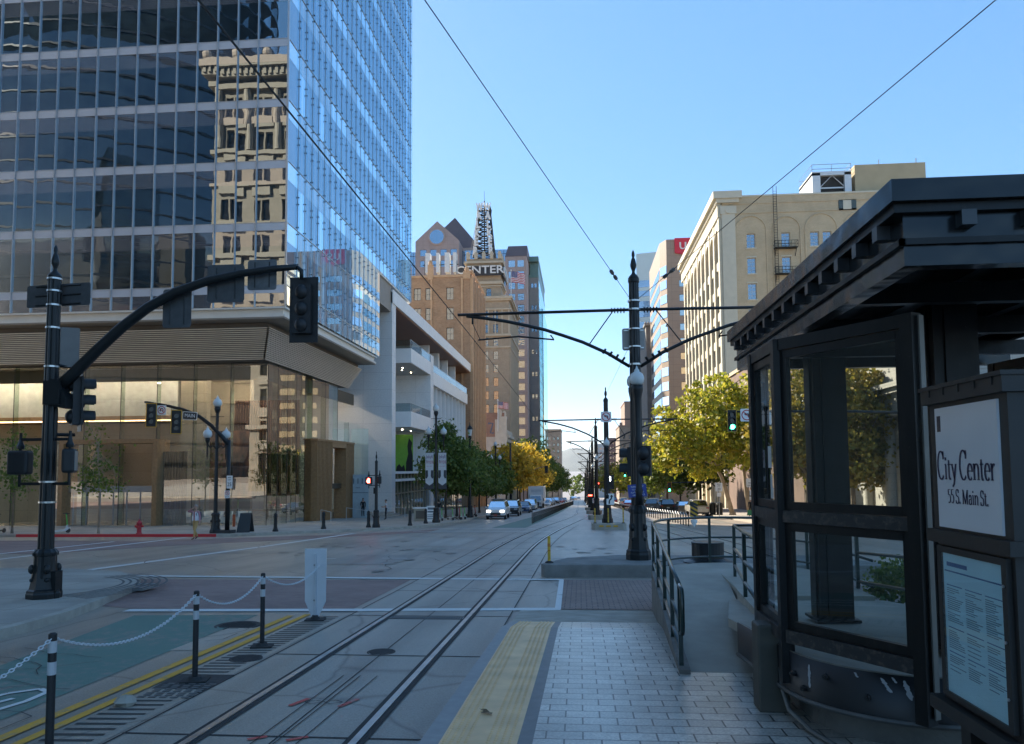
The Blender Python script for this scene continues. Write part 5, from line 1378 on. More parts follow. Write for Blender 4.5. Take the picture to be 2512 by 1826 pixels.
# attachments on the nearest pole
for (dx, dy, zc, fc, lab) in ((.17, -.30, 2.42, (.25, 1), 'two-lamp tram signal facing away on the right of the nearest tall pole'), (-.14, .28, 2.40, (-1, .15), 'two-lamp tram signal on the far left side of the nearest tall pole')):
    e = empty('tram_signal', (PX + dx, 22.55 + dy, zc - .45), lab, 'signal')
    signal_head(e, PX + dx, 22.55 + dy, zc, fc, .42, .86, False, cells=2)
e = empty('notice_sign', (PX - .02, 22.2, 1.35), 'small tilted blue notice with white lettering strapped to the nearest tall pole', 'sign')
o, P, R = plate(e, 'panel', M('notice_blue', (.03, .06, .30), .4), PX - .03, 22.2, 1.58, .52, .36, 0, tilt=radians(-5))
letters(o, P, R, [('TRAIN SERVICE', 0, .11, .062), ('TO AIRPORT', 0, .03, .062), ('PLATFORM FOR', 0, -.05, .062), ('NEXT SERVICE', .03, -.125, .062)], SIGN_W)
e = empty('strapped_sign', (PX, 22.75, 5.6), 'pale back of a square sign strapped high behind the nearest tall pole', 'sign')
o, P, R = plate(e, 'panel', SIGNPALE, PX - .02, 22.78, 6.02, .66, .66)
m = MB()
for zz in (5.76, 6.28): m.box(PX - .3, PX + .28, 22.74, 22.77, zz - .015, zz + .015); m.lathe([(.18, -.02), (.18, .02)], (PX, 22.55, zz), 16)
m.build('straps', STEELB, e, True)
# attachments on the second pole
e = empty('no_left_turn_sign', (1.78, 50.55, 4.5), 'square white no-left-turn sign on the second tall pole', 'sign')
no_left_sign(e, 1.78, 50.5, 5.6, .68)
e = empty('keep_right_sign', (1.95, 50.3, 0), 'white keep-right sign with a thick curved black arrow at the foot of the second pole', 'sign')
o, P, R = plate(e, 'panel', SIGN_W, 1.97, 50.42, .25, .5, .72)
arrow_mark(o, P, [(-.08, -.3), (-.06, -.08), (.07, .04), (.08, .16)], .09, .13)
m = MB(); m.poly([P(-.19, .28, .001), P(-.08, .28, .001), P(-.1, .05, .001), P(-.135, .0, .001), P(-.17, .05, .001)]); m.build('island_mark', SIGN_K, o, True)
e = empty('tram_signal', (1.95, 50.4, .9), 'black two-lamp tram signal showing a white bar on the second pole', 'signal')
signal_head(e, 1.98, 50.35, 1.35, -1, .45, .92, False, cells=2)
m = MB(); m.box(1.95, 2.0, 50.2, 50.22, 1.42, 1.72); m.build('white_bar', emit('bar_lamp', (.75, .85, 1), 5), e, True)
e = empty('tram_signal', (1.3, 91.6, -1.4), 'tram signal with a glowing red bar at the fourth pole', 'signal')
signal_head(e, 1.2, 91.5, -.6, -1, .5, 1.1, False, cells=2)
m = MB(); m.box(1.0, 1.45, 91.28, 91.3, -.95, -.8); m.build('red_bar', emit('lamp_red', (1, .05, .03), 5), e, True)
e = empty('no_left_turn_sign', (1.9, 91.2, -2.2), 'small no-left-turn sign low on the fourth pole', 'sign'); no_left_sign(e, 1.75, 91.2, -1.5, .55)
YPOST = M('flex_post_yellow', (.6, .38, .04), .6, 0, .12, 6)
def flex_post(x, y, z, h, label):
    e = empty('flexible_post', (x, y, z), label, 'post', 'yellow flexible posts on the concrete islands')
    m = MB(); m.lathe([(.12, 0), (.11, .03), (.06, .06)], (x, y, z), 12); m.build('base', RAIL_DARK, e, True)
    m = MB(); m.lathe([(.042, .05), (.042, h), (.03, h + .01)], (x, y, z), 12); o = m.build('tube', YPOST, e, True)
    m = MB(); m.lathe([(.044, h * .62), (.044, h * .74)], (x, y, z), 12); m.lathe([(.044, h * .45), (.044, h * .5)], (x, y, z), 12); m.build('reflective_band', M('amber_band', (.5, .2, .02), .5), o, True)
flex_post(-.86, 21.35, gz(21.35) + .35, .72, 'yellow flexible post at the left end of the worn plinth')
flex_post(5.05, 22.6, gz(22.6) + .35, .72, 'yellow flexible post behind the black drum, right end of the plinth')
for x, l in ((.95, 'left yellow flexible post on the second pole island'), (1.8, 'middle yellow flexible post, in front of the second pole'), (2.75, 'right yellow flexible post on the second pole island')): flex_post(x, 49.95, gz(50) + .4, .95, l)
m = MB()
for x in (1.35, 1.8, 2.25): m.box(x - .14, x + .14, 49.66, 49.69, gz(49.7) + .18, gz(49.7) + .28)
m.thing('reflector_dashes', YEL, 'three yellow reflector dashes on the face of the second pole island', 'reflector')
# black drum on the plinth
e = empty('drum_bin', (3.46, 21.6, gz(21.6) + .35), 'squat black metal drum with a wide foot on the worn plinth', 'drum')
m = MB(); m.smooth = False; z = gz(21.6) + .35; m.lathe([(.66, 0), (.66, .04), (.5, .1), (.46, .13)], (3.46, 21.6, z), 24); m.build('foot', POLEM, e, True)
m = MB(); m.lathe([(.43, .1), (.43, .52), (.44, .53), (.44, .56), (.40, .57)], (3.46, 21.6, z), 28); m.build('body', POLEM, e, True)

# ---- overhead wires ------------------------------------------------------------------------
def wire(pts, r, label, name='contact_wire'):
    m = MB(); m.tube(pts, r, 5); return m.thing(name, WIRE, label, 'wire')
wire([(-2.95, -25, 5.92)] + [(-2.95, 0, 5.93), (-3.05, 22.5, 6.03)] + [(xl(y) - .1, y, gz(y) + .4 + 8.9 - 2.95) for y in (50.8, 71, 92, 115, 145, 180, 220, 300)], .011, 'contact wire over the left track, running from the top of the photo past every arm')
wire([(6.5, -25, 5.92), (6.5, 0, 5.93), (6.45, 22.5, 6.03)] + [(xr(y) + .1, y, gz(y) + .4 + 8.9 - 2.95) for y in (50.8, 71, 92, 115, 145, 180, 220, 300)], .011, 'contact wire over the right track, behind the shelter roof')
wire([(-8.7, -16, 10.3), (-1.78, 9.84, 8.2), (PX - .1, 22.5, 7.15)], .008, 'guy wire from the nearest pole rising to the upper middle of the sky', 'guy_wire')
wire([(12.6, -16, 10.3), (5.47, 9.84, 8.2), (PX + .1, 22.5, 7.15)], .008, 'guy wire from the nearest pole rising to the top right corner', 'guy_wire')
for (a, b, lab) in (((-1.78, 9.84, 8.2), (PX - .1, 22.5, 7.15), 'ribbed insulator on the left guy wire near the pole'), ((5.47, 9.84, 8.2), (PX + .1, 22.5, 7.15), 'ribbed insulator on the right guy wire, in front of the arched building')):
    a, b = Vector(a), Vector(b); m = MB()
    for t in (.80, .805, .81, .835, .84, .845): m.cyl(tuple(a.lerp(b, t)), tuple(a.lerp(b, t + .003)), .05, 8)
    m.cyl(tuple(a.lerp(b, .795)), tuple(a.lerp(b, .85)), .022, 6)
    m.thing('insulator', PORC, lab, 'insulator', 'insulators on the guy wires')
wire([(PX - .1, 22.7, 5.9), (PX + .1, 50.8, 7.0)], .006, 'thin slack cable between the first two poles, below the sign back', 'cable')

# ---- near-left traffic mast -----------------------------------------------------------------
X0, Y0 = -10.97, 15.1; Z0 = gz(Y0) + .15
tm = empty('traffic_mast', (X0, Y0, Z0), 'near black fluted traffic mast with a long curved arm at the left', 'traffic mast')
m = MB(); pedestal(m, X0, Y0, Z0, .25, 1.0); m.box(X0 + .12, X0 + .3, Y0 - .1, Y0 + .12, Z0, Z0 + .55); m.build('pedestal', POLEM, tm, True)
m = MB(); fluted(m, X0, Y0, Z0 + .95, 6.35, .155, .125); m.build('shaft', POLEM, tm, True)
m = MB(); finial(m, X0, Y0, 6.3, .125, .72); m.build('finial', POLEM, tm, True)
m = MB(); m.smooth = True
arm = [(-10.84, 3.95), (-10.5, 4.25), (-9.98, 4.75), (-9.45, 5.22), (-8.9, 5.62), (-8.3, 5.93), (-7.6, 6.15), (-6.9, 6.28), (-6.2, 6.36), (-5.72, 6.38)]
m.tube([(x, Y0, z) for x, z in arm], [.125, .12, .115, .11, .105, .1, .09, .08, .07, .06], 12)
m.tube([(-5.72, Y0, 6.38), (-5.62, Y0, 6.30), (-5.62, Y0, 6.12)], .045, 8)
m.build('mast_arm', POLEM, tm, True)
m = MB(); m.obox((X0 + .12, Y0, 3.86), (.36, .34, .5)); m.prism([(X0, 3.6), (X0 + .42, 3.52), (X0 + .42, 3.72), (X0 + .2, 4.15), (X0, 4.15)], lambda u, v, d: (u, d, v), Y0 - .12, Y0 + .12); m.build('arm_bracket', POLEM, tm, True)
for z in (5.24, 5.72, 6.02, 6.28, 4.42, 2.02, 1.6): m = MB(); r_ = .145 if z > 3 else .165; m.lathe([(r_, -.018), (r_, .018)], (X0, Y0, z), 20); m.build('steel_band', STEELB, tm, True)
e = empty('traffic_signal', (-5.62, Y0, 4.9), 'big black three-lamp signal seen from behind, hung at the end of the near mast arm', 'signal')
signal_head(e, -5.62, Y0 + .1, 5.52, 1, .36, 1.02, True, bw=.6, bh=1.36)
e = empty('traffic_signal', (-10.6, Y0 + .3, 3.1), 'three-lamp signal side-on behind the near mast, under the arm bracket', 'signal')
signal_head(e, -10.58, Y0 + .28, 3.72, (.75, .66), .36, 1.02, True, bw=.55, bh=1.3)
m = MB(); m.tube([(X0, Y0, 3.0), (-10.6, Y0 + .28, 3.0)], .04, 6); m.tube([(X0, Y0, 4.45), (-10.6, Y0 + .28, 4.45)], .04, 6); m.build('side_bracket', POLEM, tm, True)
def backplate(x, z, w, h, yaw_, label, y=Y0 + .16, mat=SIGNBACK, rails=True):
    e = empty('arm_sign', (x, y, z - h / 2), label, 'sign', 'sign backs on the near traffic mast')
    o, P, R = plate(e, 'panel', mat, x, y, z, w, h, yaw_)
    if rails:
        for q in (-.25, .25): m = MB(); a = P(q * w, h * .42); b = P(q * w, -h * .42); m.tube([a, b], .014, 4); m.build('rail', POLEM, e, True)
backplate(-8.35, 5.62, .62, .82, 0, 'dark portrait sign back on the lower part of the mast arm')
backplate(-7.3, 6.12, .8, .8, 0, 'largest square sign back at the middle of the mast arm')
backplate(-6.52, 6.28, .62, .64, 0, 'smeared grey sign back nearest the hanging signal', mat=M('smeared_sign', (.13, .135, .14), .5, .2, .5, 5))
e = empty('street_name_sign', (X0, Y0 + .15, 5.7), 'wide dark street-name sign seen from behind, across the near mast top', 'sign')
o, P, R = plate(e, 'panel', SIGNBACK, X0 - .05, Y0 + .2, 5.98, 1.55, .48, radians(-6))
for zz in (-.2, 0, .2):
    for s_ in (-1, 1): m = MB(); m.tube([P(s_ * .13, zz), P(s_ * .55, zz)], .02, 5); m.build('bracket', POLEM, e, True)
backplate(X0 + .27, 4.85, .36, .84, radians(30), 'narrow grey sign back behind the near mast shaft', mat=M('grey_sign', (.16, .15, .14), .5, .2, .15, 4), rails=False)
def ped_head(x, y, z, facing, label, lit=None):
    e = empty('walk_signal', (x, y, z - .25), label, 'signal')
    d = Vector((*facing, 0)).normalized(); s = Vector((d.y, -d.x, 0)); R = Matrix((s, d, Vector((0, 0, 1)))).transposed()
    m = MB(); m.obox((x, y, z), (.46, .24, .5), R); o = m.build('housing', SIGBLK, e, True); md = o.modifiers.new('bevel', 'BEVEL'); md.width = .06; md.segments = 3
    m = MB(); c = Vector((x, y, z)) + d * .122; m.obox(c, (.38, .012, .4), R); m.build('face', M('walk_face', (.2, .21, .2), .3) if lit is None else SIGN_K, e, True)
    if lit:
        h_ = MB(); q = Vector((x, y, z)) + d * .13
        h_.obox(q + Vector((0, 0, -.06)), (.16, .01, .16), R)
        for k in range(4): h_.obox(q + s * (-.06 + .04 * k) + Vector((0, 0, .07 + .02 * (k % 3))), (.028, .01, .14), R)
        h_.obox(q + s * .11 + Vector((0, 0, -.02)), (.03, .01, .12), R)
        h_.build('red_hand', emit('hand_red', (1, .08, .05), 9), e, True)
    m = MB(); m.tube([(x, y, z - .5), (x, y, z + .62)], .03, 6); m.lathe([(.07, 0), (.08, .06), (.05, .12), (.02, .3)], (x, y, z + .28), 8); m.build('hanger', POLEM, e, True)
ped_head(-11.6, Y0, 2.42, (0, 1), 'rounded black walk signal seen from behind, left of the near mast')
ped_head(-10.5, Y0 - .02, 2.45, (1, .5), 'walk signal side-on with a pale face, right of the near mast')
m = MB()
for zz in (2.9, 1.98): m.tube([(-11.6, Y0, zz), (X0, Y0, zz), (-10.5, Y0, zz)], .035, 6)
m.build('walk_signal_arms', POLEM, tm, True)

# ---- mast across the street on the left ---------------------------------------------------------
X1, Y1 = -19.85, 42.2; Z1 = gz(Y1) + .15
t2 = empty('traffic_mast', (X1, Y1, Z1), 'plain black mast across the street with a short curved arm and two yellow-rimmed signals', 'traffic mast')
m = MB(); m.box(X1 - .55, X1 + .35, Y1 - .35, Y1 + .35, Z1, Z1 + .18); m.build('base', CAST_IRON, t2, True)
m = MB(); m.smooth = True; m.tube([(X1, Y1, Z1), (X1, Y1, 4.0)], [.13, .11], 12); m.build('shaft', POLEM, t2, True)
m = MB(); m.smooth = True; m.tube([(X1, Y1, 3.75), (-20.3, Y1, 4.25), (-20.9, Y1, 4.85), (-21.6, Y1, 5.35), (-22.5, Y1, 5.75), (-23.4, Y1, 5.98), (-24.6, Y1, 6.2), (-24.9, Y1, 6.24)], [.13, .12, .11, .1, .09, .085, .07, .07], 10); m.build('mast_arm', POLEM, t2, True)
for x, z, l in ((-24.35, 5.45, 'left yellow-rimmed signal on the far-left mast arm'), (-22.85, 5.05, 'right yellow-rimmed signal on the far-left mast arm, beside the MAIN sign')):
    e = empty('traffic_signal', (x, Y1, z - .7), l, 'signal'); signal_head(e, x, Y1 - .25, z, (.45, -1), .36, 1.05, True, True, bw=.58, bh=1.38)
e = empty('no_u_turn_sign', (-23.85, Y1, 5.4), 'small white no-U-turn sign between the two yellow-rimmed signals', 'sign'); no_left_sign(e, -23.8, Y1 - .15, 5.75, .55, uturn=True)
e = empty('street_name_sign', (-22.2, Y1, 5.1), 'white-bordered street sign reading MAIN on the far-left mast arm', 'sign')
o, P, R = plate(e, 'panel', SIGN_W, -22.1, Y1 - .15, 5.4, .86, .46, tilt=radians(4)); o2, P2, R2 = plate(e, 'field', M('street_sign_black', (.03, .03, .032), .5), -22.1, Y1 - .16, 5.4, .8, .4, tilt=radians(4))
letters(o2, P2, R2, [('MAIN', 0, 0, .3)], SIGN_W)
e = empty('speed_limit_sign', (X1 + .1, Y1 - .2, 1.1), 'white SPEED LIMIT 25 sign on the far-left mast', 'sign')
o, P, R = plate(e, 'panel', SIGN_W, X1 + .17, Y1 - .17, 1.62, .34, .72); letters(o, P, R, [('SPEED', 0, .25, .09), ('LIMIT', 0, .12, .09), ('25', 0, -.14, .3)], SIGN_K)
e = empty('parking_sign', (X1, Y1 - .2, .5), 'small no-parking sign below the speed limit 25 sign', 'sign')
o, P, R = plate(e, 'panel', SIGN_W, X1 + .05, Y1 - .17, .93, .3, .42); letters(o, P, R, [('P', 0, .07, .16), ('ANY TIME', 0, -.13, .06)], SIGN_K); ring_mark(o, lambda u, v, d=0: P(u, v + .07, d), R, .12, .025, SIGN_R)
e = empty('sandwich_board', (-19.2, 43.2, gz(43) + .15), 'dark A-frame board leaning open beside the far-left mast base', 'board')
m = MB(); z = gz(43) + .15; m.hexa([(-19.6, 42.8, z), (-18.95, 43.1, z), (-18.95, 43.14, z), (-19.6, 42.84, z), (-19.5, 43.1, z + 1.1), (-18.95, 43.35, z + 1.1), (-18.95, 43.39, z + 1.1), (-19.5, 43.14, z + 1.1)]); m.build('front_panel', SIGN_K, e, True)
m = MB(); m.hexa([(-19.6, 43.5, z), (-18.95, 43.75, z), (-18.95, 43.79, z), (-19.6, 43.54, z), (-19.5, 43.16, z + 1.1), (-18.95, 43.41, z + 1.1), (-18.95, 43.45, z + 1.1), (-19.5, 43.2, z + 1.1)]); m.build('rear_panel', SIGN_K, e, True)
m = MB(); m.box(-20.15, -20.0, 43.5, 43.55, z + .3, z + 1.0); m.thing('orange_placard', M('placard_orange', (.6, .13, .05), .5), 'small orange placard between the mast and the A-frame board', 'placard')

# ---- heritage lamps -------------------------------------------------------------------------
def lamp_post(x, y, label, h=8.6, arms=True, banner=None, armdir=(1, 0), first=None, lantern=False):
    z = gz(y) + .15
    e = empty('street_lamp', (x, y, z), label, 'street lamp', 'black heritage street lamps')
    m = MB(); pedestal(m, x, y, z, .24, 1.15); m.build('pedestal', POLEM, e, True)
    m = MB(); fluted(m, x, y, z + 1.1, z + h - .75, .12, .085, 16); m.lathe([(.1, 0), (.17, .2), (.17, .3), (.12, .4)], (x, y, z + h - 1.1), 12); m.build('shaft', POLEM, e, True)
    if lantern:
        m = MB(); m.lathe([(.14, 0), (.22, .55), (.26, .6)], (x, y, z + h - .7), 6); m.build('lantern', GLOBE, e, True)
        m = MB(); m.lathe([(.3, 0), (.2, .2), (.06, .4), (.02, .7)], (x, y, z + h - .1), 6); m.box(x - .4, x + .4, y - .02, y + .02, z + h - 1.2, z + h - 1.16); m.build('lantern_cap', POLEM, e, True)
        return e
    globe('globe', e, x, y, z + h - .72, .24)
    m = MB(); m.tube([(x - .4, y, z + h - 1.3), (x + .4, y, z + h - 1.3)], .02, 5); m.build('ladder_bar', POLEM, e, True)
    if arms:
        ax, ay = armdir
        for s_ in (-1, 1):
            m = MB(); m.smooth = True
            px, py = x + s_ * .62 * ax, y + s_ * .62 * ay; zz = z + h - 2.85
            m.tube([(x, y, zz - .35), (x + s_ * .25 * ax, y + s_ * .25 * ay, zz - .1), (x + s_ * .45 * ax, y + s_ * .45 * ay, zz - .22), (px, py, zz)], .035, 6)
            m.lathe([(.02, -.9), (.05, -.5), (.04, -.3), (.06, 0), (.13, .18), (.14, .3), (.1, .34)], (px, py, zz), 10)
            a = m.build('lamp_arm', POLEM, e, True); globe('globe', a, px, py, zz + .33, .24)
    return e
L1 = lamp_post(-20.55, 42.2, 'heritage lamp beside the far-left mast, in front of the lobby glass', 7.9, armdir=(.45, .9))
L2 = lamp_post(-11.02, 58.8, 'heritage lamp carrying two white theatre banners, left of the small trees', 9.3, armdir=(.9, .3))
lamp_post(-10.3, 72.3, 'dark lantern-topped lamp among the small trees', 8.4, lantern=True)
for x, y, l in ((-11.0, 101, 'heritage lamp above the small dark green trees'), (-11.0, 137, 'heritage lamp in front of the yellow trees, with low twin globes'), (-10.9, 150, 'far heritage lamp at the edge of the yellow trees'), (-10.9, 168, 'farthest heritage lamp on the left, against the yellow trees')):
    d = dup(L2, (x, y, gz(y) + .15), l)
    d.rotation_euler = (0, 0, random.uniform(-.2, .5))
for x, y, l in ((17.0, 60, 'heritage lamp seen through the left shelter pane'), (14.3, 112, 'heritage lamp behind the right-hand parked cars'), (14.3, 140, 'small far heritage lamp on the right pavement')):
    dup(L2, (x, y, gz(y) + .15), l)
# banners on the lamp
def theatre_banner(x, label):
    y = 58.6; z1, z0_ = 3.55, .75
    e = empty('lamp_banner', (x, y, z0_), label, 'banner', 'white theatre banners on the heritage lamp')
    m = MB(); m.box(x - .31, x + .31, y - .01, y + .01, z0_, z1); m.build('cloth', M('banner_white', (.6, .58, .58), .7), e, True)
    ink = M('banner_violet', (.13, .03, .13), .7); m = MB()
    textmb(m, 'Jekyll', (x, y - .013, z1 - .32), (1, 0, 0), (0, 0, 1), .34, .004, sx=.72); textmb(m, '&', (x - .2, y - .013, z1 - .62), (1, 0, 0), (0, 0, 1), .16, .004)
    m.build('title', ink, e, True)
    m = MB(); textmb(m, 'HYDE', (x + .04, y - .013, z1 - .74), (1, 0, 0), (0, 0, 1), .32, .004, sx=.68); textmb(m, 'OCT 20 - NOV 4', (x, y - .013, z1 - 1.05), (1, 0, 0), (0, 0, 1), .085, .004, sx=.7); m.build('red_title', M('banner_red', (.4, .03, .06), .7), e, True)
    m = MB(); yy = y - .0135
    m.poly([(x - .3, yy, z1 - 1.35), (x - .12, yy, z1 - 1.35), (x - .1, yy, z1 - 1.8), (x - .2, yy, z1 - 2.0), (x - .3, yy, z1 - 1.95)]); m.poly([(x + .3, yy, z1 - 1.35), (x + .12, yy, z1 - 1.35), (x + .1, yy, z1 - 1.8), (x + .2, yy, z1 - 2.0), (x + .3, yy, z1 - 1.95)])
    m.poly([(x - .31, yy, z0_), (x + .31, yy, z0_), (x + .31, yy, z0_ + .5), (x, yy, z0_ + .28), (x - .31, yy, z0_ + .5)]); m.build('dark_shapes', M('banner_grey', (.055, .05, .055), .7), e, True)
    m = MB()
    for zz in (z1, z0_): m.tube([(x - .33, y, zz), (x + .33, y, zz)], .018, 5)
    m.build('rods', POLEM, e, True)
theatre_banner(-11.5, 'white Jekyll & Hyde banner hanging left of the lamp shaft'); theatre_banner(-10.5, 'white Jekyll & Hyde banner hanging right of the lamp shaft')

# ---- slim signal pole on the corner, bollards ------------------------------------------------------
X2, Y2 = -13.3, 49.75; Z2 = gz(Y2) + .15
e = empty('signal_post', (X2, Y2, Z2), 'slim black ornamental post with a finial and a red hand signal, on the far corner', 'post')
m = MB(); pedestal(m, X2, Y2, Z2, .2, 1.15); m.build('pedestal', POLEM, e, True)
m = MB(); fluted(m, X2, Y2, Z2 + 1.1, Z2 + 4.3, .105, .09, 16); m.box(X2 - .16, X2 - .02, Y2 - .12, Y2 + .02, Z2 + 2.2, Z2 + 2.6)
for zz in (2.75, 3.4): m.tube([(X2 - .5, Y2, Z2 + zz), (X2 + .18, Y2, Z2 + zz)], .03, 6)
m.build('shaft', POLEM, e, True)
m = MB(); finial(m, X2, Y2, Z2 + 4.25, .09, .75); m.build('finial', POLEM, e, True)
ped_head(X2 - .5, Y2, Z2 + 3.05, (.15, -1), 'walk signal showing a glowing red hand on the slim corner post', True)
ped_head(X2 + .2, Y2 + .1, Z2 + 3.1, (1, .2), 'walk signal side-on, right of the slim corner post')
def bollard(x, y, label):
    z = gz(y) + .15; e = empty('bollard', (x, y, z), label, 'bollard', 'black cast bollards round the far-left corner')
    m = MB(); m.lathe([(.17, 0), (.17, .08), (.14, .14), (.12, .2)], (x, y, z), 12); m.build('foot', POLEM, e, True)
    m = MB(); m.lathe([(.12, .2), (.105, .3), (.10, .82), (.125, .84), (.125, .88), (.10, .92), (.11, .96), (.1, 1.03), (.05, 1.09), (.01, 1.11)], (x, y, z), 14, .06); m.build('shaft', POLEM, e, True)
for x, y, l in ((-17.85, 44.2, 'leftmost black bollard on the far corner, before the lobby corner'), (-16.1, 47.6, 'black bollard in front of the wooden side portal'), (-13.85, 49.9, 'black bollard touching the slim signal post'), (-11.75, 52.9, 'black bollard alone right of the slim signal post'), (-11.45, 56.9, 'black bollard before the white A-frame board')): bollard(x, y, l)
# hydrant
HYD = M('hydrant_red', (.42, .02, .035), .4, 0, .12, 6)
e = empty('fire_hydrant', (-24.7, 41.6, gz(41.6) + .15), 'red fire hydrant on the far pavement behind the red kerb', 'hydrant'); x, y, z = -24.7, 41.6, gz(41.6) + .15
m = MB(); m.lathe([(.17, 0), (.17, .05), (.125, .06), (.12, .48), (.16, .5), (.16, .54)], (x, y, z), 16); m.build('barrel', HYD, e, True)
m = MB(); m.smooth = True; m.lathe([(.15, .54), (.14, .62), (.08, .72), (.035, .74), (.035, .8), (.01, .81)], (x, y, z), 16); m.build('bonnet', HYD, e, True)
m = MB(); m.cyl((x - .24, y, z + .42), (x + .24, y, z + .42), .06, 10); m.cyl((x, y - .22, z + .38), (x, y, z + .38), .075, 10); m.build('outlets', HYD, e, True)
# bus stop sign at far left
e = empty('bus_stop_sign', (-30.5, 41.6, gz(41.6) + .15), 'tall thin bus stop sign with a purple roundel, left of the near mast', 'sign'); z = gz(41.6) + .15
m = MB(); m.cyl((-30.55, 41.6, z), (-30.3, 41.6, z + 2.9), .03, 6); m.build('post', GREY_METAL, e, True)
o, P, R = plate(e, 'panel', SIGN_W, -30.27, 41.55, z + 2.35, .36, 1.0, tilt=radians(5))
m = MB(); n = 14; m.poly([P(.11 * cos(2 * pi * k / n), .3 + .11 * sin(2 * pi * k / n), .002) for k in range(n)]); m.poly([P(-.17, .27, .003), P(.17, .27, .003), P(.17, .33, .003), P(-.17, .33, .003)]); m.build('roundel', M('bus_purple', (.15, .04, .22), .5), o, True)
m = MB(); m.poly([P(-.14, -.1, .002), P(.14, -.1, .002), P(.14, .05, .002), P(-.14, .05, .002)]); m.build('route_patch', M('route_green', (.4, .45, .12), .5), o, True)
# ---- chain posts on the near left --------------------------------------------------------------------
DELIN = M('delineator_black', (.018, .018, .02), .5, 0, .15, 8)
TAPE = M('reflective_tape', (.52, .54, .56), .4, .2, .06, 6)
CHAIN = M('chain_plastic_white', (.62, .64, .66), .45, 0, .05, 8)
posts = [(-4.42, 3.0), (-4.38, 6.15), (-4.60, 9.0), (-4.66, 11.1)]
tops = []
plabels = ['chain post just outside the left edge', 'nearest black chain post, at the bottom left', 'second black chain post, beside the road drain', 'third black chain post, next to the white chevron marker']
for (x, y), l in zip(posts, plabels):
    z = gz(y) + .01; e = empty('chain_post', (x, y, z), l, 'post', 'black delineator posts strung with white chain')
    m = MB(); m.obox((x, y, z + .012), (.3, .22, .024), RZ(.2)); m.lathe([(.1, .02), (.07, .06)], (x, y, z), 12); m.build('base', RAIL_DARK, e, True)
    m = MB(); m.smooth = False; m.lathe([(.033, .03), (.033, 1.06), (.02, 1.07)], (x, y, z), 18); m.build('tube', DELIN, e, True)
    for h0 in (.93, .76): m = MB(); m.lathe([(.0345, h0 - (.02 if h0 > .9 else .03)), (.0345, h0 + .075)], (x, y, z), 18); m.build('reflective_band', TAPE, e, True)
    tops.append((x, y, z + 1.03))
def chain(a, b, sag, label, n):
    a, b = Vector(a), Vector(b); m = MB(); m.smooth = True
    P = [a.lerp(b, t) - Vector((0, 0, sag * 4 * t * (1 - t))) for t in [k / n for k in range(n + 1)]]
    for k in range(n):
        p, q = P[k], P[k + 1]; d = (q - p); L = d.length; d.normalize(); s_ = d.cross(Vector((0, 0, 1))).normalized(); u_ = s_.cross(d)
        s2 = (s_ * cos(.6) + u_ * sin(.6)) if k % 2 else (s_ * cos(.6) - u_ * sin(.6)); c = (p + q) / 2; hl = L * .62; hw = .014; pts = []
        for i in range(8):
            t = 2 * pi * i / 8; pts.append(c + d * (hl * cos(t)) + s2 * (hw * sin(t)))
        r = .0052; rings_ = []
        for i in range(8):
            tg = (pts[(i + 1) % 8] - pts[i - 1]).normalized(); nn = (pts[i] - c).normalized(); bb_ = tg.cross(nn).normalized(); nn = bb_.cross(tg)
            rings_.append([pts[i] + nn * r * cos(w) + bb_ * r * sin(w) for w in (0, pi * .4, pi * .8, pi * 1.2, pi * 1.6)])
        m.rings(rings_ + [rings_[0]], False, False)
    return m.thing('plastic_chain', CHAIN, label, 'chain', 'white plastic chains between the posts')
chev_top = (-4.62, 13.45, gz(13.5) + .98)
chain(tops[0], tops[1], .34, 'white chain leaving the left edge of the photo', 80)
chain(tops[1], tops[2], .26, 'white chain between the nearest and second posts', 74)
chain(tops[2], tops[3], .24, 'white chain between the second and third posts', 56)
chain(tops[3], chev_top, .22, 'white chain ending at the white chevron marker', 60)
e = empty('lane_marker', (-4.72, 13.55, gz(13.55)), 'white pointed lane marker board seen from behind, at the end of the white chain', 'marker')
x, y, z = -4.72, 13.55, gz(13.55)
m = MB(); m.obox((x, y, z + .015), (.34, .26, .03), RZ(.15)); m.lathe([(.09, .03), (.05, .1)], (x, y, z), 10); m.build('base', RAIL_DARK, e, True)
m = MB(); m.prism([(-.06, .06), (.06, .06), (.19, .34), (.2, 1.27), (-.2, 1.27), (-.19, .34)], lambda u, v, d: (x + u, y + d, z + v), -.008, .008); m.build('board', M('marker_white', (.62, .64, .67), .5, 0, .06, 4), e, True)
m = MB(); m.obox((x - .0, y - .02, z + .63), (.045, .03, 1.1)); m.build('rib', M('marker_rib', (.55, .57, .6), .5), e, True)
m = MB()
for zz in (.98, .36): m.cyl((x - .01, y - .04, z + zz), (x - .01, y - .03, z + zz), .018, 8)
m.build('bolts', GREY_METAL, e, True)
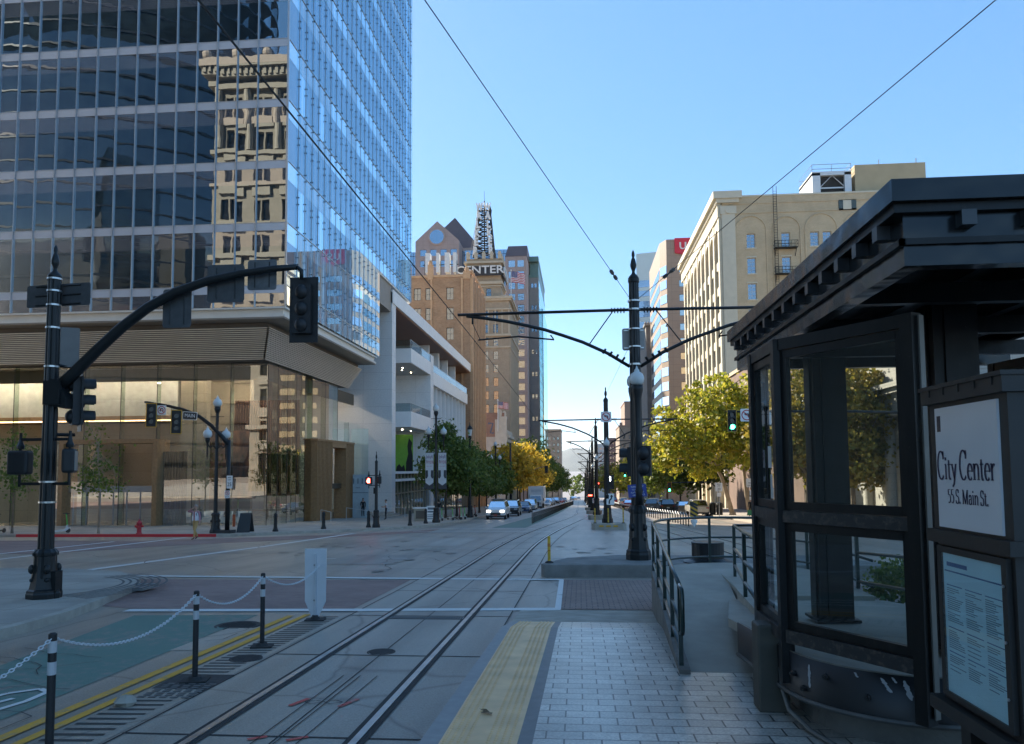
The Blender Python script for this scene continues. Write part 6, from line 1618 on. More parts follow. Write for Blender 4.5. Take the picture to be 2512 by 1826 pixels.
# ironwork in the road: each cover or grate is a thing
def cover(x, y, r, label):
    m = MB(); m.lathe([(r, 0), (r, .012), (r * .9, .012), (r * .88, .007), (r * .1, .007)], (x, y, gz(y) + .003), 28)
    for k in range(9): w = sqrt(max(.01, (r * .8) ** 2 - ((k - 4) * r * .18) ** 2)); m.box(x - w, x + w, y + (k - 4) * r * .18 - .012, y + (k - 4) * r * .18 + .012, gz(y) + .009, gz(y) + .017)
    o = m.thing('manhole_cover', CAST_IRON, label, 'manhole cover'); return o
cover(-2.82, 10.85, .2, 'small round iron cover between the rails'); cover(-5.85, 12.9, .38, 'large round ribbed cover in the green lane near the yellow lines')
cover(-4.55, 10.3, .22, 'round cover on the rumble strip beside the third chain post')
m = MB(); m.box(-4.95, -4.25, 8.2, 9.3, gz(8.75) - .02, gz(8.75) + .008); dr = empty('road_drain', (-4.6, 8.75, gz(8.75)), 'slotted iron road drain by the second chain post', 'drain'); m.build('iron_frame', CAST_IRON, dr, True)
m = MB()
for k in range(12):
    for q in range(5): m.box(-4.88 + .125 * q + .02 * (k % 2), -4.80 + .125 * q + .02 * (k % 2), 8.26 + .085 * k, 8.3 + .085 * k, gz(8.75) + .009 - .0334 * (.085 * k - .5), gz(8.75) + .014 - .0334 * (.085 * k - .5))
m.build('grate', M('bar_light', (.16, .16, .155), .6, .3), dr, True)
m = MB(); m.box(-3.45, -2.1, 13.75, 14.0, gz(13.9) - .02, gz(13.9) + .016); dr = empty('track_drain', (-2.78, 13.88, gz(13.9)), 'narrow slotted drain across the track before the crossing', 'drain'); m.build('iron_frame', CAST_IRON, dr, True)
m = MB()
for k in range(30): m.box(-3.43 + .045 * k, -3.405 + .045 * k, 13.77, 13.98, gz(13.9) + .017, gz(13.9) + .022)
m.build('grate', M('bar_light', (.16, .16, .155), .6, .3), dr, True)
m = MB(); m.box(-10.75, -10.1, 17.2, 17.9, gz(17.5) + .05, gz(17.5) + .125); m.thing('access_cover', M('cover_galv', (.27, .28, .28), .5, .4, .3, 9), 'square metal cover at the near-left kerb ramp', 'cover')
m = MB(); m.ball((-4.82, 7.95, gz(8) + .05), .11, 6, 4, sx=1.15, sz=.6); m.v = [(x + random.uniform(-.02, .02), y + random.uniform(-.02, .02), z + random.uniform(-.012, .012)) for x, y, z in m.v]; m.thing('concrete_lump', CONC, 'broken lump of concrete beside the road drain', 'debris')
# fallen leaf on the tactile strip, scraps
def leaf_scrap(x, y, z, s, label, mat):
    m = MB(); R = RZ(random.uniform(0, 6))
    for k in range(5):
        a = -1.2 + .6 * k; m.poly([Vector((x, y, z + .006)), Vector((x, y, z + .012)) + R @ Vector((s * .6 * cos(a - .25), s * .6 * sin(a - .25), s * .12)), Vector((x, y, z + .02)) + R @ Vector((s * cos(a), s * sin(a), s * .2 * (k % 2))), Vector((x, y, z + .012)) + R @ Vector((s * .6 * cos(a + .25), s * .6 * sin(a + .25), s * .1))])
    m.thing('fallen_leaf', mat, label, 'leaf')
BRLEAF = M('dry_leaf', (.15, .095, .045), .8)
leaf_scrap(-.83, 7.05, gz(7.05) + .25, .1, 'dry brown leaf on the yellow tactile strip', BRLEAF)

# ---- track-side fences ---------------------------------------------------------------------------
def fence_left():
    e = empty('track_fence', (-3.6, 60.5, gz(60.5)), 'long row of black posts with looped white chain beside the left lane', 'fence')
    y = 60.6; pts = []
    k = 0
    while y < 185:
        x = -3.75 + (y - 60) / 125 * 2.25; z = gz(y)
        if k < 100:
            m = MB(); m.tube([(x, y, z), (x, y, z + 1.02)], .036, 6); m.build('post', POLEM, e, True)
        pts.append((x, y, z + 1.0)); y += 1.25 + k * .012; k += 1
    m = MB()
    for a, b in zip(pts[:-1], pts[1:]):
        a, b = Vector(a), Vector(b); m.tube([a, a.lerp(b, .25) - Vector((0, 0, .13)), a.lerp(b, .5) - Vector((0, 0, .17)), a.lerp(b, .75) - Vector((0, 0, .13)), b], .03, 4)
    m.build('top_chain', CHAIN, e, True)
    m = MB()
    for a, b in zip(pts[:-1], pts[1:]):
        for h in (.5,): m.tube([(a[0], a[1], a[2] - 1 + h), (b[0], b[1], b[2] - 1 + h)], .012, 4)
    m.build('lower_chain', POLEM, e, True)
fence_left()
def fence_right():
    e = empty('track_fence', (7.4, 55, gz(55)), 'row of slim black posts with white swag chains beside the right-hand parked cars', 'fence')
    y = 55.0; pts = []; k = 0
    while y < 170:
        t = min(1, max(0, (y - 55) / 40)); x = 7.55 - 1.1 * t * t * (3 - 2 * t); z = gz(y)
        m = MB(); m.tube([(x, y, z), (x, y, z + .95)], .04, 6); m.build('post', POLEM, e, True)
        pts.append((x, y, z + .93)); y += 1.35 + k * .012; k += 1
    m = MB()
    for a, b in zip(pts[:-1], pts[1:]):
        a, b = Vector(a), Vector(b); m.tube([a, a.lerp(b, .25) - Vector((0, 0, .17)), a.lerp(b, .5) - Vector((0, 0, .22)), a.lerp(b, .75) - Vector((0, 0, .17)), b], .024, 4)
    m.build('top_chain', CHAIN, e, True)
fence_right()
e = empty('hazard_board', (7.7, 53.2, gz(53.2)), 'yellow and black diagonal hazard board at the start of the right fence', 'board'); z = gz(53.2)
m = MB(); m.box(7.42, 7.92, 53.18, 53.2, z + .55, z + 1.75); m.build('panel', YEL, e, True)
m = MB()
for k in range(4): q = z + .6 + .3 * k; m.poly([(7.42, 53.17, q + .28), (7.92, 53.17, q - .02), (7.92, 53.17, q + .13), (7.42, 53.17, q + .43)] if k < 3 else [(7.42, 53.17, q + .1), (7.92, 53.17, q - .1), (7.92, 53.17, q + .05), (7.6, 53.17, q + .22), (7.42, 53.17, q + .22)])
m.build('stripes', SIGN_K, e, True)
m = MB(); m.lathe([(.02, 0), (.22, .35), (.24, .5), (.05, .55)], (7.67, 53.25, z), 8); m.build('foot', SIGN_W, e, True)

# ---- signals and signs on the right -------------------------------------------------------------------
tr = empty('traffic_mast', (19.2, 46.0, gz(46) + .15), 'far-right mast behind the shelter holding a green signal and two white signs', 'traffic mast')
m = MB(); pedestal(m, 19.2, 46, gz(46) + .15, .25, 1.1); m.build('pedestal', POLEM, tr, True)
m = MB(); fluted(m, 19.2, 46, gz(46) + 1.2, 6.2, .15, .12, 16); m.build('shaft', POLEM, tr, True)
m = MB(); m.smooth = True; m.tube([(19.2, 46, 5.3), (15.6, 46, 5.42), (11.5, 46, 5.48), (8.6, 46, 5.5)], [.08, .07, .06, .05], 8); m.build('mast_arm', POLEM, tr, True)
e = empty('traffic_signal', (8.87, 45.9, 4.3), 'yellow-rimmed signal showing green in front of the sunlit tree', 'signal')
signal_head(e, 8.9, 45.8, 4.95, -1, .34, 1.08, True, True, (2, 'green'), bw=.56, bh=1.34)
e = empty('no_left_turn_sign', (9.75, 45.9, 4.9), 'white no-left-turn sign right of the green signal', 'sign'); no_left_sign(e, 9.78, 45.85, 5.28, .74)
e = empty('lane_sign', (10.7, 45.9, 4.8), 'white lane sign with a straight and branching arrow, cut by the shelter edge', 'sign')
o, P, R = plate(e, 'panel', SIGN_W, 10.75, 45.85, 5.05, .84, .74); arrow_mark(o, P, [(-.14, -.26), (-.14, .14)], .07, .12); arrow_mark(o, P, [(-.12, -.1), (.1, .08), (.2, .12)], .06, .1, name='branch_arrow')
def post_sign(x, y, pairs, label):
    z = gz(y) + .15; e = empty('post_sign', (x, y, z), label, 'sign')
    m = MB(); m.cyl((x, y + .05, z), (x, y + .05, z + 3.0), .035, 6); m.build('post', GREY_METAL, e, True)
    for (w, h, zc, lines) in pairs:
        o, P, R = plate(e, 'panel', SIGN_W, x, y, z + zc, w, h); letters(o, P, R, lines, SIGN_K)
    return e
post_sign(13.15, 74.7, [(.66, .82, 2.75, [('SPEED', 0, .27, .15), ('LIMIT', 0, .1, .15), ('20', 0, -.2, .36)]), (.4, .38, 2.05, [('TEST', 0, 0, .1)][:0])], 'SPEED LIMIT 20 sign on a thin post before the sunlit tree')
post_sign(15.6, 72.0, [(.95, .8, 3.1, [('MAY USE', 0, -.02, .17), ('FULL LANE', 0, -.24, .17)]), (.4, .5, 2.2, [('P', 0, .05, .2)]), (.45, .3, 1.7, [('ONLY', 0, 0, .1)])], 'bicycle sign reading MAY USE FULL LANE beside the shelter edge')
for x, y, z, c, l in ((9.3, 160, 1.2, 'green', 'far green signal above the white cars on the right'), (11.0, 96.5, -.1, 'green', 'small green signal right of the nearest tall pole'), (3.6, 150, -.9, 'red', 'far red signal left of the leafy right-hand row'), (6.0, 175, -3.2, 'red', 'farther red signal low among the right-hand trees')):
    e = empty('traffic_signal', (x, y, z - .6), l, 'signal', 'far traffic signals down the street'); signal_head(e, x, y, z, -1, .36, 1.05, True, True, (2 if c == 'green' else 0, c), bw=.56, bh=1.3)
    m = MB(); m.tube([(x, y + .2, z + .55), (x + 5, y + .2, z + .6), (x + 6, y + .2, z - .3), (x + 6, y + .2, gz(y))], .08, 6); m.build('signal_arm', POLEM, e, True)
e = empty('traffic_signal', (-5.9, 138, 2.2), 'far dark signal on a pale arm in front of the yellow tree', 'signal'); signal_head(e, -5.9, 138, 2.2, -1, .36, 1.1, True, bw=.56, bh=1.3)
m = MB(); m.smooth = True; m.tube([(-10.6, 138.2, gz(138)), (-10.6, 138.2, -.5), (-9.4, 138.2, 1.3), (-7.6, 138.2, 2.4), (-5.7, 138.2, 2.8)], .09, 6); m.build('signal_arm', M('arm_ochre', (.3, .22, .1), .6), e, True)
m = MB(); m.smooth = True; m.tube([(-10.9, 122, gz(122)), (-10.9, 122, 6.4)], [.2, .15], 8); m.thing('dark_pole', POLEM, 'plain dark pole rising before the yellow trees', 'pole')

# ---- flags --------------------------------------------------------------------------------------
def flag(x, y, z0_, z1, w, h, label):
    e = empty('flag_pole', (x, y, z0_), label, 'flag')
    m = MB(); m.tube([(x, y, z0_), (x, y, z1)], [.16, .09], 6); m.ball((x, y, z1), .25, 8, 6); m.build('pole', WHITE_METAL, e, True)
    f = MB(); nx_ = 18; zt = z1 - .35; f.smooth = True
    Q = lambda i, j: (x + .1 + w * i / nx_, y + .35 * sin(i * .75) * i / nx_, zt - h * j / 13 - .28 * h * (i / nx_) ** 1.5 + .06 * sin(i * .9))
    for i in range(nx_):
        for j in range(13):
            f.cur = 2 if (i < nx_ * .42 and j < 7) else (0 if j % 2 == 0 else 1); f.poly([Q(i, j), Q(i + 1, j), Q(i + 1, j + 1), Q(i, j + 1)])
    o = f.build('flag_cloth', [M('flag_red', (.45, .03, .05), .7), M('flag_white', (.68, .67, .66), .7), M('flag_blue', (.04, .05, .2), .7)], e, True)
    s = MB()
    for r in range(5):
        for c in range(5): i, j = .8 + 1.4 * c, .8 + 1.3 * r; q = Q(i, j); s.obox((q[0], q[1] - .05, q[2]), (.12 * w / 3.8,) * 3)
    s.build('stars', M('flag_white', (.68, .67, .66), .7), o, True)
flag(-18.6, 214, 50.7, 58.6, 3.9, 3.1, 'large American flag on a white pole beside the WALKER CENTER building'); flag(-20.6, 195.5, 12, 20, 2.6, 1.7, 'small American flag above the ornate low building')
for k, (x, col) in enumerate(((-12.6, (.62, .45, .02)), (-12.0, (.02, .02, .02)), (-11.4, (.62, .45, .02)))):
    e = empty('wall_flag', (x - 3, 112 + 4 * k, 3), ['yellow flag with a black disc', 'plain black flag', 'rear yellow flag'][k] + ' on a slanted pole above the small trees', 'flag')
    y = 112 + 4 * k; m = MB(); m.tube([(x - 4, y, 2.2), (x - .2, y, 5.0)], .06, 5); m.build('staff', GREY_METAL, e, True)
    m = MB(); m.poly([(x - 3.0, y, 3.0), (x - 1.2, y, 4.3), (x - 1.4, y + .3, 1.2), (x - 2.4, y + .2, .2)]); m.build('cloth', M('flag_cloth_%s' % ('yellow', 'black', 'yellow')[k], col, .7), e, True)
# ================================================================== tram shelter, ramp, railings, sign box
def scuffed(name, base, dust, rough):
    m, nt, b = node_mat(name); co = objco(nt); mp = nt.nodes.new('ShaderNodeMapping'); mp.inputs['Scale'].default_value = (6, 6, .9); nt.links.new(co, mp.inputs['Vector'])
    st = ramp(nt, noise(nt, mp.outputs[0], 2.0, 7, .65), [(.46, (0, 0, 0)), (.78, (1, 1, 1))]); fl_ = ramp(nt, noise(nt, co, 38, 5, .7), [(.64, (0, 0, 0)), (.7, (1, 1, 1))])
    c = mixc(nt, st, base, dust); c = mixc(nt, fl_, c, sc(dust, 2.4)); nt.links.new(c, b.inputs['Base Color'])
    nt.links.new(mth(nt, 'MULTIPLY_ADD', noise(nt, co, 5, 5), .35, rough), b.inputs['Roughness']); b.inputs['Specular IOR Level'].default_value = .32
    bump(nt, b, noise(nt, co, 9, 3), .12, .01); MATS[name] = m; return m
BLK = scuffed('shelter_black', (.005, .0056, .0062), (.014, .0135, .012), .22)
def wavy_black():
    m, nt, b = node_mat('shelter_sheet'); co = objco(nt)
    b.inputs['Base Color'].default_value = (.007, .008, .009, 1); b.inputs['Roughness'].default_value = .2; b.inputs['Specular IOR Level'].default_value = .45
    bump(nt, b, noise(nt, co, 2.2, 2), .5, .05); MATS['shelter_sheet'] = m; return m
SHEETM = wavy_black()
def worn_black():
    m, nt, b = node_mat('worn_rail'); co = objco(nt)
    f = ramp(nt, noise(nt, co, 14, 8, .7), [(.5, (0, 0, 0)), (.62, (1, 1, 1))])
    nt.links.new(mixc(nt, f, (.016, .017, .018), (.075, .06, .05)), b.inputs['Base Color']); b.inputs['Roughness'].default_value = .5
    MATS['worn_rail'] = m; return m
WORN = worn_black()
PEEL = M('bare_metal_patch', (.36, .37, .38), .6, .1, .15, 12)
SGL = clearglass('shelter_glass', (0.82, 0.85, 0.84), 0.05)
GREENRAIL = M('railing_green_black', (.012, .03, .026), .3, 0, .3, 6, coat=.3)
# raised floor with a curved steel edge
CX, CY, CR = 2.8, 7.1, 1.04
def fl(y): return .62 - .085 * max(0.0, y - 7.0)
arcp = [(CX + CR * cos(a), CY + CR * sin(a)) for a in [radians(q) for q in range(270, 179, -7)]]
FP = [(7.0, CY - CR)] + arcp + [(CX - CR, 9.6), (2.3, 12.4), (4.6, 12.4), (5.0, 9.0), (7.0, 9.0)]
rf = empty('raised_platform', (4.2, 8.5, gz(8.5) + .25), 'raised concrete boarding platform with a curved black peeling edge, under the shelter', 'platform')
m = MB(); m.slab(FP, lambda x, y: fl(y) - .1, lambda x, y: fl(y)); m.build('floor', CONC_RAMP, rf, True)
inset = [(7.0, CY - CR + .22)] + [(CX + (CR - .22) * cos(a), CY + (CR - .22) * sin(a)) for a in [radians(q) for q in range(270, 179, -7)]] + [(CX - CR + .22, 9.6), (2.3, 12.2), (4.5, 12.2), (4.9, 9.1), (7.0, 9.1)]
m = MB(); m.slab(inset, lambda x, y: gz(y) + .1, lambda x, y: fl(y) - .1); m.build('base_wall', M('stained_concrete', (.16, .155, .14), .9, 0, .4, 2.5, .4, 25), rf, True)
edge = [(7.0, CY - CR)] + arcp + [(CX - CR, 9.0)]
m = MB(); m.smooth = True
ro = lambda k, off, z: (edge[k][0] + off * (edge[k][0] - CX if 0 < k < len(edge) - 1 else (0 if k == 0 else -CR)) / CR, edge[k][1] + off * (edge[k][1] - CY if 0 < k < len(edge) - 1 else (-CR if k == 0 else 0)) / CR, z)
m.rings([[ro(k, .012, .29 + fl(edge[k][1]) - .62) for k in range(len(edge))], [ro(k, .012, fl(edge[k][1]) + .012) for k in range(len(edge))], [ro(k, -.03, fl(edge[k][1]) + .012) for k in range(len(edge))]], False, False, closed=False)
m.build('edge_band', M('edge_black', (.014, .0145, .016), .45, 0, .3, 3), rf, True)
m = MB(); m.tube([ro(k, .015, .285 + fl(edge[k][1]) - .62) for k in range(len(edge))], .022, 6); m.build('bottom_lip', M('lip_grey', (.1, .098, .092), .6, .2, .3, 4), rf, True)
m = MB(); m.tube([ro(k, .0, fl(edge[k][1]) + .013) for k in range(len(edge))], .008, 5); m.build('top_trim', M('trim_worn', (.2, .19, .16), .5, .3, .4, 6), rf, True)
m = MB()
def on_band(ang, z): a = radians(ang); r = CR + .0145; return Vector((CX + r * cos(a), CY + r * sin(a), z))
def patch(ang, z0_, z1_, w, lean=0.0, seed=0):
    rnd = random.Random(seed); n = 14; L = []; Rr = []
    for k in range(n + 1):
        t = k / n; z = z1_ + (z0_ - z1_) * t; h = w / 2 * (.25 + .75 * rnd.random()) * (1 - abs(2 * t - 1) ** 4) + .12; L.append(on_band(ang + lean * t - h - rnd.uniform(0, .35), z)); Rr.append(on_band(ang + lean * t + h * .8 + rnd.uniform(0, .5), z))
    m = MB()
    for k in range(n): m.poly([L[k], L[k + 1], Rr[k + 1], Rr[k]])
    m.build('peeled_patch', PEEL, rf, True)
patch(206.5, .40, .585, 1.6, 0, 1); patch(239.5, .50, .60, 1.6, 3.5, 2); patch(248, .46, .60, 2.2, 2.4, 3); patch(254, .33, .60, 2.4, 1.6, 4); patch(229, .575, .61, .6, 1.2, 5); patch(243.5, .575, .615, .5, 1.5, 6)
m = MB()
for ang, z in ((196, .47), (216, .53), (234, .44), (203, .38)): m = MB(); p = on_band(ang, z); d = Vector((p.x - CX, p.y - CY, 0)).normalized(); m.cyl(tuple(p), tuple(p + d * .025), .025, 8); m.cyl(tuple(p + d * .02), tuple(p + d * .045), .012, 6); m.build('bolt', WORN, rf, True)
# ramp and landing
rmp = empty('access_ramp', (2.2, 12, gz(12) + .25), 'concrete access ramp rising from the pavers beside the shelter to a rounded landing', 'ramp')
zr = lambda x, y: (gz(y) + .252) + (0.24 - gz(15) - .25) * max(0, min(1, (y - 8.8) / 6.0)) if y < 14.8 else .24
m = MB()
for a, b in ((8.8, 10.3), (10.3, 11.8), (11.8, 13.3), (13.3, 14.8)):
    f0 = lambda y: 1.18 + (y - 8.8) * .045; f1 = lambda y: 2.02 + (y - 8.8) * .11
    m.hexa([(f0(a), a, gz(a)), (f1(a), a, gz(a)), (f1(b), b, gz(b)), (f0(b), b, gz(b)), (f0(a), a, zr(0, a)), (f1(a), a, zr(0, a)), (f1(b), b, zr(0, b)), (f0(b), b, zr(0, b))])
LA = [(1.45, 14.8)] + [(2.95 + 1.5 * cos(a), 15.0 + 1.5 * sin(a)) for a in [radians(q) for q in range(180, -1, -12)]] + [(4.45, 12.3), (2.5, 12.3), (2.6, 14.8)]
m.slab(LA, lambda x, y: gz(y) - .05, lambda x, y: .24)
m.build('walkway', CONC_RAMP, rmp, True)
m = MB(); m.hexa([(2.04, 8.8, gz(9)), (2.2, 8.8, gz(9)), (2.62, 12.6, gz(12)), (2.46, 12.6, gz(12)), (2.04, 8.8, .50), (2.2, 8.8, .50), (2.62, 12.6, .28), (2.46, 12.6, .28)]); m.build('side_wall', CONC, rmp, True)
m = MB(); m.hexa([(1.06, 8.7, gz(9)), (1.18, 8.7, gz(9)), (1.46, 15, gz(15)), (1.34, 15, gz(15)), (1.06, 8.7, zr(0, 8.8) + .05), (1.18, 8.7, zr(0, 8.8) + .05), (1.46, 15, .28), (1.34, 15, .28)]); m.build('kerb', M('ramp_kerb', (.2, .185, .165), .9, 0, .35, 3, .4, 20), rmp, True)
rl = empty('railing', (1.25, 12, .1), 'dark green tubular railing along the left of the ramp and round its landing', 'railing')
def zrail(y): return zr(0, y) + .93
m = MB(); m.smooth = True
LP = [(1.10 + (y - 8.87) * .045, y) for y in (8.87, 10.1, 11.6, 13.3, 14.9)]
top = [(x, y, zrail(y)) for x, y in LP]; arc = [(2.95 + 1.52 * cos(a), 15.0 + 1.52 * sin(a)) for a in [radians(q) for q in range(170, -1, -10)]]
m.tube(top + [(x, y, 1.17) for x, y in arc] + [(4.47, 12.4, 1.17)], .026, 8); m.build('top_rail', GREENRAIL, rl, True)
m = MB(); m.smooth = True; m.tube([(x, y, z - .42) for x, y, z in top], .021, 8); m.tube([(x, y, .76) for x, y in arc] + [(4.47, 12.4, .76)], .021, 8); m.build('middle_rail', GREENRAIL, rl, True)
m = MB(); m.smooth = True; m.tube([(x, y, z - .74) for x, y, z in top], .021, 8); m.tube([(x, y, .36) for x, y in arc] + [(4.47, 12.4, .36)], .021, 8); m.build('lower_rail', GREENRAIL, rl, True)
m = MB(); x, y, z = top[0]; m.smooth = True; m.tube([(x, y, z), (x + .0, y - .16, z - .02), (x, y - .2, z - .08), (x, y - .2, z - .42), (x, y - .16, z - .5), (x, y, z - .52)], .026, 8); m.build('end_loop', GREENRAIL, rl, True)
for x, y, z in top: mm = MB(); mm.obox((x, y, (gz(y) + .25 + z) / 2), (.05, .05, z - gz(y) - .25)); mm.build('post', GREENRAIL, rl, True)
for k in (3, 7, 11, 15): x, y = arc[k]; mm = MB(); mm.obox((x, y, .7), (.05, .05, .94)); mm.build('post', GREENRAIL, rl, True)
r2 = empty('railing', (2.6, 11, .4), 'short inner railing between the ramp and the raised platform, left of the shelter', 'railing')
I = [(2.78, 14.4), (2.36, 11.5), (2.0, 9.0)]; zi = [1.16, 1.27, 1.39]
for nm, dz in (('top_rail', 0), ('middle_rail', -.42), ('lower_rail', -.72)):
    m = MB(); m.smooth = True; m.tube([(x, y, z + dz) for (x, y), z in zip(I, zi)] + ([(1.9, 8.4, 1.41)] if not dz else []), .025, 8)
    if not dz: m.tube([(2.78, 14.4, 1.16), (3.3, 13.9, 1.2), (4.3, 13.3, 1.22)], .025, 8)
    m.build(nm, GREENRAIL, r2, True)
for (x, y), z in zip(I, zi): m = MB(); m.obox((x, y, z - .48), (.05, .05, .94)); m.build('post', GREENRAIL, r2, True)
r3 = empty('railing', (4.9, 10.5, .4), 'railing seen through the shelter glass in front of the low hedge', 'railing')
for nm, z in (('top_rail', 1.45), ('middle_rail', 1.02), ('lower_rail', .56)):
    m = MB(); m.smooth = True; m.tube([(4.45, 13.0, z - .2), (4.75, 10.6, z - .05), (5.05, 8.6, z + .05), (7, 8.5, z + .05)], .024, 8); m.build(nm, GREENRAIL, r3, True)
for x, y in ((4.45, 13), (4.75, 10.6), (5.05, 8.6)): m = MB(); m.obox((x, y, .85), (.05, .05, 1.2)); m.build('post', GREENRAIL, r3, True)

# shelter --------------------------------------------------------------------
sh = empty('tram_shelter', (3.6, 7.6, .6), 'black steel tram shelter with an overhanging flat roof and glazed bay screen', 'shelter')
RX0, RX1, RY0, RY1 = 1.97, 5.4, 4.9, 10.3
m = MB(); m.box(RX0, RX1, RY0, RY1, 3.86, 4.0); m.build('roof', SHEETM, sh, True)
m = MB(); m.box(RX0 + .1, RX0 + .22, RY0 + .1, RY1 - .1, 3.47, 3.80); m.box(RX0 + .22, RX1, RY0 + .1, RY0 + .22, 3.47, 3.80); m.box(RX0 + .22, RX1, RY1 - .22, RY1 - .1, 3.47, 3.80); m.build('roof_beam', SHEETM, sh, True)
m = MB(); m.box(RX0 + .07, RX0 + .1, RY0 + .07, RY1 - .07, 3.60, 3.64); m.box(RX0 + .07, RX1, RY0 + .07, RY0 + .1, 3.60, 3.64); m.box(RX0 + .03, RX0 + .22, RY0 + .05, RY1 - .05, 3.80, 3.858); m.box(RX0 + .22, RX1, RY0 + .05, RY0 + .22, 3.80, 3.858); m.build('beam_moulding', BLK, sh, True)
RAFT = M('rafter_end', (.04, .042, .045), .3, .1, .2, 5); y = RY0 + .3; x = RX0 + .42
while y < RY1 - .1: m = MB(); m.box(RX0 + .015, RX0 + .1, y, y + .085, 3.70, 3.797); m.build('rafter_end', RAFT, sh, True); y += .39
while x < RX1: m = MB(); m.box(x, x + .09, RY0 + .015, RY0 + .1, 3.70, 3.797); m.build('rafter_end', RAFT, sh, True); x += .39
m = MB(); m.box(RX0 + .22, RX1, RY0 + .22, RY1 - .22, 3.80, 3.85)
x = RX0 + .5
while x < RX1: m.box(x, x + .07, RY0 + .22, RY1 - .22, 3.66, 3.80); x += .5
for y in (6.3, 7.8, 9.3): m.box(RX0 + .22, RX1, y, y + .1, 3.5, 3.66)
m.build('ceiling_slats', BLK, sh, True)
for x, y in ((3.33, 7.25), (2.98, 9.6)):
    m = MB(); f = fl(y); m.box(x - .19, x + .19, y - .19, y + .19, f, 3.66); m.box(x - .25, x + .25, y - .25, y + .25, f, f + .03)
    for s_ in (-1, 1): m.box(x + s_ * .2 - .012, x + s_ * .2 + .012, y - .1, y + .1, f + .03, 3.6); m.box(x - .1, x + .1, y + s_ * .2 - .012, y + s_ * .2 + .012, f + .03, 3.6)
    m.build('column', BLK, sh, True)
def screen(p, q, posts=(True, True), z0_=.76, z1_=3.33, zm=1.78, foot=.36):
    p = Vector((p[0], p[1], 0)); q = Vector((q[0], q[1], 0)); d = (q - p); L = d.length; d.normalize(); n = Vector((d.y, -d.x, 0)); R = Matrix((d, -n, Vector((0, 0, 1)))).transposed()
    c = (p + q) / 2
    for k, (pp, on) in enumerate(zip((p, q), posts)):
        if on: m = MB(); m.obox(pp + Vector((0, 0, (foot + z1_) / 2)), (.10, .11, z1_ - foot), R); m.build('post', BLK, sh, True)
    for z, h, t, mt in ((z1_ - .05, .1, .09, BLK), (zm, .10, .10, WORN), (z0_, .11, .11, WORN)):
        m = MB(); m.obox(c + Vector((0, 0, z)), (L - .086, t, h), R); m.build('rail', mt, sh, True)
    for a, b in ((z0_ + .06, zm - .055), (zm + .055, z1_ - .105)):
        m = MB(); w = .07
        for s_ in (-1, 1): m.obox(c + d * s_ * (L / 2 - .043 - w / 2) + Vector((0, 0, (a + b) / 2)), (w, .05, b - a), R)
        m.obox(c + Vector((0, 0, b - w / 2)), (L - .2, .05, w), R); m.obox(c + Vector((0, 0, a + w / 2)), (L - .2, .05, w), R)
        o = m.build('glazing_frame', BLK, sh, True)
        m = MB(); m.obox(c + Vector((0, 0, (a + b) / 2)), (L - .19, .008, b - a - .1), R); m.build('glass_pane', SGL, o, True)
A, B, C_ = (1.76, 7.85), (1.765, 6.95), (2.45, 5.87)
screen(A, B); screen(B, C_, (False, True)); screen((2.1, 8.95), A, (True, False))
screen((4.75, 7.4), (5.0, 6.3)); screen((4.6, 8.9), (4.75, 7.4), (True, False))
stk = Vector((B[0] - A[0], B[1] - A[1], 0)).normalized(); Rs = Matrix((stk, Vector((-stk.y, stk.x, 0)), Vector((0, 0, 1)))).transposed()
for t, z, w_, h_ in ((.62, 2.3, .11, .2), (.66, 2.08, .06, .12), (.68, 1.97, .09, .1)):
    m = MB(); c = Vector((A[0] + (B[0] - A[0]) * t - .012, A[1] + (B[1] - A[1]) * t, z)); m.obox(c, (w_, .004, h_), Rs); m.build('sticker', M('sticker_paper', (.6, .6, .58), .6, 0, .2, 30), sh, True)
m = MB(); m.obox((2.505, 5.82, 1.86), (.012, .05, 2.9), RZ(-1.05)); m.build('pale_edge', M('edge_pale_grey', (.2, .19, .17), .5, .3, .2, 4), sh, True)  # thin paler strip down the outer side of the bay post
# box post, conduit
m = MB(); m.box(1.585, 1.86, 7.24, 7.5, .0, .78); o = m.thing('utility_post', M('olive_steel', (.07, .066, .052), .6, .1, .2, 5), 'olive grey square utility post standing on the pavers in front of the shelter bay', 'post', bevel=.02)
m = MB(); m.smooth = True; m.tube([(1.77, 7.2, .42), (1.765, 7.12, .24), (1.77, 6.95, .12), (1.85, 6.6, .06), (1.94, 6.25, .06), (2.0, 5.8, .075)], .022, 8); m.thing('conduit', M('conduit_grey', (.13, .13, .12), .5, .3, .3, 8), 'grey bent conduit pipe running over the pavers below the peeling edge', 'pipe')
# hedge
# city sign box ---------------------------------------------------------------
sb = empty('station_sign', (2.6, 4.55, gz(4.5) + .25), 'black station sign box reading City Center 55 S. Main St. above a framed timetable', 'sign')
SBK = M('sign_box_brown_black', (.022, .02, .018), .5, 0, .25, 6)
ya, yb, xa, xb = 4.345, 5.27, 2.29, 2.94
m = MB(); m.box(xa + .01, xb, ya, yb, 1.80, 2.60); m.box(xa + .02, xb, ya + .02, yb - .02, .74, 1.72); m.build('cabinet', SBK, sb, True)
m = MB(); m.box(xa - .03, xb + .03, ya - .03, yb + .03, 2.60, 2.70); m.box(xa - .042, xb + .04, ya - .042, yb + .042, 2.69, 2.715)
for k in range(5): m.box(xa - .037, xa - .03, ya + .06 + .19 * k, ya + .085 + .19 * k, 2.645, 2.69)
m.build('cap', SBK, sb, True)
m = MB(); m.box(xa - .03, xb + .02, ya - .03, yb + .03, 1.72, 1.80); m.build('middle_ledge', SBK, sb, True)
m = MB(); m.box(xa - .05, xb + .02, ya - .04, yb + .04, .66, .74); m.build('ledge', SBK, sb, True)
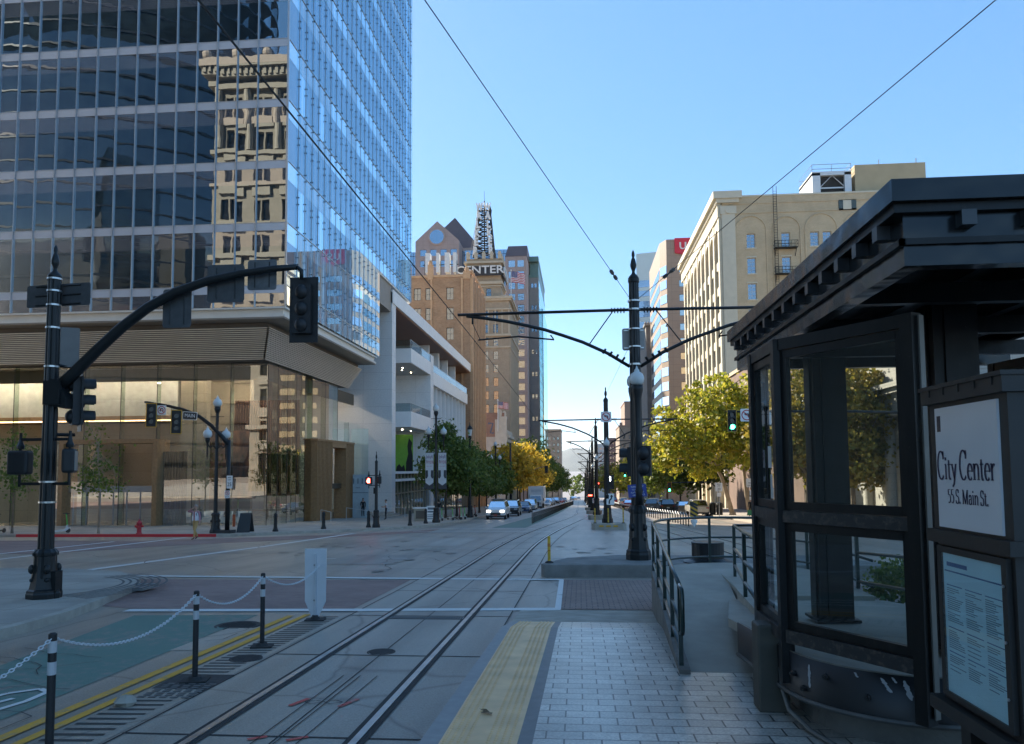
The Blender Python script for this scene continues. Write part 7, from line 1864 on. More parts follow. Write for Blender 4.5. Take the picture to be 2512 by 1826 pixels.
m = MB(); m.box(xa + .08, xb - .05, ya + .08, ya + .2, gz(4.2) + .2, .66); m.box(xa + .08, xb - .05, yb - .2, yb - .08, gz(5) + .2, .66); m.box(xa + .2, xb - .1, ya + .2, yb - .2, gz(5) + .2, .66); m.build('legs', SBK, sb, True)
m = MB(); m.box(xa - .004, xa + .02, ya + .085, yb - .10, 1.82, 2.57); face = m.build('sign_face', M('sign_face_grey', (.78, .78, .79), .16, 0, .04, 3), sb, True)
# serif lettering drawn with a broad pen
def pen(mb, pts, o, s, sx, W=.12, H=.028):
    n = len(pts); L = []; Rr = []
    for i, (x, y) in enumerate(pts):
        a = pts[max(0, i - 1)]; b = pts[min(n - 1, i + 1)]; dx, dy = b[0] - a[0], b[1] - a[1]; l = hypot(dx, dy) or 1; nx, ny = -dy / l, dx / l
        w = (abs(nx) * W + abs(ny) * H) / 2 / max(.6, 1); L.append((x + nx * w, y + ny * w)); Rr.append((x - nx * w, y - ny * w))
    P = lambda q: (xa - .0065, o[0] - q[0] * s * sx, o[1] + q[1] * s)
    for i in range(n - 1): mb.poly([P(L[i]), P(L[i + 1]), P(Rr[i + 1]), P(Rr[i])])
def arc_(cx_, cy__, rx, ry, a0, a1, n=16): return [(cx_ + rx * cos(radians(a0 + (a1 - a0) * k / n)), cy__ + ry * sin(radians(a0 + (a1 - a0) * k / n))) for k in range(n + 1)]
def srf(x, y, w=.2): return [(x - w / 2, y), (x + w / 2, y)]
GL = {
 'C': (.64, [arc_(.36, .35, .29, .35, 48, 312), [(.57, .7), (.575, .5)]]),
 'i': (.28, [[(.14, .02), (.14, .45)], srf(.14, .015), [(.04, .445), (.16, .46)], arc_(.14, .62, .015, .03, 0, 360, 8)]),
 't': (.32, [[(.13, .58), (.13, .14)] + arc_(.22, .12, .09, .11, 190, 310, 6), [(.02, .445), (.29, .445)]]),
 'y': (.48, [[(.08, .45), (.26, .03)], [(.41, .45), (.22, -.12), (.13, -.2), (.07, -.18)], srf(.08, .45), srf(.42, .45, .15)]),
 ' ': (.2, []),
 'e': (.46, [arc_(.24, .23, .18, .225, 0, 315), [(.07, .255), (.42, .255)]]),
 'n': (.53, [[(.11, .02), (.11, .45)], arc_(.28, .3, .145, .15, 170, 0, 8) + [(.425, .02)], srf(.11, .015), srf(.425, .015), [(.02, .44), (.12, .46)]]),
 'r': (.38, [[(.11, .02), (.11, .45)], [(.13, .34), (.2, .42), (.27, .45), (.33, .41)], srf(.11, .015), [(.02, .44), (.12, .46)]]),
 '5': (.46, [[(.12, .68), (.4, .68)], [(.12, .68), (.11, .42)], arc_(.2, .22, .2, .21, 115, -120, 12)]),
 'S': (.5, [arc_(.25, .53, .17, .165, 40, 250, 10) + arc_(.25, .18, .18, .18, 75, -140, 12), [(.4, .69), (.4, .53)], [(.07, .16), (.07, .0)]]),
 '.': (.2, [arc_(.08, .045, .02, .04, 0, 360, 8)]),
 'M': (.86, [[(.13, .02), (.14, .68)], [(.14, .68), (.42, .02)], [(.42, .02), (.70, .68)], [(.70, .02), (.70, .68)], srf(.13, .015), srf(.7, .015), srf(.1, .685, .15), srf(.73, .685, .15)]),
 'a': (.44, [arc_(.2, .3, .13, .15, 165, 0, 8) + [(.33, .05), (.42, .03)], arc_(.2, .13, .14, .13, 70, 330, 10)]),
}
def serif(s, y_mid, z, size, sx):
    w = sum(GL[c][0] for c in s) * size * sx; q = y_mid + w / 2; mb = MB()
    for c in s:
        big = 1.22 if (c == 'C') else 1.0
        for st in GL[c][1]: pen(mb, [(a, b * big) for a, b in st], (q, z), size, sx, W=.125 if len(st) != 2 or abs(st[0][1] - st[1][1]) > .1 else .06)
        q -= GL[c][0] * size * sx
    return mb
INK = M('sign_navy', (.008, .010, .06), .4)
ym = (ya + .085 + yb - .10) / 2
serif('City Center', ym + .012, 2.12, .205, .72).build('station_name', INK, face, True); serif('55 S. Main St.', ym - .005, 1.975, .122, .74).build('address', INK, face, True)
m = MB(); m.box(xa - .006, xa - .004, yb - .175, yb - .13, 2.42, 2.52); m.build('emblem', M('emblem_dark', (.06, .045, .05), .5, 0, .6, 60), face, True)
# timetable
m = MB(); m.box(xa - .01, xa + .02, ya + .06, yb - .06, .77, .80); m.box(xa - .01, xa + .02, ya + .06, yb - .06, 1.66, 1.70); m.box(xa - .01, xa + .02, ya + .06, ya + .11, .80, 1.66); m.box(xa - .01, xa + .02, yb - .11, yb - .06, .80, 1.66); fr = m.build('timetable_frame', SBK, sb, True)
m = MB(); m.box(xa + .004, xa + .015, ya + .11, yb - .11, .80, 1.66); pp = m.build('timetable_paper', M('paper_blue', (.76, .86, .88), .5, 0, .08, 3), fr, True)
m = MB(); g2 = MB(); W_ = yb - ya - .22; y1 = yb - .11
g2.box(xa + .002, xa + .004, ya + .13, yb - .13, 1.545, 1.553)
rnd = random.Random(3)
for c in range(3):
    c0 = y1 - .04 - c * W_ * .325
    for z in (1.46, 1.2, 1.05): g2.box(xa + .002, xa + .004, c0 - W_ * .27, c0, z, z + .005)
    z = 1.44
    while z > .93:
        if rnd.random() > .1 and not (1.19 < z < 1.23) and not (1.04 < z < 1.075): m.box(xa + .002, xa + .004, c0 - W_ * (.12 + .16 * rnd.random()), c0, z, z + .0045)
        z -= .0125
g2.box(xa + .002, xa + .004, y1 - .3, y1 - .05, 1.58, 1.605)
m.build('text_lines', M('print_grey', (.2, .24, .29), .6), pp, True); g2.build('rules', M('print_blue', (.06, .13, .3), .6), pp, True)
m = MB(); m.box(xa - .008, xa - .005, ya + .11, yb - .11, .80, 1.66); m.build('cover_glass', clearglass('cover_glass', (.86, .95, .97), .05), fr, True)
m = MB()
for z in (.95, 1.25, 1.55): m.cyl((xa - .012, ya + .085, z), (xa - .02, ya + .085, z), .009, 6)
m.build('frame_screws', STEELB, fr, True)
# ================================================================== trees, vehicles, people
BARK = M('bark_grey', (.20, .16, .12), .9, 0, .35, 3, .6, 14)
BARK_D = M('bark_dark', (.06, .048, .038), .9, 0, .35, 3, .6, 14)
BARK_P = M('bark_pale', (.34, .27, .2), .85, 0, .35, 1.6, .4, 12)
LF_YG = leafmat('leaf_yellow_green', (.17, .22, .02), (.40, .39, .035), (.64, .52, .07))
LF_OL = leafmat('leaf_olive', (.13, .13, .02), (.27, .22, .03), (.42, .29, .05))
LF_DG = leafmat('leaf_dark_green', (.075, .125, .028), (.125, .19, .04), (.2, .26, .06))
LF_YE = leafmat('leaf_yellow', (.3, .24, .03), (.55, .4, .045), (.7, .48, .06))
LF_GR = leafmat('leaf_green', (.07, .12, .02), (.13, .19, .032), (.24, .27, .045))
def crown_mesh(blobs, leaf, clumps, per, seed, sig=.42, shell=.45):
    rnd = random.Random(seed); m = MB(); vol = [b[3] * b[4] * b[5] for b in blobs]; tot = sum(vol); pts = []
    for b, v in zip(blobs, vol):
        for _ in range(max(3, int(clumps * v / tot))):
            while True:
                d = Vector((rnd.gauss(0, 1), rnd.gauss(0, 1), rnd.gauss(0, 1)))
                if d.length > .1: break
            d.normalize(); r = shell + (1 - shell) * rnd.random() ** .6
            c = Vector((b[0] + d.x * b[3] * r, b[1] + d.y * b[4] * r, b[2] + d.z * b[5] * r)); pts.append(c)
            s = sig * rnd.uniform(.6, 1.35); k_ = int(per * rnd.uniform(.5, 1.4))
            for _ in range(k_):
                q = c + Vector((rnd.gauss(0, s), rnd.gauss(0, s), rnd.gauss(0, s * .7)))
                a = Vector((rnd.gauss(0, 1), rnd.gauss(0, 1), rnd.gauss(0, .7))).normalized(); u = a.cross(Vector((rnd.gauss(0, 1), rnd.gauss(0, 1), rnd.gauss(0, 1)))).normalized(); l = leaf * rnd.uniform(.5, 1.5)
                w = a.cross(u) * l * .42
                m.poly([q - u * l * .5, q + w, q + u * l * .55, q - w])
    return m, pts
def make_tree(x, y, label, group, blobs, leaf, clumps, per, seed, mat, bark, trunk=((0, 0, 0), (0, 0, 3)), tr=.2, sig=.42, name='street_tree', h0=.15, limbs=14, shell=.45):
    """blobs and trunk are relative to the foot of the tree"""
    z = gz(y) + h0; e = empty(name, (x, y, z), label, 'tree', group)
    m, pts = crown_mesh(blobs, leaf, clumps, per, seed, sig, shell); m.build('crown', mat, e)
    t = MB(); t.smooth = True; tp = [Vector(p) for p in trunk]; n = len(tp)
    t.tube(tp, [tr * (1 - .5 * k / max(1, n - 1)) for k in range(n)], 9); t.tube([tp[0] - Vector((0, 0, .1)), tp[0] + Vector((0, 0, .35))], [tr * 1.5, tr], 9); t.build('trunk', bark, e)
    rnd = random.Random(seed + 5); l = MB(); l.smooth = True; top = tp[-1]
    for c in rnd.sample(pts, min(limbs, len(pts))):
        s0 = tp[-2].lerp(top, rnd.uniform(.5, 1)); mid = s0.lerp(c, .5) + Vector((rnd.uniform(-.3, .3), rnd.uniform(-.3, .3), .35)); l.tube([s0, s0.lerp(mid, .5) + Vector((0, 0, .1)), mid, c], [tr * .42, tr * .32, tr * .2, .02], 5)
    l.build('limbs', bark, e)
    return e
RG = 'plane trees along the right pavement'
make_tree(15.2, 79.0, 'sunlit yellow-green tree with a leaning pale trunk, reaching left behind the tall pole', RG,
          [(-4.2, -2, 8.2, 4.6, 3.6, 3.4), (-1.0, -1, 10.6, 3.8, 3.4, 3.4), (-6.6, -2.5, 6.4, 3.0, 2.6, 2.2), (-2.6, -3, 5.2, 2.6, 2.6, 2.0), (.8, -1, 7.5, 3.2, 3, 3)], .34, 300, 34, 3, LF_YG, BARK_P, ((0, 0, 0), (-.5, 0, 2), (-1.0, 0, 3.8), (-2.2, -.3, 6.0)), .26, .36, limbs=30, shell=.3)
make_tree(16.6, 77.5, 'taller olive-yellow tree beside it, cut by the shelter frame', RG,
          [(.5, -1, 10.5, 4.2, 3.6, 3.8), (3.2, -2, 8.5, 3.4, 3.2, 3.4), (-.4, -2, 7.0, 3.0, 2.6, 2.6)], .34, 230, 34, 4, LF_YG, BARK_P, ((0, 0, 0), (-.3, 0, 2), (-.5, 0, 4.4), (.2, 0, 6.5)), .26, .36, limbs=26, shell=.3)
make_tree(16.6, 58.5, 'olive autumn tree seen through the shelter glass before the stone bank', RG,
          [(.3, 0, 7.6, 4.2, 3.8, 4.2), (1.8, -.5, 5.0, 3.4, 3.2, 2.6), (-1.4, 0, 5.4, 2.6, 2.6, 2.4)], .3, 330, 30, 6, LF_OL, BARK, ((0, 0, 0), (.1, 0, 2.2), (.2, 0, 4.0)), .22, .45)
make_tree(20.6, 60.5, 'second olive tree behind the shelter glass, close to the bank columns', RG,
          [(0, 0, 7.8, 3.9, 3.4, 4.2), (-1.2, 0, 5.0, 3.0, 2.6, 2.6), (.8, -.4, 4.6, 2.6, 2.2, 2.2)], .3, 470, 36, 8, LF_OL, BARK, ((0, 0, 0), (0, 0, 2.2), (.1, 0, 4.2)), .22, .45)
for x, y, l, mt, s in ((15.8, 104, 'shaded green tree behind the sunlit ones, over the parked cars', LF_GR, 1.0), (14.6, 132, 'mid green tree further along the right pavement', LF_GR, .95), (13.8, 158, 'yellow-green tree right of the far signals', LF_YG, 1.0), (12.8, 190, 'pale green tree low between the tall poles', LF_YG, .95), (12.0, 235, 'far olive tree at the right of the tracks', LF_OL, 1.1), (10.5, 290, 'farthest bright tree at the end of the street', LF_YG, 1.2)):
    make_tree(x, y, l, RG, [(0, 0, 7.4 * s, 4.6 * s, 4.4 * s, 3.6 * s), (-1.8, 0, 5.0 * s, 3.4 * s, 3.4 * s, 2.4 * s), (1.5, 0, 5.4 * s, 3.2 * s, 3 * s, 2.6 * s)], .55, 170, 24, int(y), mt, BARK_D, ((0, 0, 0), (.1, 0, 2.4), (.2, 0, 4.6 * s)), .2, .65)
LG = 'small street trees along the left pavement'
for x, y, l, mt, s, lf in ((-12.4, 71.0, 'small dark green tree nearest the lamp with banners', LF_DG, 1.0, .26), (-12.4, 77.5, 'dark green tree behind the scooters', LF_DG, .86, .26), (-12.2, 84.5, 'low dark green tree behind the white car', LF_DG, .86, .28), (-12.0, 92, 'dark green tree left of the queue of cars', LF_DG, .84, .3), (-12.2, 101, 'dark green tree under the twin low globes', LF_DG, .8, .32), (-12.0, 111, 'olive green tree before the yellow ones', LF_GR, .9, .36)):
    make_tree(x, y, l, LG, [(0, 0, 5.6 * s, 2.5 * s, 2.3 * s, 2.6 * s), (-.8, 0, 4.2 * s, 2.1 * s, 2.0 * s, 1.6 * s), (1.0, 0, 4.4 * s, 1.9 * s, 1.9 * s, 1.7 * s), (.1, 0, 7.6 * s, 1.2 * s, 1.2 * s, 1.5 * s)], lf, 230, 34, int(y) + 1, mt, BARK_D, ((0, 0, 0), (0, 0, 1.6), (.1, 0, 3.2 * s)), .12, .36)
for x, y, l, mt, s in ((-12.8, 134, 'bright yellow autumn tree left of the boxy truck', LF_YE, 1.0), (-11.6, 148, 'widest bright yellow tree, above the truck', LF_YE, 1.12), (-10.8, 163, 'golden tree leaning over the lane beside the far signal', LF_YE, 1.05), (-12.4, 182, 'tall dark green tree right of the yellow ones', LF_GR, 1.5), (-10.9, 205, 'dark green tree above the far parked cars', LF_GR, 1.25), (-10.2, 235, 'mid green tree near the far end of the left row', LF_GR, 1.2), (-9.8, 275, 'far green tree at the street end', LF_GR, 1.2), (-9.2, 330, 'farthest tree of the left row', LF_GR, 1.3)):
    make_tree(x, y, l, LG, [(0, 0, 7.6 * s, 4.0 * s, 4.0 * s, 3.2 * s), (-1.6, 0, 5.4 * s, 3.2 * s, 3.2 * s, 2.4 * s), (1.9, 0, 5.6 * s, 3.0 * s, 3.0 * s, 2.3 * s)], .52, 190, 26, int(y) + 2, mt, BARK_D, ((0, 0, 0), (.1, 0, 2.4), (.2, 0, 4.6 * s)), .2, .6)
make_tree(-27.3, 41.9, 'thin young tree with sparse leaves on the far pavement, before the wooden portal', 'young trees by the lobby', [(0, 0, 3.9, 1.15, 1.1, 1.5), (.5, 0, 2.9, 1.0, .9, .9), (-.6, 0, 3.0, .9, .9, .9), (-.3, 0, 5.8, .35, .35, .5)], .15, 60, 15, 41, LF_GR, BARK_P, ((0, 0, 0), (0, 0, 2.0), (-.2, 0, 5.2)), .06, .28, limbs=20)
make_tree(-32.6, 42.0, 'leafy young tree at the left edge, behind the bus stop sign', 'young trees by the lobby', [(0, 0, 4.2, 1.3, 1.2, 1.7), (.3, 0, 2.8, 1.0, .9, .9)], .15, 70, 15, 43, LF_DG, BARK, ((0, 0, 0), (0, 0, 2.0), (0, 0, 4.2)), .06, .28)
# end-of-street wood that reads as one mass
m, _ = crown_mesh([(-75 + 8.5 * k, 690 + 12 * (k % 3), -13 + 2 * (k % 2), 6.5, 5, 9.5) for k in range(19)], 1.6, 520, 22, 77, .9)
o = m.thing('far_trees', LF_GR, 'far mass of trees closing the street end', 'trees', kind='stuff')
# hedge behind the shelter
m, _ = crown_mesh([(5.2 + .1 * k, 13.6 - .62 * k, .3, .42, .5, .38) for k in range(8)], .065, 230, 42, 15, .10, .2)
m.thing('clipped_hedge', LF_GR, 'low clipped hedge behind the raised platform, seen through the lower shelter panes', 'hedge')

# ---- vehicles --------------------------------------------------------------------
TYRE = M('tyre', (.016, .016, .017), .8); RIM = M('rim', (.4, .4, .42), .3, .8); CARGL = windowglass('car_glass', (.012, .016, .02), .22, .004, 1)
HEADL = M('headlamp', (.5, .52, .55), .12, .2); TAIL = M('tail_lamp', (.28, .012, .012), .2); PLATE = M('number_plate', (.6, .58, .52), .5); TRIM = M('black_trim', (.02, .02, .022), .5); GRILLE = M('grille', (.03, .03, .033), .4, .5)
CARP = {}
def carpaint(n, rgb, metal=.3):
    if n not in CARP:
        CARP[n] = M('paint_' + n, rgb, .28, metal, .04, 1, coat=.6)
    return CARP[n]
PROF = {'suv': (4.75, 1.86, 1.72, [(-2.37, .45), (-2.38, .75), (-2.33, .98), (-1.25, 1.08), (2.1, 1.10), (2.32, 1.02), (2.37, .7), (2.34, .42)], [(-1.3, 1.06), (-.55, 1.66), (1.9, 1.70), (2.25, 1.08)]),
        'sedan': (4.75, 1.82, 1.45, [(-2.37, .42), (-2.38, .62), (-2.28, .78), (-1.2, .93), (1.5, .96), (2.28, .98), (2.37, .7), (2.34, .42)], [(-1.15, .92), (-.4, 1.40), (.95, 1.42), (1.75, .96)])}
def car(x, y, kind, paintm, label, front=True, lights=False, rack=False, name='parked_car', detail=True, plate_m=None):
    """front=True: nose towards the camera (-Y)"""
    L, W, H, low, up = PROF[kind]; z = gz(y) + .012; e = empty(name, (x, y, z), label, 'car', 'cars in the street'); f = 1 if front else -1; hw = W / 2
    P = lambda u, v, d: (d, u * f, v)
    m = MB(); n = len(low); secs = []
    for d, k, dz in ((-hw, .955, .03), (-hw + .035, .985, .01), (-hw + .12, 1.0, 0), (hw - .12, 1.0, 0), (hw - .035, .985, .01), (hw, .955, .03)): secs.append([P(u * k, v - (dz if v > .6 else -dz), d) for u, v in low])
    m.rings(secs); body = m.build('body', paintm, e)
    m = MB(); s0, s1 = hw - .06, hw - .26
    (a0, z0_), (a1, z1_), (a2, z2_), (a3, z3_) = up
    m.hexa([P(a0, z0_, -s0), P(a0, z0_, s0), P(a3, z3_, s0), P(a3, z3_, -s0), P(a1, z1_, -s1), P(a1, z1_, s1), P(a2, z2_, s1), P(a2, z2_, -s1)]); o = m.build('cabin', paintm, e); md = o.modifiers.new('bevel', 'BEVEL'); md.width = .05; md.segments = 2
    lerp = lambda p, q, t: tuple(p[i] + (q[i] - p[i]) * t for i in range(3))
    def pane(nm, q, i=.1, push=(0, 0, 0)):
        c = tuple(sum(p[k] for p in q) / 4 for k in range(3)); mm = MB(); mm.poly([tuple(lerp(p, c, i)[k] + push[k] for k in range(3)) for p in q]); mm.build(nm, CARGL, e)
    pane('windscreen', [P(a0, z0_, -s0), P(a0, z0_, s0), P(a1, z1_, s1), P(a1, z1_, -s1)], .1, (0, -.02 * f, .012)); pane('rear_window', [P(a3, z3_, -s0), P(a3, z3_, s0), P(a2, z2_, s1), P(a2, z2_, -s1)], .14, (0, .02 * f, .012))
    for s in (-1, 1):
        mid = .35
        for u0_, u1_ in ((0, mid), (mid, 1)):
            b0 = lerp(P(a0, z0_, s * s0), P(a3, z3_, s * s0), u0_); b1 = lerp(P(a0, z0_, s * s0), P(a3, z3_, s * s0), u1_); t0 = lerp(P(a1, z1_, s * s1), P(a2, z2_, s * s1), u0_); t1 = lerp(P(a1, z1_, s * s1), P(a2, z2_, s * s1), u1_)
            pane('side_window', [b0, b1, t1, t0], .13, (s * .012, 0, .004))
        for u in (-L * .30, L * .29):
            m = MB(); m.cyl(P(u, .33, s * (hw - .2)), P(u, .33, s * (hw + .005)), .335, 18); w = m.build('wheel', TYRE, e); m = MB(); m.cyl(P(u, .33, s * (hw + .005)), P(u, .33, s * (hw + .015)), .2, 12); m.build('rim', RIM, w)
        m = MB(); m.obox(P(low[1][0] * .985, low[2][1] - .16, s * (hw - .3)), (.36, .12, .16)); m.build('headlight', emit('headlamp_lit', (1, .93, .82), 2.2) if lights else HEADL, e)
        m = MB(); m.obox(P(low[5][0] * .985, low[5][1] - .14, s * (hw - .2)), (.26, .12, .2)); m.build('tail_light', TAIL, e)
        m = MB(); m.obox(P(a0 + .25, z0_ + .06, s * (hw + .06)), (.18, .1, .13)); m.build('mirror', paintm, e)
    m = MB(); m.obox(P(-L / 2 + .0, .58, 0), (W * .5, .06, .2)); m.build('grille', GRILLE, e)
    m = MB(); m.obox(P(-L / 2 + .02, .36, 0), (W * .96, .1, .16)); m.obox(P(L / 2 - .02, .4, 0), (W * .96, .1, .16)); m.build('bumper', TRIM if kind == 'suv' else paintm, e)
    m = MB(); m.obox(P(-L / 2 - .025, .46, 0), (.32, .02, .15)); m.obox(P(L / 2 + .03, .72, 0), (.32, .02, .15)); m.build('number_plate', plate_m or PLATE, e)
    if rack: m = MB(); [m.tube([P(a1 + .2, z1_ + .09, s * (s1 - .05)), P(a2 - .1, z2_ + .09, s * (s1 - .05))], .025, 5) for s in (-1, 1)]; m.obox(P((a1 + a2) / 2 - .3, z1_ + .16, 0), (1.2, 1.6, .06)); m.build('roof_rack', TRIM, e)
    return e
SILV = carpaint('silver', (.42, .43, .45), .5); WHT = carpaint('white', (.66, .66, .65), 0); BLKP = carpaint('black', (.012, .013, .015), .2); GRY = carpaint('grey', (.13, .135, .14), .4); REDP = carpaint('red', (.42, .02, .025), .2); BLUP = carpaint('blue', (.03, .06, .15), .3); CREAM = carpaint('cream', (.55, .52, .45), .1)
car(-7.75, 73.2, 'suv', WHT, 'white SUV with lit headlights and roof rails, first of the queue on the left', lights=True, rack=True, name='moving_car', plate_m=M('plate_red', (.35, .08, .06), .5))
car(-7.4, 84.0, 'suv', BLKP, 'black SUV behind the white SUV'); car(-7.2, 99.0, 'sedan', BLUP, 'dark blue-grey saloon third in the left queue'); car(-6.9, 107.0, 'suv', SILV, 'silver car half hidden behind the blue-grey saloon')
car(-6.1, 138, 'sedan', WHT, 'white saloon beside the box truck'); 
for x, y, k, p, l in ((-6.3, 156, 'suv', GRY, 'grey SUV parked beyond the truck'), (-6.4, 170, 'suv', BLKP, 'black SUV beyond the grey one'), (-5.9, 190, 'suv', BLKP, 'far black SUV by the end of the fence'), (-5.6, 214, 'sedan', REDP, 'far red saloon on the left'), (-5.5, 236, 'sedan', REDP, 'second far red saloon, behind the first'), (-5.3, 262, 'sedan', SILV, 'far silver saloon before the street end'), (-3.3, 330, 'suv', WHT, 'far white van-like car at the street end'), (-2.2, 352, 'suv', WHT, 'farthest white car in the middle of the street'), (-.6, 372, 'sedan', SILV, 'farthest silver car right of the street end')): car(x, y, k, p, l)
for x, y, k, p, l in ((12.2, 82.5, 'suv', CREAM, 'cream white estate car seen from behind, parked before the sunlit tree'), (10.6, 97, 'suv', BLKP, 'large black SUV seen from behind, left of the cream car'), (12.3, 94, 'sedan', GRY, 'grey car between the black SUV and the cream car'), (9.3, 104, 'suv', GRY, 'dark grey SUV right of the nearest tall pole'), (11.9, 112, 'sedan', BLUP, 'blue car partly hidden behind the black SUV'), (7.9, 128, 'sedan', REDP, 'bright red car left of the nearest tall pole'), (8.3, 150, 'suv', CREAM, 'pale SUV ahead of the red car'), (11.8, 126, 'suv', SILV, 'silver SUV further along the right kerb'), (8.0, 186, 'suv', REDP, 'dark red SUV far along the right lane'), (11.8, 165, 'sedan', GRY, 'far grey saloon on the right'), (8.4, 215, 'sedan', WHT, 'far white saloon on the right lane')): car(x, y, k, p, l, front=False)
# box truck
x, y = -6.8, 121; z = gz(y) + .012; e = empty('box_truck', (x, y, z), 'white box truck with a tall cargo box and black grille, in the left lane', 'truck')
m = MB(); m.box(-1.22, 1.22, -.6, 5.6, .95, 3.55); o = m.build('cargo_box', WHT, e); md = o.modifiers.new('bevel', 'BEVEL'); md.width = .04
m = MB(); m.hexa([(-1.0, -3.2, .5), (1.0, -3.2, .5), (1.0, -.65, .5), (-1.0, -.65, .5), (-.98, -3.15, 1.35), (.98, -3.15, 1.35), (1.0, -.65, 1.5), (-1.0, -.65, 1.5)]); m.hexa([(-.98, -2.2, 1.4), (.98, -2.2, 1.4), (1, -.65, 1.5), (-1, -.65, 1.5), (-.85, -1.5, 2.25), (.85, -1.5, 2.25), (.9, -.65, 2.3), (-.9, -.65, 2.3)]); m.build('cab', WHT, e)
m = MB(); m.poly([(-.88, -2.19, 1.5), (.88, -2.19, 1.5), (.78, -1.56, 2.17), (-.78, -1.56, 2.17)]); m.build('windscreen', CARGL, e)
m = MB(); m.box(-.6, .6, -3.24, -3.18, .7, 1.3); m.build('grille', GRILLE, e); m = MB(); m.box(-1.05, 1.05, -3.35, -3.2, .4, .66); m.build('bumper', TRIM, e)
for s in (-1, 1):
    m = MB(); m.obox((s * .8, -3.2, 1.05), (.3, .08, .3)); m.build('headlight', HEADL, e); m = MB(); m.obox((s * 1.25, -1.9, 1.6), (.16, .1, .4)); m.build('mirror', TRIM, e)
    for u in (-2.2, 3.8): m = MB(); m.cyl((s * .75, u, .45), (s * 1.05, u, .45), .45, 16); m.build('wheel', TYRE, e)
m = MB(); m.poly([(-.8, -.61, 2.7), (.8, -.61, 2.7), (.8, -.61, 3.1), (-.8, -.61, 3.1)]); m.build('box_panel', M('truck_panel', (.5, .52, .54), .5), e)
# scooters
def scooter(x, y, col, rz, label, first=None):
    z = gz(y) + .152; e = empty('electric_scooter', (x, y, z), label, 'scooter', 'rental scooters on the far pavement', rz)
    SC = {'white': M('scooter_white', (.62, .63, .62), .4), 'green': M('scooter_green', (.13, .48, .09), .4), 'red': M('scooter_red', (.5, .04, .04), .4), 'dark': M('scooter_dark', (.03, .03, .03), .5)}
    m = MB(); m.obox((0, .1, .16), (.2, .85, .07)); m.hexa([(-.05, -.5, .2), (.05, -.5, .2), (.05, -.2, .12), (-.05, -.2, .12), (-.05, -.45, .5), (.05, -.45, .5), (.05, -.38, .3), (-.05, -.38, .3)]); m.build('deck', SC['white'] if col == 'green' else SC['dark'], e)
    m = MB(); m.tube([(0, -.48, .2), (0, -.36, 1.1)], .035, 7); m.build('stem', SC[col], e)
    m = MB(); m.tube([(-.26, -.36, 1.12), (.26, -.36, 1.12)], .022, 6); m.obox((0, -.38, 1.1), (.12, .06, .1)); m.build('handlebar', SC['dark'], e)
    for u in (-.52, .52): m = MB(); m.cyl((-.035, u, .13), (.035, u, .13), .13, 12); m.build('wheel', SC['dark'], e)
    m = MB(); m.obox((0, -.52, .27), (.09, .26, .05)); m.build('mudguard', SC['white'], e)
for x, y, c, rz, l in ((-11.5, 63.2, 'green', .5, 'white and green scooter just right of the banner lamp'), (-11.0, 65.3, 'green', .6, 'white and green scooter standing alone before the trees'), (-10.6, 66.0, 'red', .9, 'scooter with a red stem among the green ones'), (-10.45, 66.5, 'green', .55, 'white and green scooter left of the lantern lamp'), (-10.3, 67.4, 'green', .65, 'rightmost white and green scooter at the kerb'), (-10.6, 75.2, 'red', 1.2, 'red scooter behind the white SUV'), (-29.6, 41.9, 'green', 2.9, 'lone white and green scooter by the bus stop sign'), (-33.4, 42.0, 'red', .2, 'scooter with a red stem at the left edge')): scooter(x, y, c, rz, l)
# white A-frame and cart
e = empty('sandwich_board', (-11.9, 61.5, gz(61.5) + .15), 'white A-frame board with dark print, left of the banner lamp', 'board'); z = gz(61.5) + .15
m = MB(); m.hexa([(-12.3, 61.2, z), (-11.55, 61.2, z), (-11.55, 61.25, z), (-12.3, 61.25, z), (-12.3, 61.5, z + 1.25), (-11.55, 61.5, z + 1.25), (-11.55, 61.54, z + 1.25), (-12.3, 61.54, z + 1.25)]); m.hexa([(-12.3, 61.85, z), (-11.55, 61.85, z), (-11.55, 61.9, z), (-12.3, 61.9, z), (-12.3, 61.55, z + 1.25), (-11.55, 61.55, z + 1.25), (-11.55, 61.6, z + 1.25), (-12.3, 61.6, z + 1.25)]); m.build('boards', SIGN_W, e, True)
m = MB(); F_ = lambda u, v: (u, 61.195 + .24 * (v - z) + .0, v)
for v0, v1 in ((.95, 1.12), (.72, .84), (.5, .56), (.36, .42), (.2, .26)): m.poly([F_(-12.2, z + v0), F_(-11.65, z + v0), F_(-11.65, z + v1), F_(-12.2, z + v1)])
m.build('printed_blocks', M('print_slate', (.12, .16, .2), .6), e, True)
e = empty('display_cart', (-12.9, 62.5, gz(62.5) + .15), 'cream display stand on the pavement left of the white A-frame', 'stand'); z = gz(62.5) + .15
m = MB(); m.box(-13.5, -12.4, 62.3, 62.9, z, z + 1.0); m.build('cabinet', M('cart_cream', (.45, .42, .34), .6), e, True); m = MB(); m.box(-13.6, -12.3, 62.2, 63.0, z + 1.0, z + 1.1); m.build('top', SIGN_W, e, True); m = MB(); m.box(-13.35, -12.55, 62.27, 62.3, z + .2, z + .85); m.build('dark_panel', M('cart_dark', (.14, .13, .11), .6), e, True)
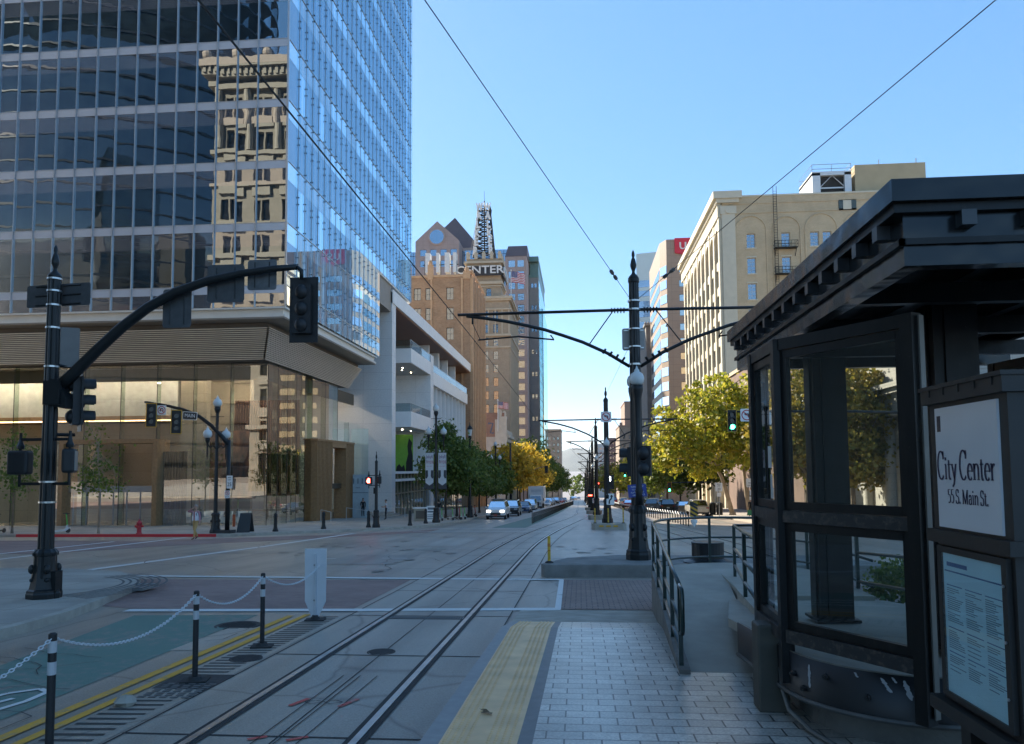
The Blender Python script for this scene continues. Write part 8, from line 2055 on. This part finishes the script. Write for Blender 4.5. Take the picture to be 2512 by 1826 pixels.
# lobby furniture
for x, y, l in ((-24.9, 55.6, 'white tub armchair nearest the lobby corner, behind the glass'), (-26.2, 55.4, 'white tub armchair in the middle of the lobby group'), (-27.6, 55.7, 'white tub armchair left in the lobby group'), (-29.0, 55.6, 'white tub armchair furthest left behind the glass')):
    z = zg(54) + .03; e = empty('armchair', (x, y, z), l, 'armchair', 'tub armchairs in the lobby'); UPH = M('upholstery', (.55, .55, .52), .8)
    m = MB(); m.obox((0, 0, .28), (.8, .75, .4)); o = m.build('seat', UPH, e); m = MB(); n = 12; m.smooth = True
    oo = lambda r, h: [(r * cos(radians(-20 + 220 * k / n)), r * sin(radians(-20 + 220 * k / n)), h) for k in range(n + 1)]
    m.rings([oo(.42, .05), oo(.55, .9), oo(.43, .9), oo(.36, .3)], False, False, closed=False); m.build('backrest', UPH, e)
e = empty('stone_bench', (-31.5, 56.6, zg(55)), 'low pale stone bench inside the lobby where the suited man sits', 'bench'); m = MB(); m.box(-33, -29.2, 56.2, 56.9, zg(55), zg(55) + .55); m.build('seat', TRAV, e, True); m = MB(); m.box(-33, -29.2, 56.9, 57.1, zg(55), zg(55) + .9); m.build('backrest', TRAV, e, True)

# ---- people ----------------------------------------------------------------------
SKIN = M('skin', (.42, .25, .18), .6, 0, .08, 20); SKIN_D = M('skin_dark', (.22, .12, .08), .6, 0, .08, 20)
def cloth(n, c): return M('cloth_' + n, c, .85, 0, .12, 6, .2, 30)
def person(x, y, z, rz, label, J, mats, hair=(.05, .035, .025), hairlen=0, h=1.75, group=None, items=None, skin=None, coat=0):
    """J: joint overrides in body space (+Y is the way they face); one continuous skinned body"""
    D = {'pel': (0, 0, .96), 'wst': (0, .0, 1.1), 'chs': (0, .0, 1.30), 'nck': (0, .0, 1.48), 'hd0': (0, .02, 1.56), 'hd1': (0, .03, 1.66), 'hd2': (0, .02, 1.74),
         'hpL': (-.09, 0, .93), 'knL': (-.1, .03, .5), 'anL': (-.1, 0, .09), 'toL': (-.11, .16, .04), 'hpR': (.09, 0, .93), 'knR': (.1, .03, .5), 'anR': (.1, 0, .09), 'toR': (.11, .16, .04),
         'shL': (-.18, 0, 1.42), 'elL': (-.24, -.02, 1.13), 'wrL': (-.25, .06, .88), 'haL': (-.25, .09, .80), 'shR': (.18, 0, 1.42), 'elR': (.24, -.02, 1.13), 'wrR': (.25, .06, .88), 'haR': (.25, .09, .80)}
    D.update(J or {}); R = {'pel': (.15, .115), 'wst': (.135, .10), 'chs': (.165, .115), 'nck': (.055, .055), 'hd0': (.068, .075), 'hd1': (.078, .095), 'hd2': (.06, .07), 'hp': (.088, .09), 'kn': (.06, .06), 'an': (.043, .045), 'to': (.04, .03), 'sh': (.062, .062), 'el': (.045, .045), 'wr': (.032, .028), 'ha': (.042, .022)}
    E_ = [('pel', 'wst'), ('wst', 'chs'), ('chs', 'nck'), ('nck', 'hd0'), ('hd0', 'hd1'), ('hd1', 'hd2')] + [q for s in 'LR' for q in (('pel', 'hp' + s), ('hp' + s, 'kn' + s), ('kn' + s, 'an' + s), ('an' + s, 'to' + s), ('chs', 'sh' + s), ('sh' + s, 'el' + s), ('el' + s, 'wr' + s), ('wr' + s, 'ha' + s))]
    names = list(D); k = h / 1.78; me = bpy.data.meshes.new('body'); me.from_pydata([tuple(c * k for c in D[n]) for n in names], [(names.index(a), names.index(b)) for a, b in E_], [])
    ob = bpy.data.objects.new('body', me); COL.objects.link(ob); ob.modifiers.new('skin', 'SKIN'); sd_ = ob.modifiers.new('sub', 'SUBSURF'); sd_.levels = 2; sd_.render_levels = 2
    for i, n in enumerate(names):
        r = R.get(n) or R[n[:2]]; sv_ = me.skin_vertices[0].data[i]; sv_.radius = (r[0] * k, r[1] * k); sv_.use_root = (n == 'pel')
    dg = bpy.context.evaluated_depsgraph_get(); bm_ = bpy.data.meshes.new_from_object(ob.evaluated_get(dg)); bpy.data.objects.remove(ob)
    bm_.materials.clear(); top, bot, shoe = mats[:3]; slv = mats[3] if len(mats) > 3 else 'long'
    for q in (skin or SKIN, top, bot, shoe): bm_.materials.append(q)
    seg = [(Vector(D[a]) * k, Vector(D[b]) * k, a, b) for a, b in E_]
    for p in bm_.polygons:
        c = p.center; best = (9, None, None, 0)
        for a, b, na, nb in seg:
            t = max(0, min(1, (c - a).dot(b - a) / max(1e-6, (b - a).length_squared))); d = (c - a.lerp(b, t)).length
            if d < best[0]: best = (d, na, nb, t)
        nb = best[2]; s = 0
        if nb in ('wst', 'chs') or nb[:2] == 'sh' or (nb == 'nck' and best[3] < .6): s = 1
        elif nb[:2] == 'el': s = 1 if slv != 'short' or best[3] < .55 else 0
        elif nb[:2] == 'wr': s = 1 if slv == 'long' and best[3] < .9 else 0
        elif nb[:2] == 'hp' or nb[:2] == 'kn' or (nb[:2] == 'an' and best[3] < .93): s = 2
        elif nb[:2] in ('to', 'an'): s = 3
        if nb == 'wst' and best[3] < .25: s = 2
        p.material_index = s; p.use_smooth = True
    e = empty('person', (x, y, z), label, 'person', group, rz); b = inst('body', bm_, e)
    HM = M('hair_%02d%02d' % (int(hair[0] * 99), int(hair[2] * 99)), hair, .7); hc = Vector(D['hd1']) * k
    m = MB(); m.smooth = True; n = 12
    m.ball((hc.x, hc.y - .015, hc.z + .025), .1 * k, 12, 8, sx=.9, sy=1.08, sz=1.08) if False else None
    rs = []
    for i in range(7):
        t = i / 6; zz = hc.z + (-.03 - hairlen * (1 - t) if i == 0 else -.03 + .155 * t); rr = [.088, .1, .102, .098, .088, .06, .01][i] * k
        rs.append([(hc.x + rr * .88 * cos(2 * pi * q / n), hc.y - .022 + rr * (1.0 if sin(2 * pi * q / n) < 0 else .9 + .08 * (t > .5)) * sin(2 * pi * q / n) - (.035 if t < .45 and sin(2 * pi * q / n) > 0 else 0) * (2.4 if t < .2 else 1.8), zz) for q in range(n)])
    m.rings(rs, False, True); m.build('hair', HM, e)
    m = MB(); fy = hc.y + .088 * k
    m.hexa([(hc.x - .014, fy - .01, hc.z - .035), (hc.x + .014, fy - .01, hc.z - .035), (hc.x + .008, fy - .02, hc.z + .02), (hc.x - .008, fy - .02, hc.z + .02), (hc.x - .01, fy + .02, hc.z - .03), (hc.x + .01, fy + .02, hc.z - .03), (hc.x + .005, fy - .0, hc.z + .015), (hc.x - .005, fy - .0, hc.z + .015)])
    for s in (-1, 1): m.ball((hc.x + s * .082 * k, hc.y, hc.z - .01), .025, 6, 5, sx=.4, sz=1.3)
    m.build('nose_and_ears', skin or SKIN, e)
    m = MB()
    for s in (-1, 1): m.ball((hc.x + s * .032, fy - .014, hc.z + .012), .011, 6, 5)
    m.obox((hc.x, fy - .012, hc.z - .062), (.045, .012, .008)); m.build('eyes_and_mouth', M('eye_dark', (.05, .025, .02), .4), e)
    # five fingers on each hand
    for s in 'LR':
        w_, h_ = Vector(D['wr' + s]) * k, Vector(D['ha' + s]) * k; d = (h_ - w_).normalized(); sd2 = d.cross(Vector((0, 1, .2))).normalized(); pn = d.cross(sd2); m = MB(); m.smooth = True
        for q in range(4): a = h_ + sd2 * (.013 * (q - 1.5)) + d * .02; l = (.055, .07, .066, .05)[q]; m.tube([a - d * .03, a + d * l * .5 + pn * .006, a + d * l + pn * .02], [.009, .0085, .006], 6)
        a = w_.lerp(h_, .45) + sd2 * .03; m.tube([a, a + sd2 * .025 + d * .03, a + sd2 * .028 + d * .06], [.01, .009, .007], 6); m.build('fingers', skin or SKIN, b)
    if items: items(e, D, k)
    return e
zs2 = lambda y: gz(y) + .152
def bag(e, D, k):
    m = MB(); m.obox((.0, -.2, 1.2), (.3, .16, .42)); o = m.build('backpack', cloth('bag', (.05, .05, .07)), e); md = o.modifiers.new('bevel', 'BEVEL'); md.width = .05; md.segments = 2
    for s in (-1, 1): m = MB(); m.tube([(s * .13, -.12, 1.36), (s * .12, .03, 1.46), (s * .13, .13, 1.3), (s * .14, -.08, 1.06)], .018, 5); m.build('strap', cloth('bag', (.05, .05, .07)), e)
    m = MB()
    for s in (-1, 1): m.hexa([(s * .05, .125, .98), (s * .17, .09, .98), (s * .18, -.06, .98), (s * .16, -.1, .98), (s * .06, .12, 1.42), (s * .15, .07, 1.43), (s * .19, -.03, 1.43), (s * .15, -.08, 1.43)])
    m.build('open_shirt', cloth('pale_blue', (.72, .74, .78)), e)
    m = MB(); m.cyl((.31, .1, .72), (.31, .1, .86), .035, 8); m.build('bottle', clearglass('bottle', (.8, .88, .9), .1), e)
person(-19.7, 38.3, gz(38.3) + .01, pi - .25, 'man crossing in ochre trousers and pink shirt, hand raised to his face, with backpack', {'haR': (.06, .14, 1.60), 'wrR': (.12, .17, 1.55), 'elR': (.38, .16, 1.42), 'shR': (.19, .02, 1.42), 'haL': (-.31, .1, .80), 'wrL': (-.3, .06, .88), 'knL': (-.1, .16, .52), 'anL': (-.1, .22, .1), 'toL': (-.1, .38, .05), 'knR': (.1, -.02, .5), 'anR': (.1, -.26, .14), 'toR': (.11, -.12, .04)},
       [cloth('dusty_pink', (.45, .22, .24)), cloth('ochre', (.5, .32, .12)), cloth('shoe_brown', (.12, .07, .05))], (.35, .28, .24), 0, 1.8, items=bag)
person(-20.3, 71.2, zs2(71) + .15, pi + .3, 'woman in black with long dark hair standing before the 111 slab sign', {'knL': (-.07, .03, .5), 'anL': (-.09, -.04, .09), 'haR': (.2, .16, 1.0), 'wrR': (.2, .1, 1.02)}, [cloth('black', (.012, .012, .014)), cloth('black', (.012, .012, .014)), cloth('black', (.012, .012, .014))], (.012, .01, .01), .24, 1.72)
def phone(e, D, k): m = MB(); m.obox((0, .40, 1.12), (.08, .14, .015), RX(.5)); m.build('phone', SIGN_K, e)
person(-16.9, 66.5, zs2(66.5), pi / 2 + .15, 'man in white T-shirt and dark trousers looking at a phone by the theatre corner', {'haR': (.04, .34, 1.12), 'wrR': (.09, .28, 1.1), 'elR': (.21, .03, 1.14), 'haL': (-.04, .33, 1.1), 'wrL': (-.09, .27, 1.09), 'elL': (-.21, .03, 1.14)}, [cloth('white', (.55, .58, .62)), cloth('navy', (.015, .017, .025)), cloth('black', (.012, .012, .014)), 'short'], (.02, .015, .012), 0, 1.76, items=phone)
person(-12.6, 68.5, zs2(68.5), .4, 'person in a black hooded top and grey trousers, back turned, behind the banner lamp', {}, [cloth('black', (.012, .012, .014)), cloth('grey', (.26, .26, .27)), cloth('white', (.55, .58, .62))], (.012, .01, .01), .1, 1.75)
SIT = {'pel': (0, 0, .52), 'wst': (0, -.02, .66), 'chs': (0, -.03, .88), 'nck': (0, -.02, 1.06), 'hd0': (0, .0, 1.14), 'hd1': (0, .01, 1.24), 'hd2': (0, 0, 1.32), 'hpL': (-.1, .05, .52), 'hpR': (.1, .05, .52), 'knL': (-.13, .46, .55), 'knR': (.13, .46, .55), 'anL': (-.13, .48, .1), 'anR': (.13, .48, .1), 'toL': (-.13, .64, .05), 'toR': (.13, .64, .05), 'shL': (-.18, -.02, 1.0), 'shR': (.18, -.02, 1.0), 'elL': (-.25, .08, .74), 'elR': (.25, .08, .74), 'wrL': (-.12, .3, .66), 'wrR': (.12, .3, .66), 'haL': (-.08, .36, .65), 'haR': (.08, .36, .65)}
def tie(e, D, k):
    m = MB(); m.poly([(-.05, .098, 1.02), (.05, .098, 1.02), (.0, .108, .74)]); m.build('shirt_front', cloth('white', (.55, .58, .62)), e); m = MB(); m.poly([(-.014, .112, 1.0), (.014, .112, 1.0), (.02, .118, .78), (-.02, .118, .78)]); m.build('tie', cloth('wine', (.12, .02, .03)), e)
person(-30.6, 56.55, zg(55) + .02, pi, 'man in a dark suit sitting on the stone bench inside the lobby', SIT, [cloth('suit', (.015, .016, .02)), cloth('suit', (.015, .016, .02)), cloth('black', (.012, .012, .014))], (.2, .18, .16), 0, 1.78, items=tie)
person(-26.2, 55.75, zg(54) - .02, pi, 'person in dark clothes sitting in a white armchair behind the crossing man', SIT, [cloth('plum', (.05, .02, .03)), cloth('black', (.012, .012, .014)), cloth('black', (.012, .012, .014))], (.03, .02, .02), .12, 1.7)
person(18.3, 41.3, gz(41.3) + .15, -pi / 2 - .3, 'person walking by the stone bank in dark clothes, right of the shelter frame', {'knL': (-.1, .2, .52), 'anL': (-.1, .26, .1), 'toL': (-.1, .42, .06), 'anR': (.1, -.28, .14), 'toR': (.11, -.14, .04), 'knR': (.1, -.04, .5)}, [cloth('navy', (.015, .017, .025)), cloth('navy', (.015, .017, .025)), cloth('black', (.012, .012, .014))], (.012, .01, .01), .05, 1.76)
person(15.9, 74.0, zs2(74), 2.6, 'person in black beside the right-hand street signs with a green and orange bag', {}, [cloth('black', (.012, .012, .014)), cloth('black', (.012, .012, .014)), cloth('black', (.012, .012, .014))], (.012, .01, .01), 0, 1.7, items=lambda e, D, k: MB().box(-.28, .2, .18, .36, .15, .6).build('carried_bag', M('bag_green', (.08, .32, .14), .7), e))
# bins by the parked car
for x, y, l in ((13.5, 80.5, 'black litter bin right of the cream car'), (14.1, 80.0, 'second black litter bin beside the pale trunk')):
    z = zs2(y); e = empty('litter_bin', (x, y, z), l, 'bin', 'litter bins on the right pavement'); m = MB(); m.lathe([(.3, 0), (.34, 1.0), (.36, 1.02)], (x, y, z), 14); m.build('drum', POLEM, e, True); m = MB(); m.lathe([(.36, 1.02), (.3, 1.2), (.1, 1.28)], (x, y, z), 14); m.build('lid', POLEM, e, True)
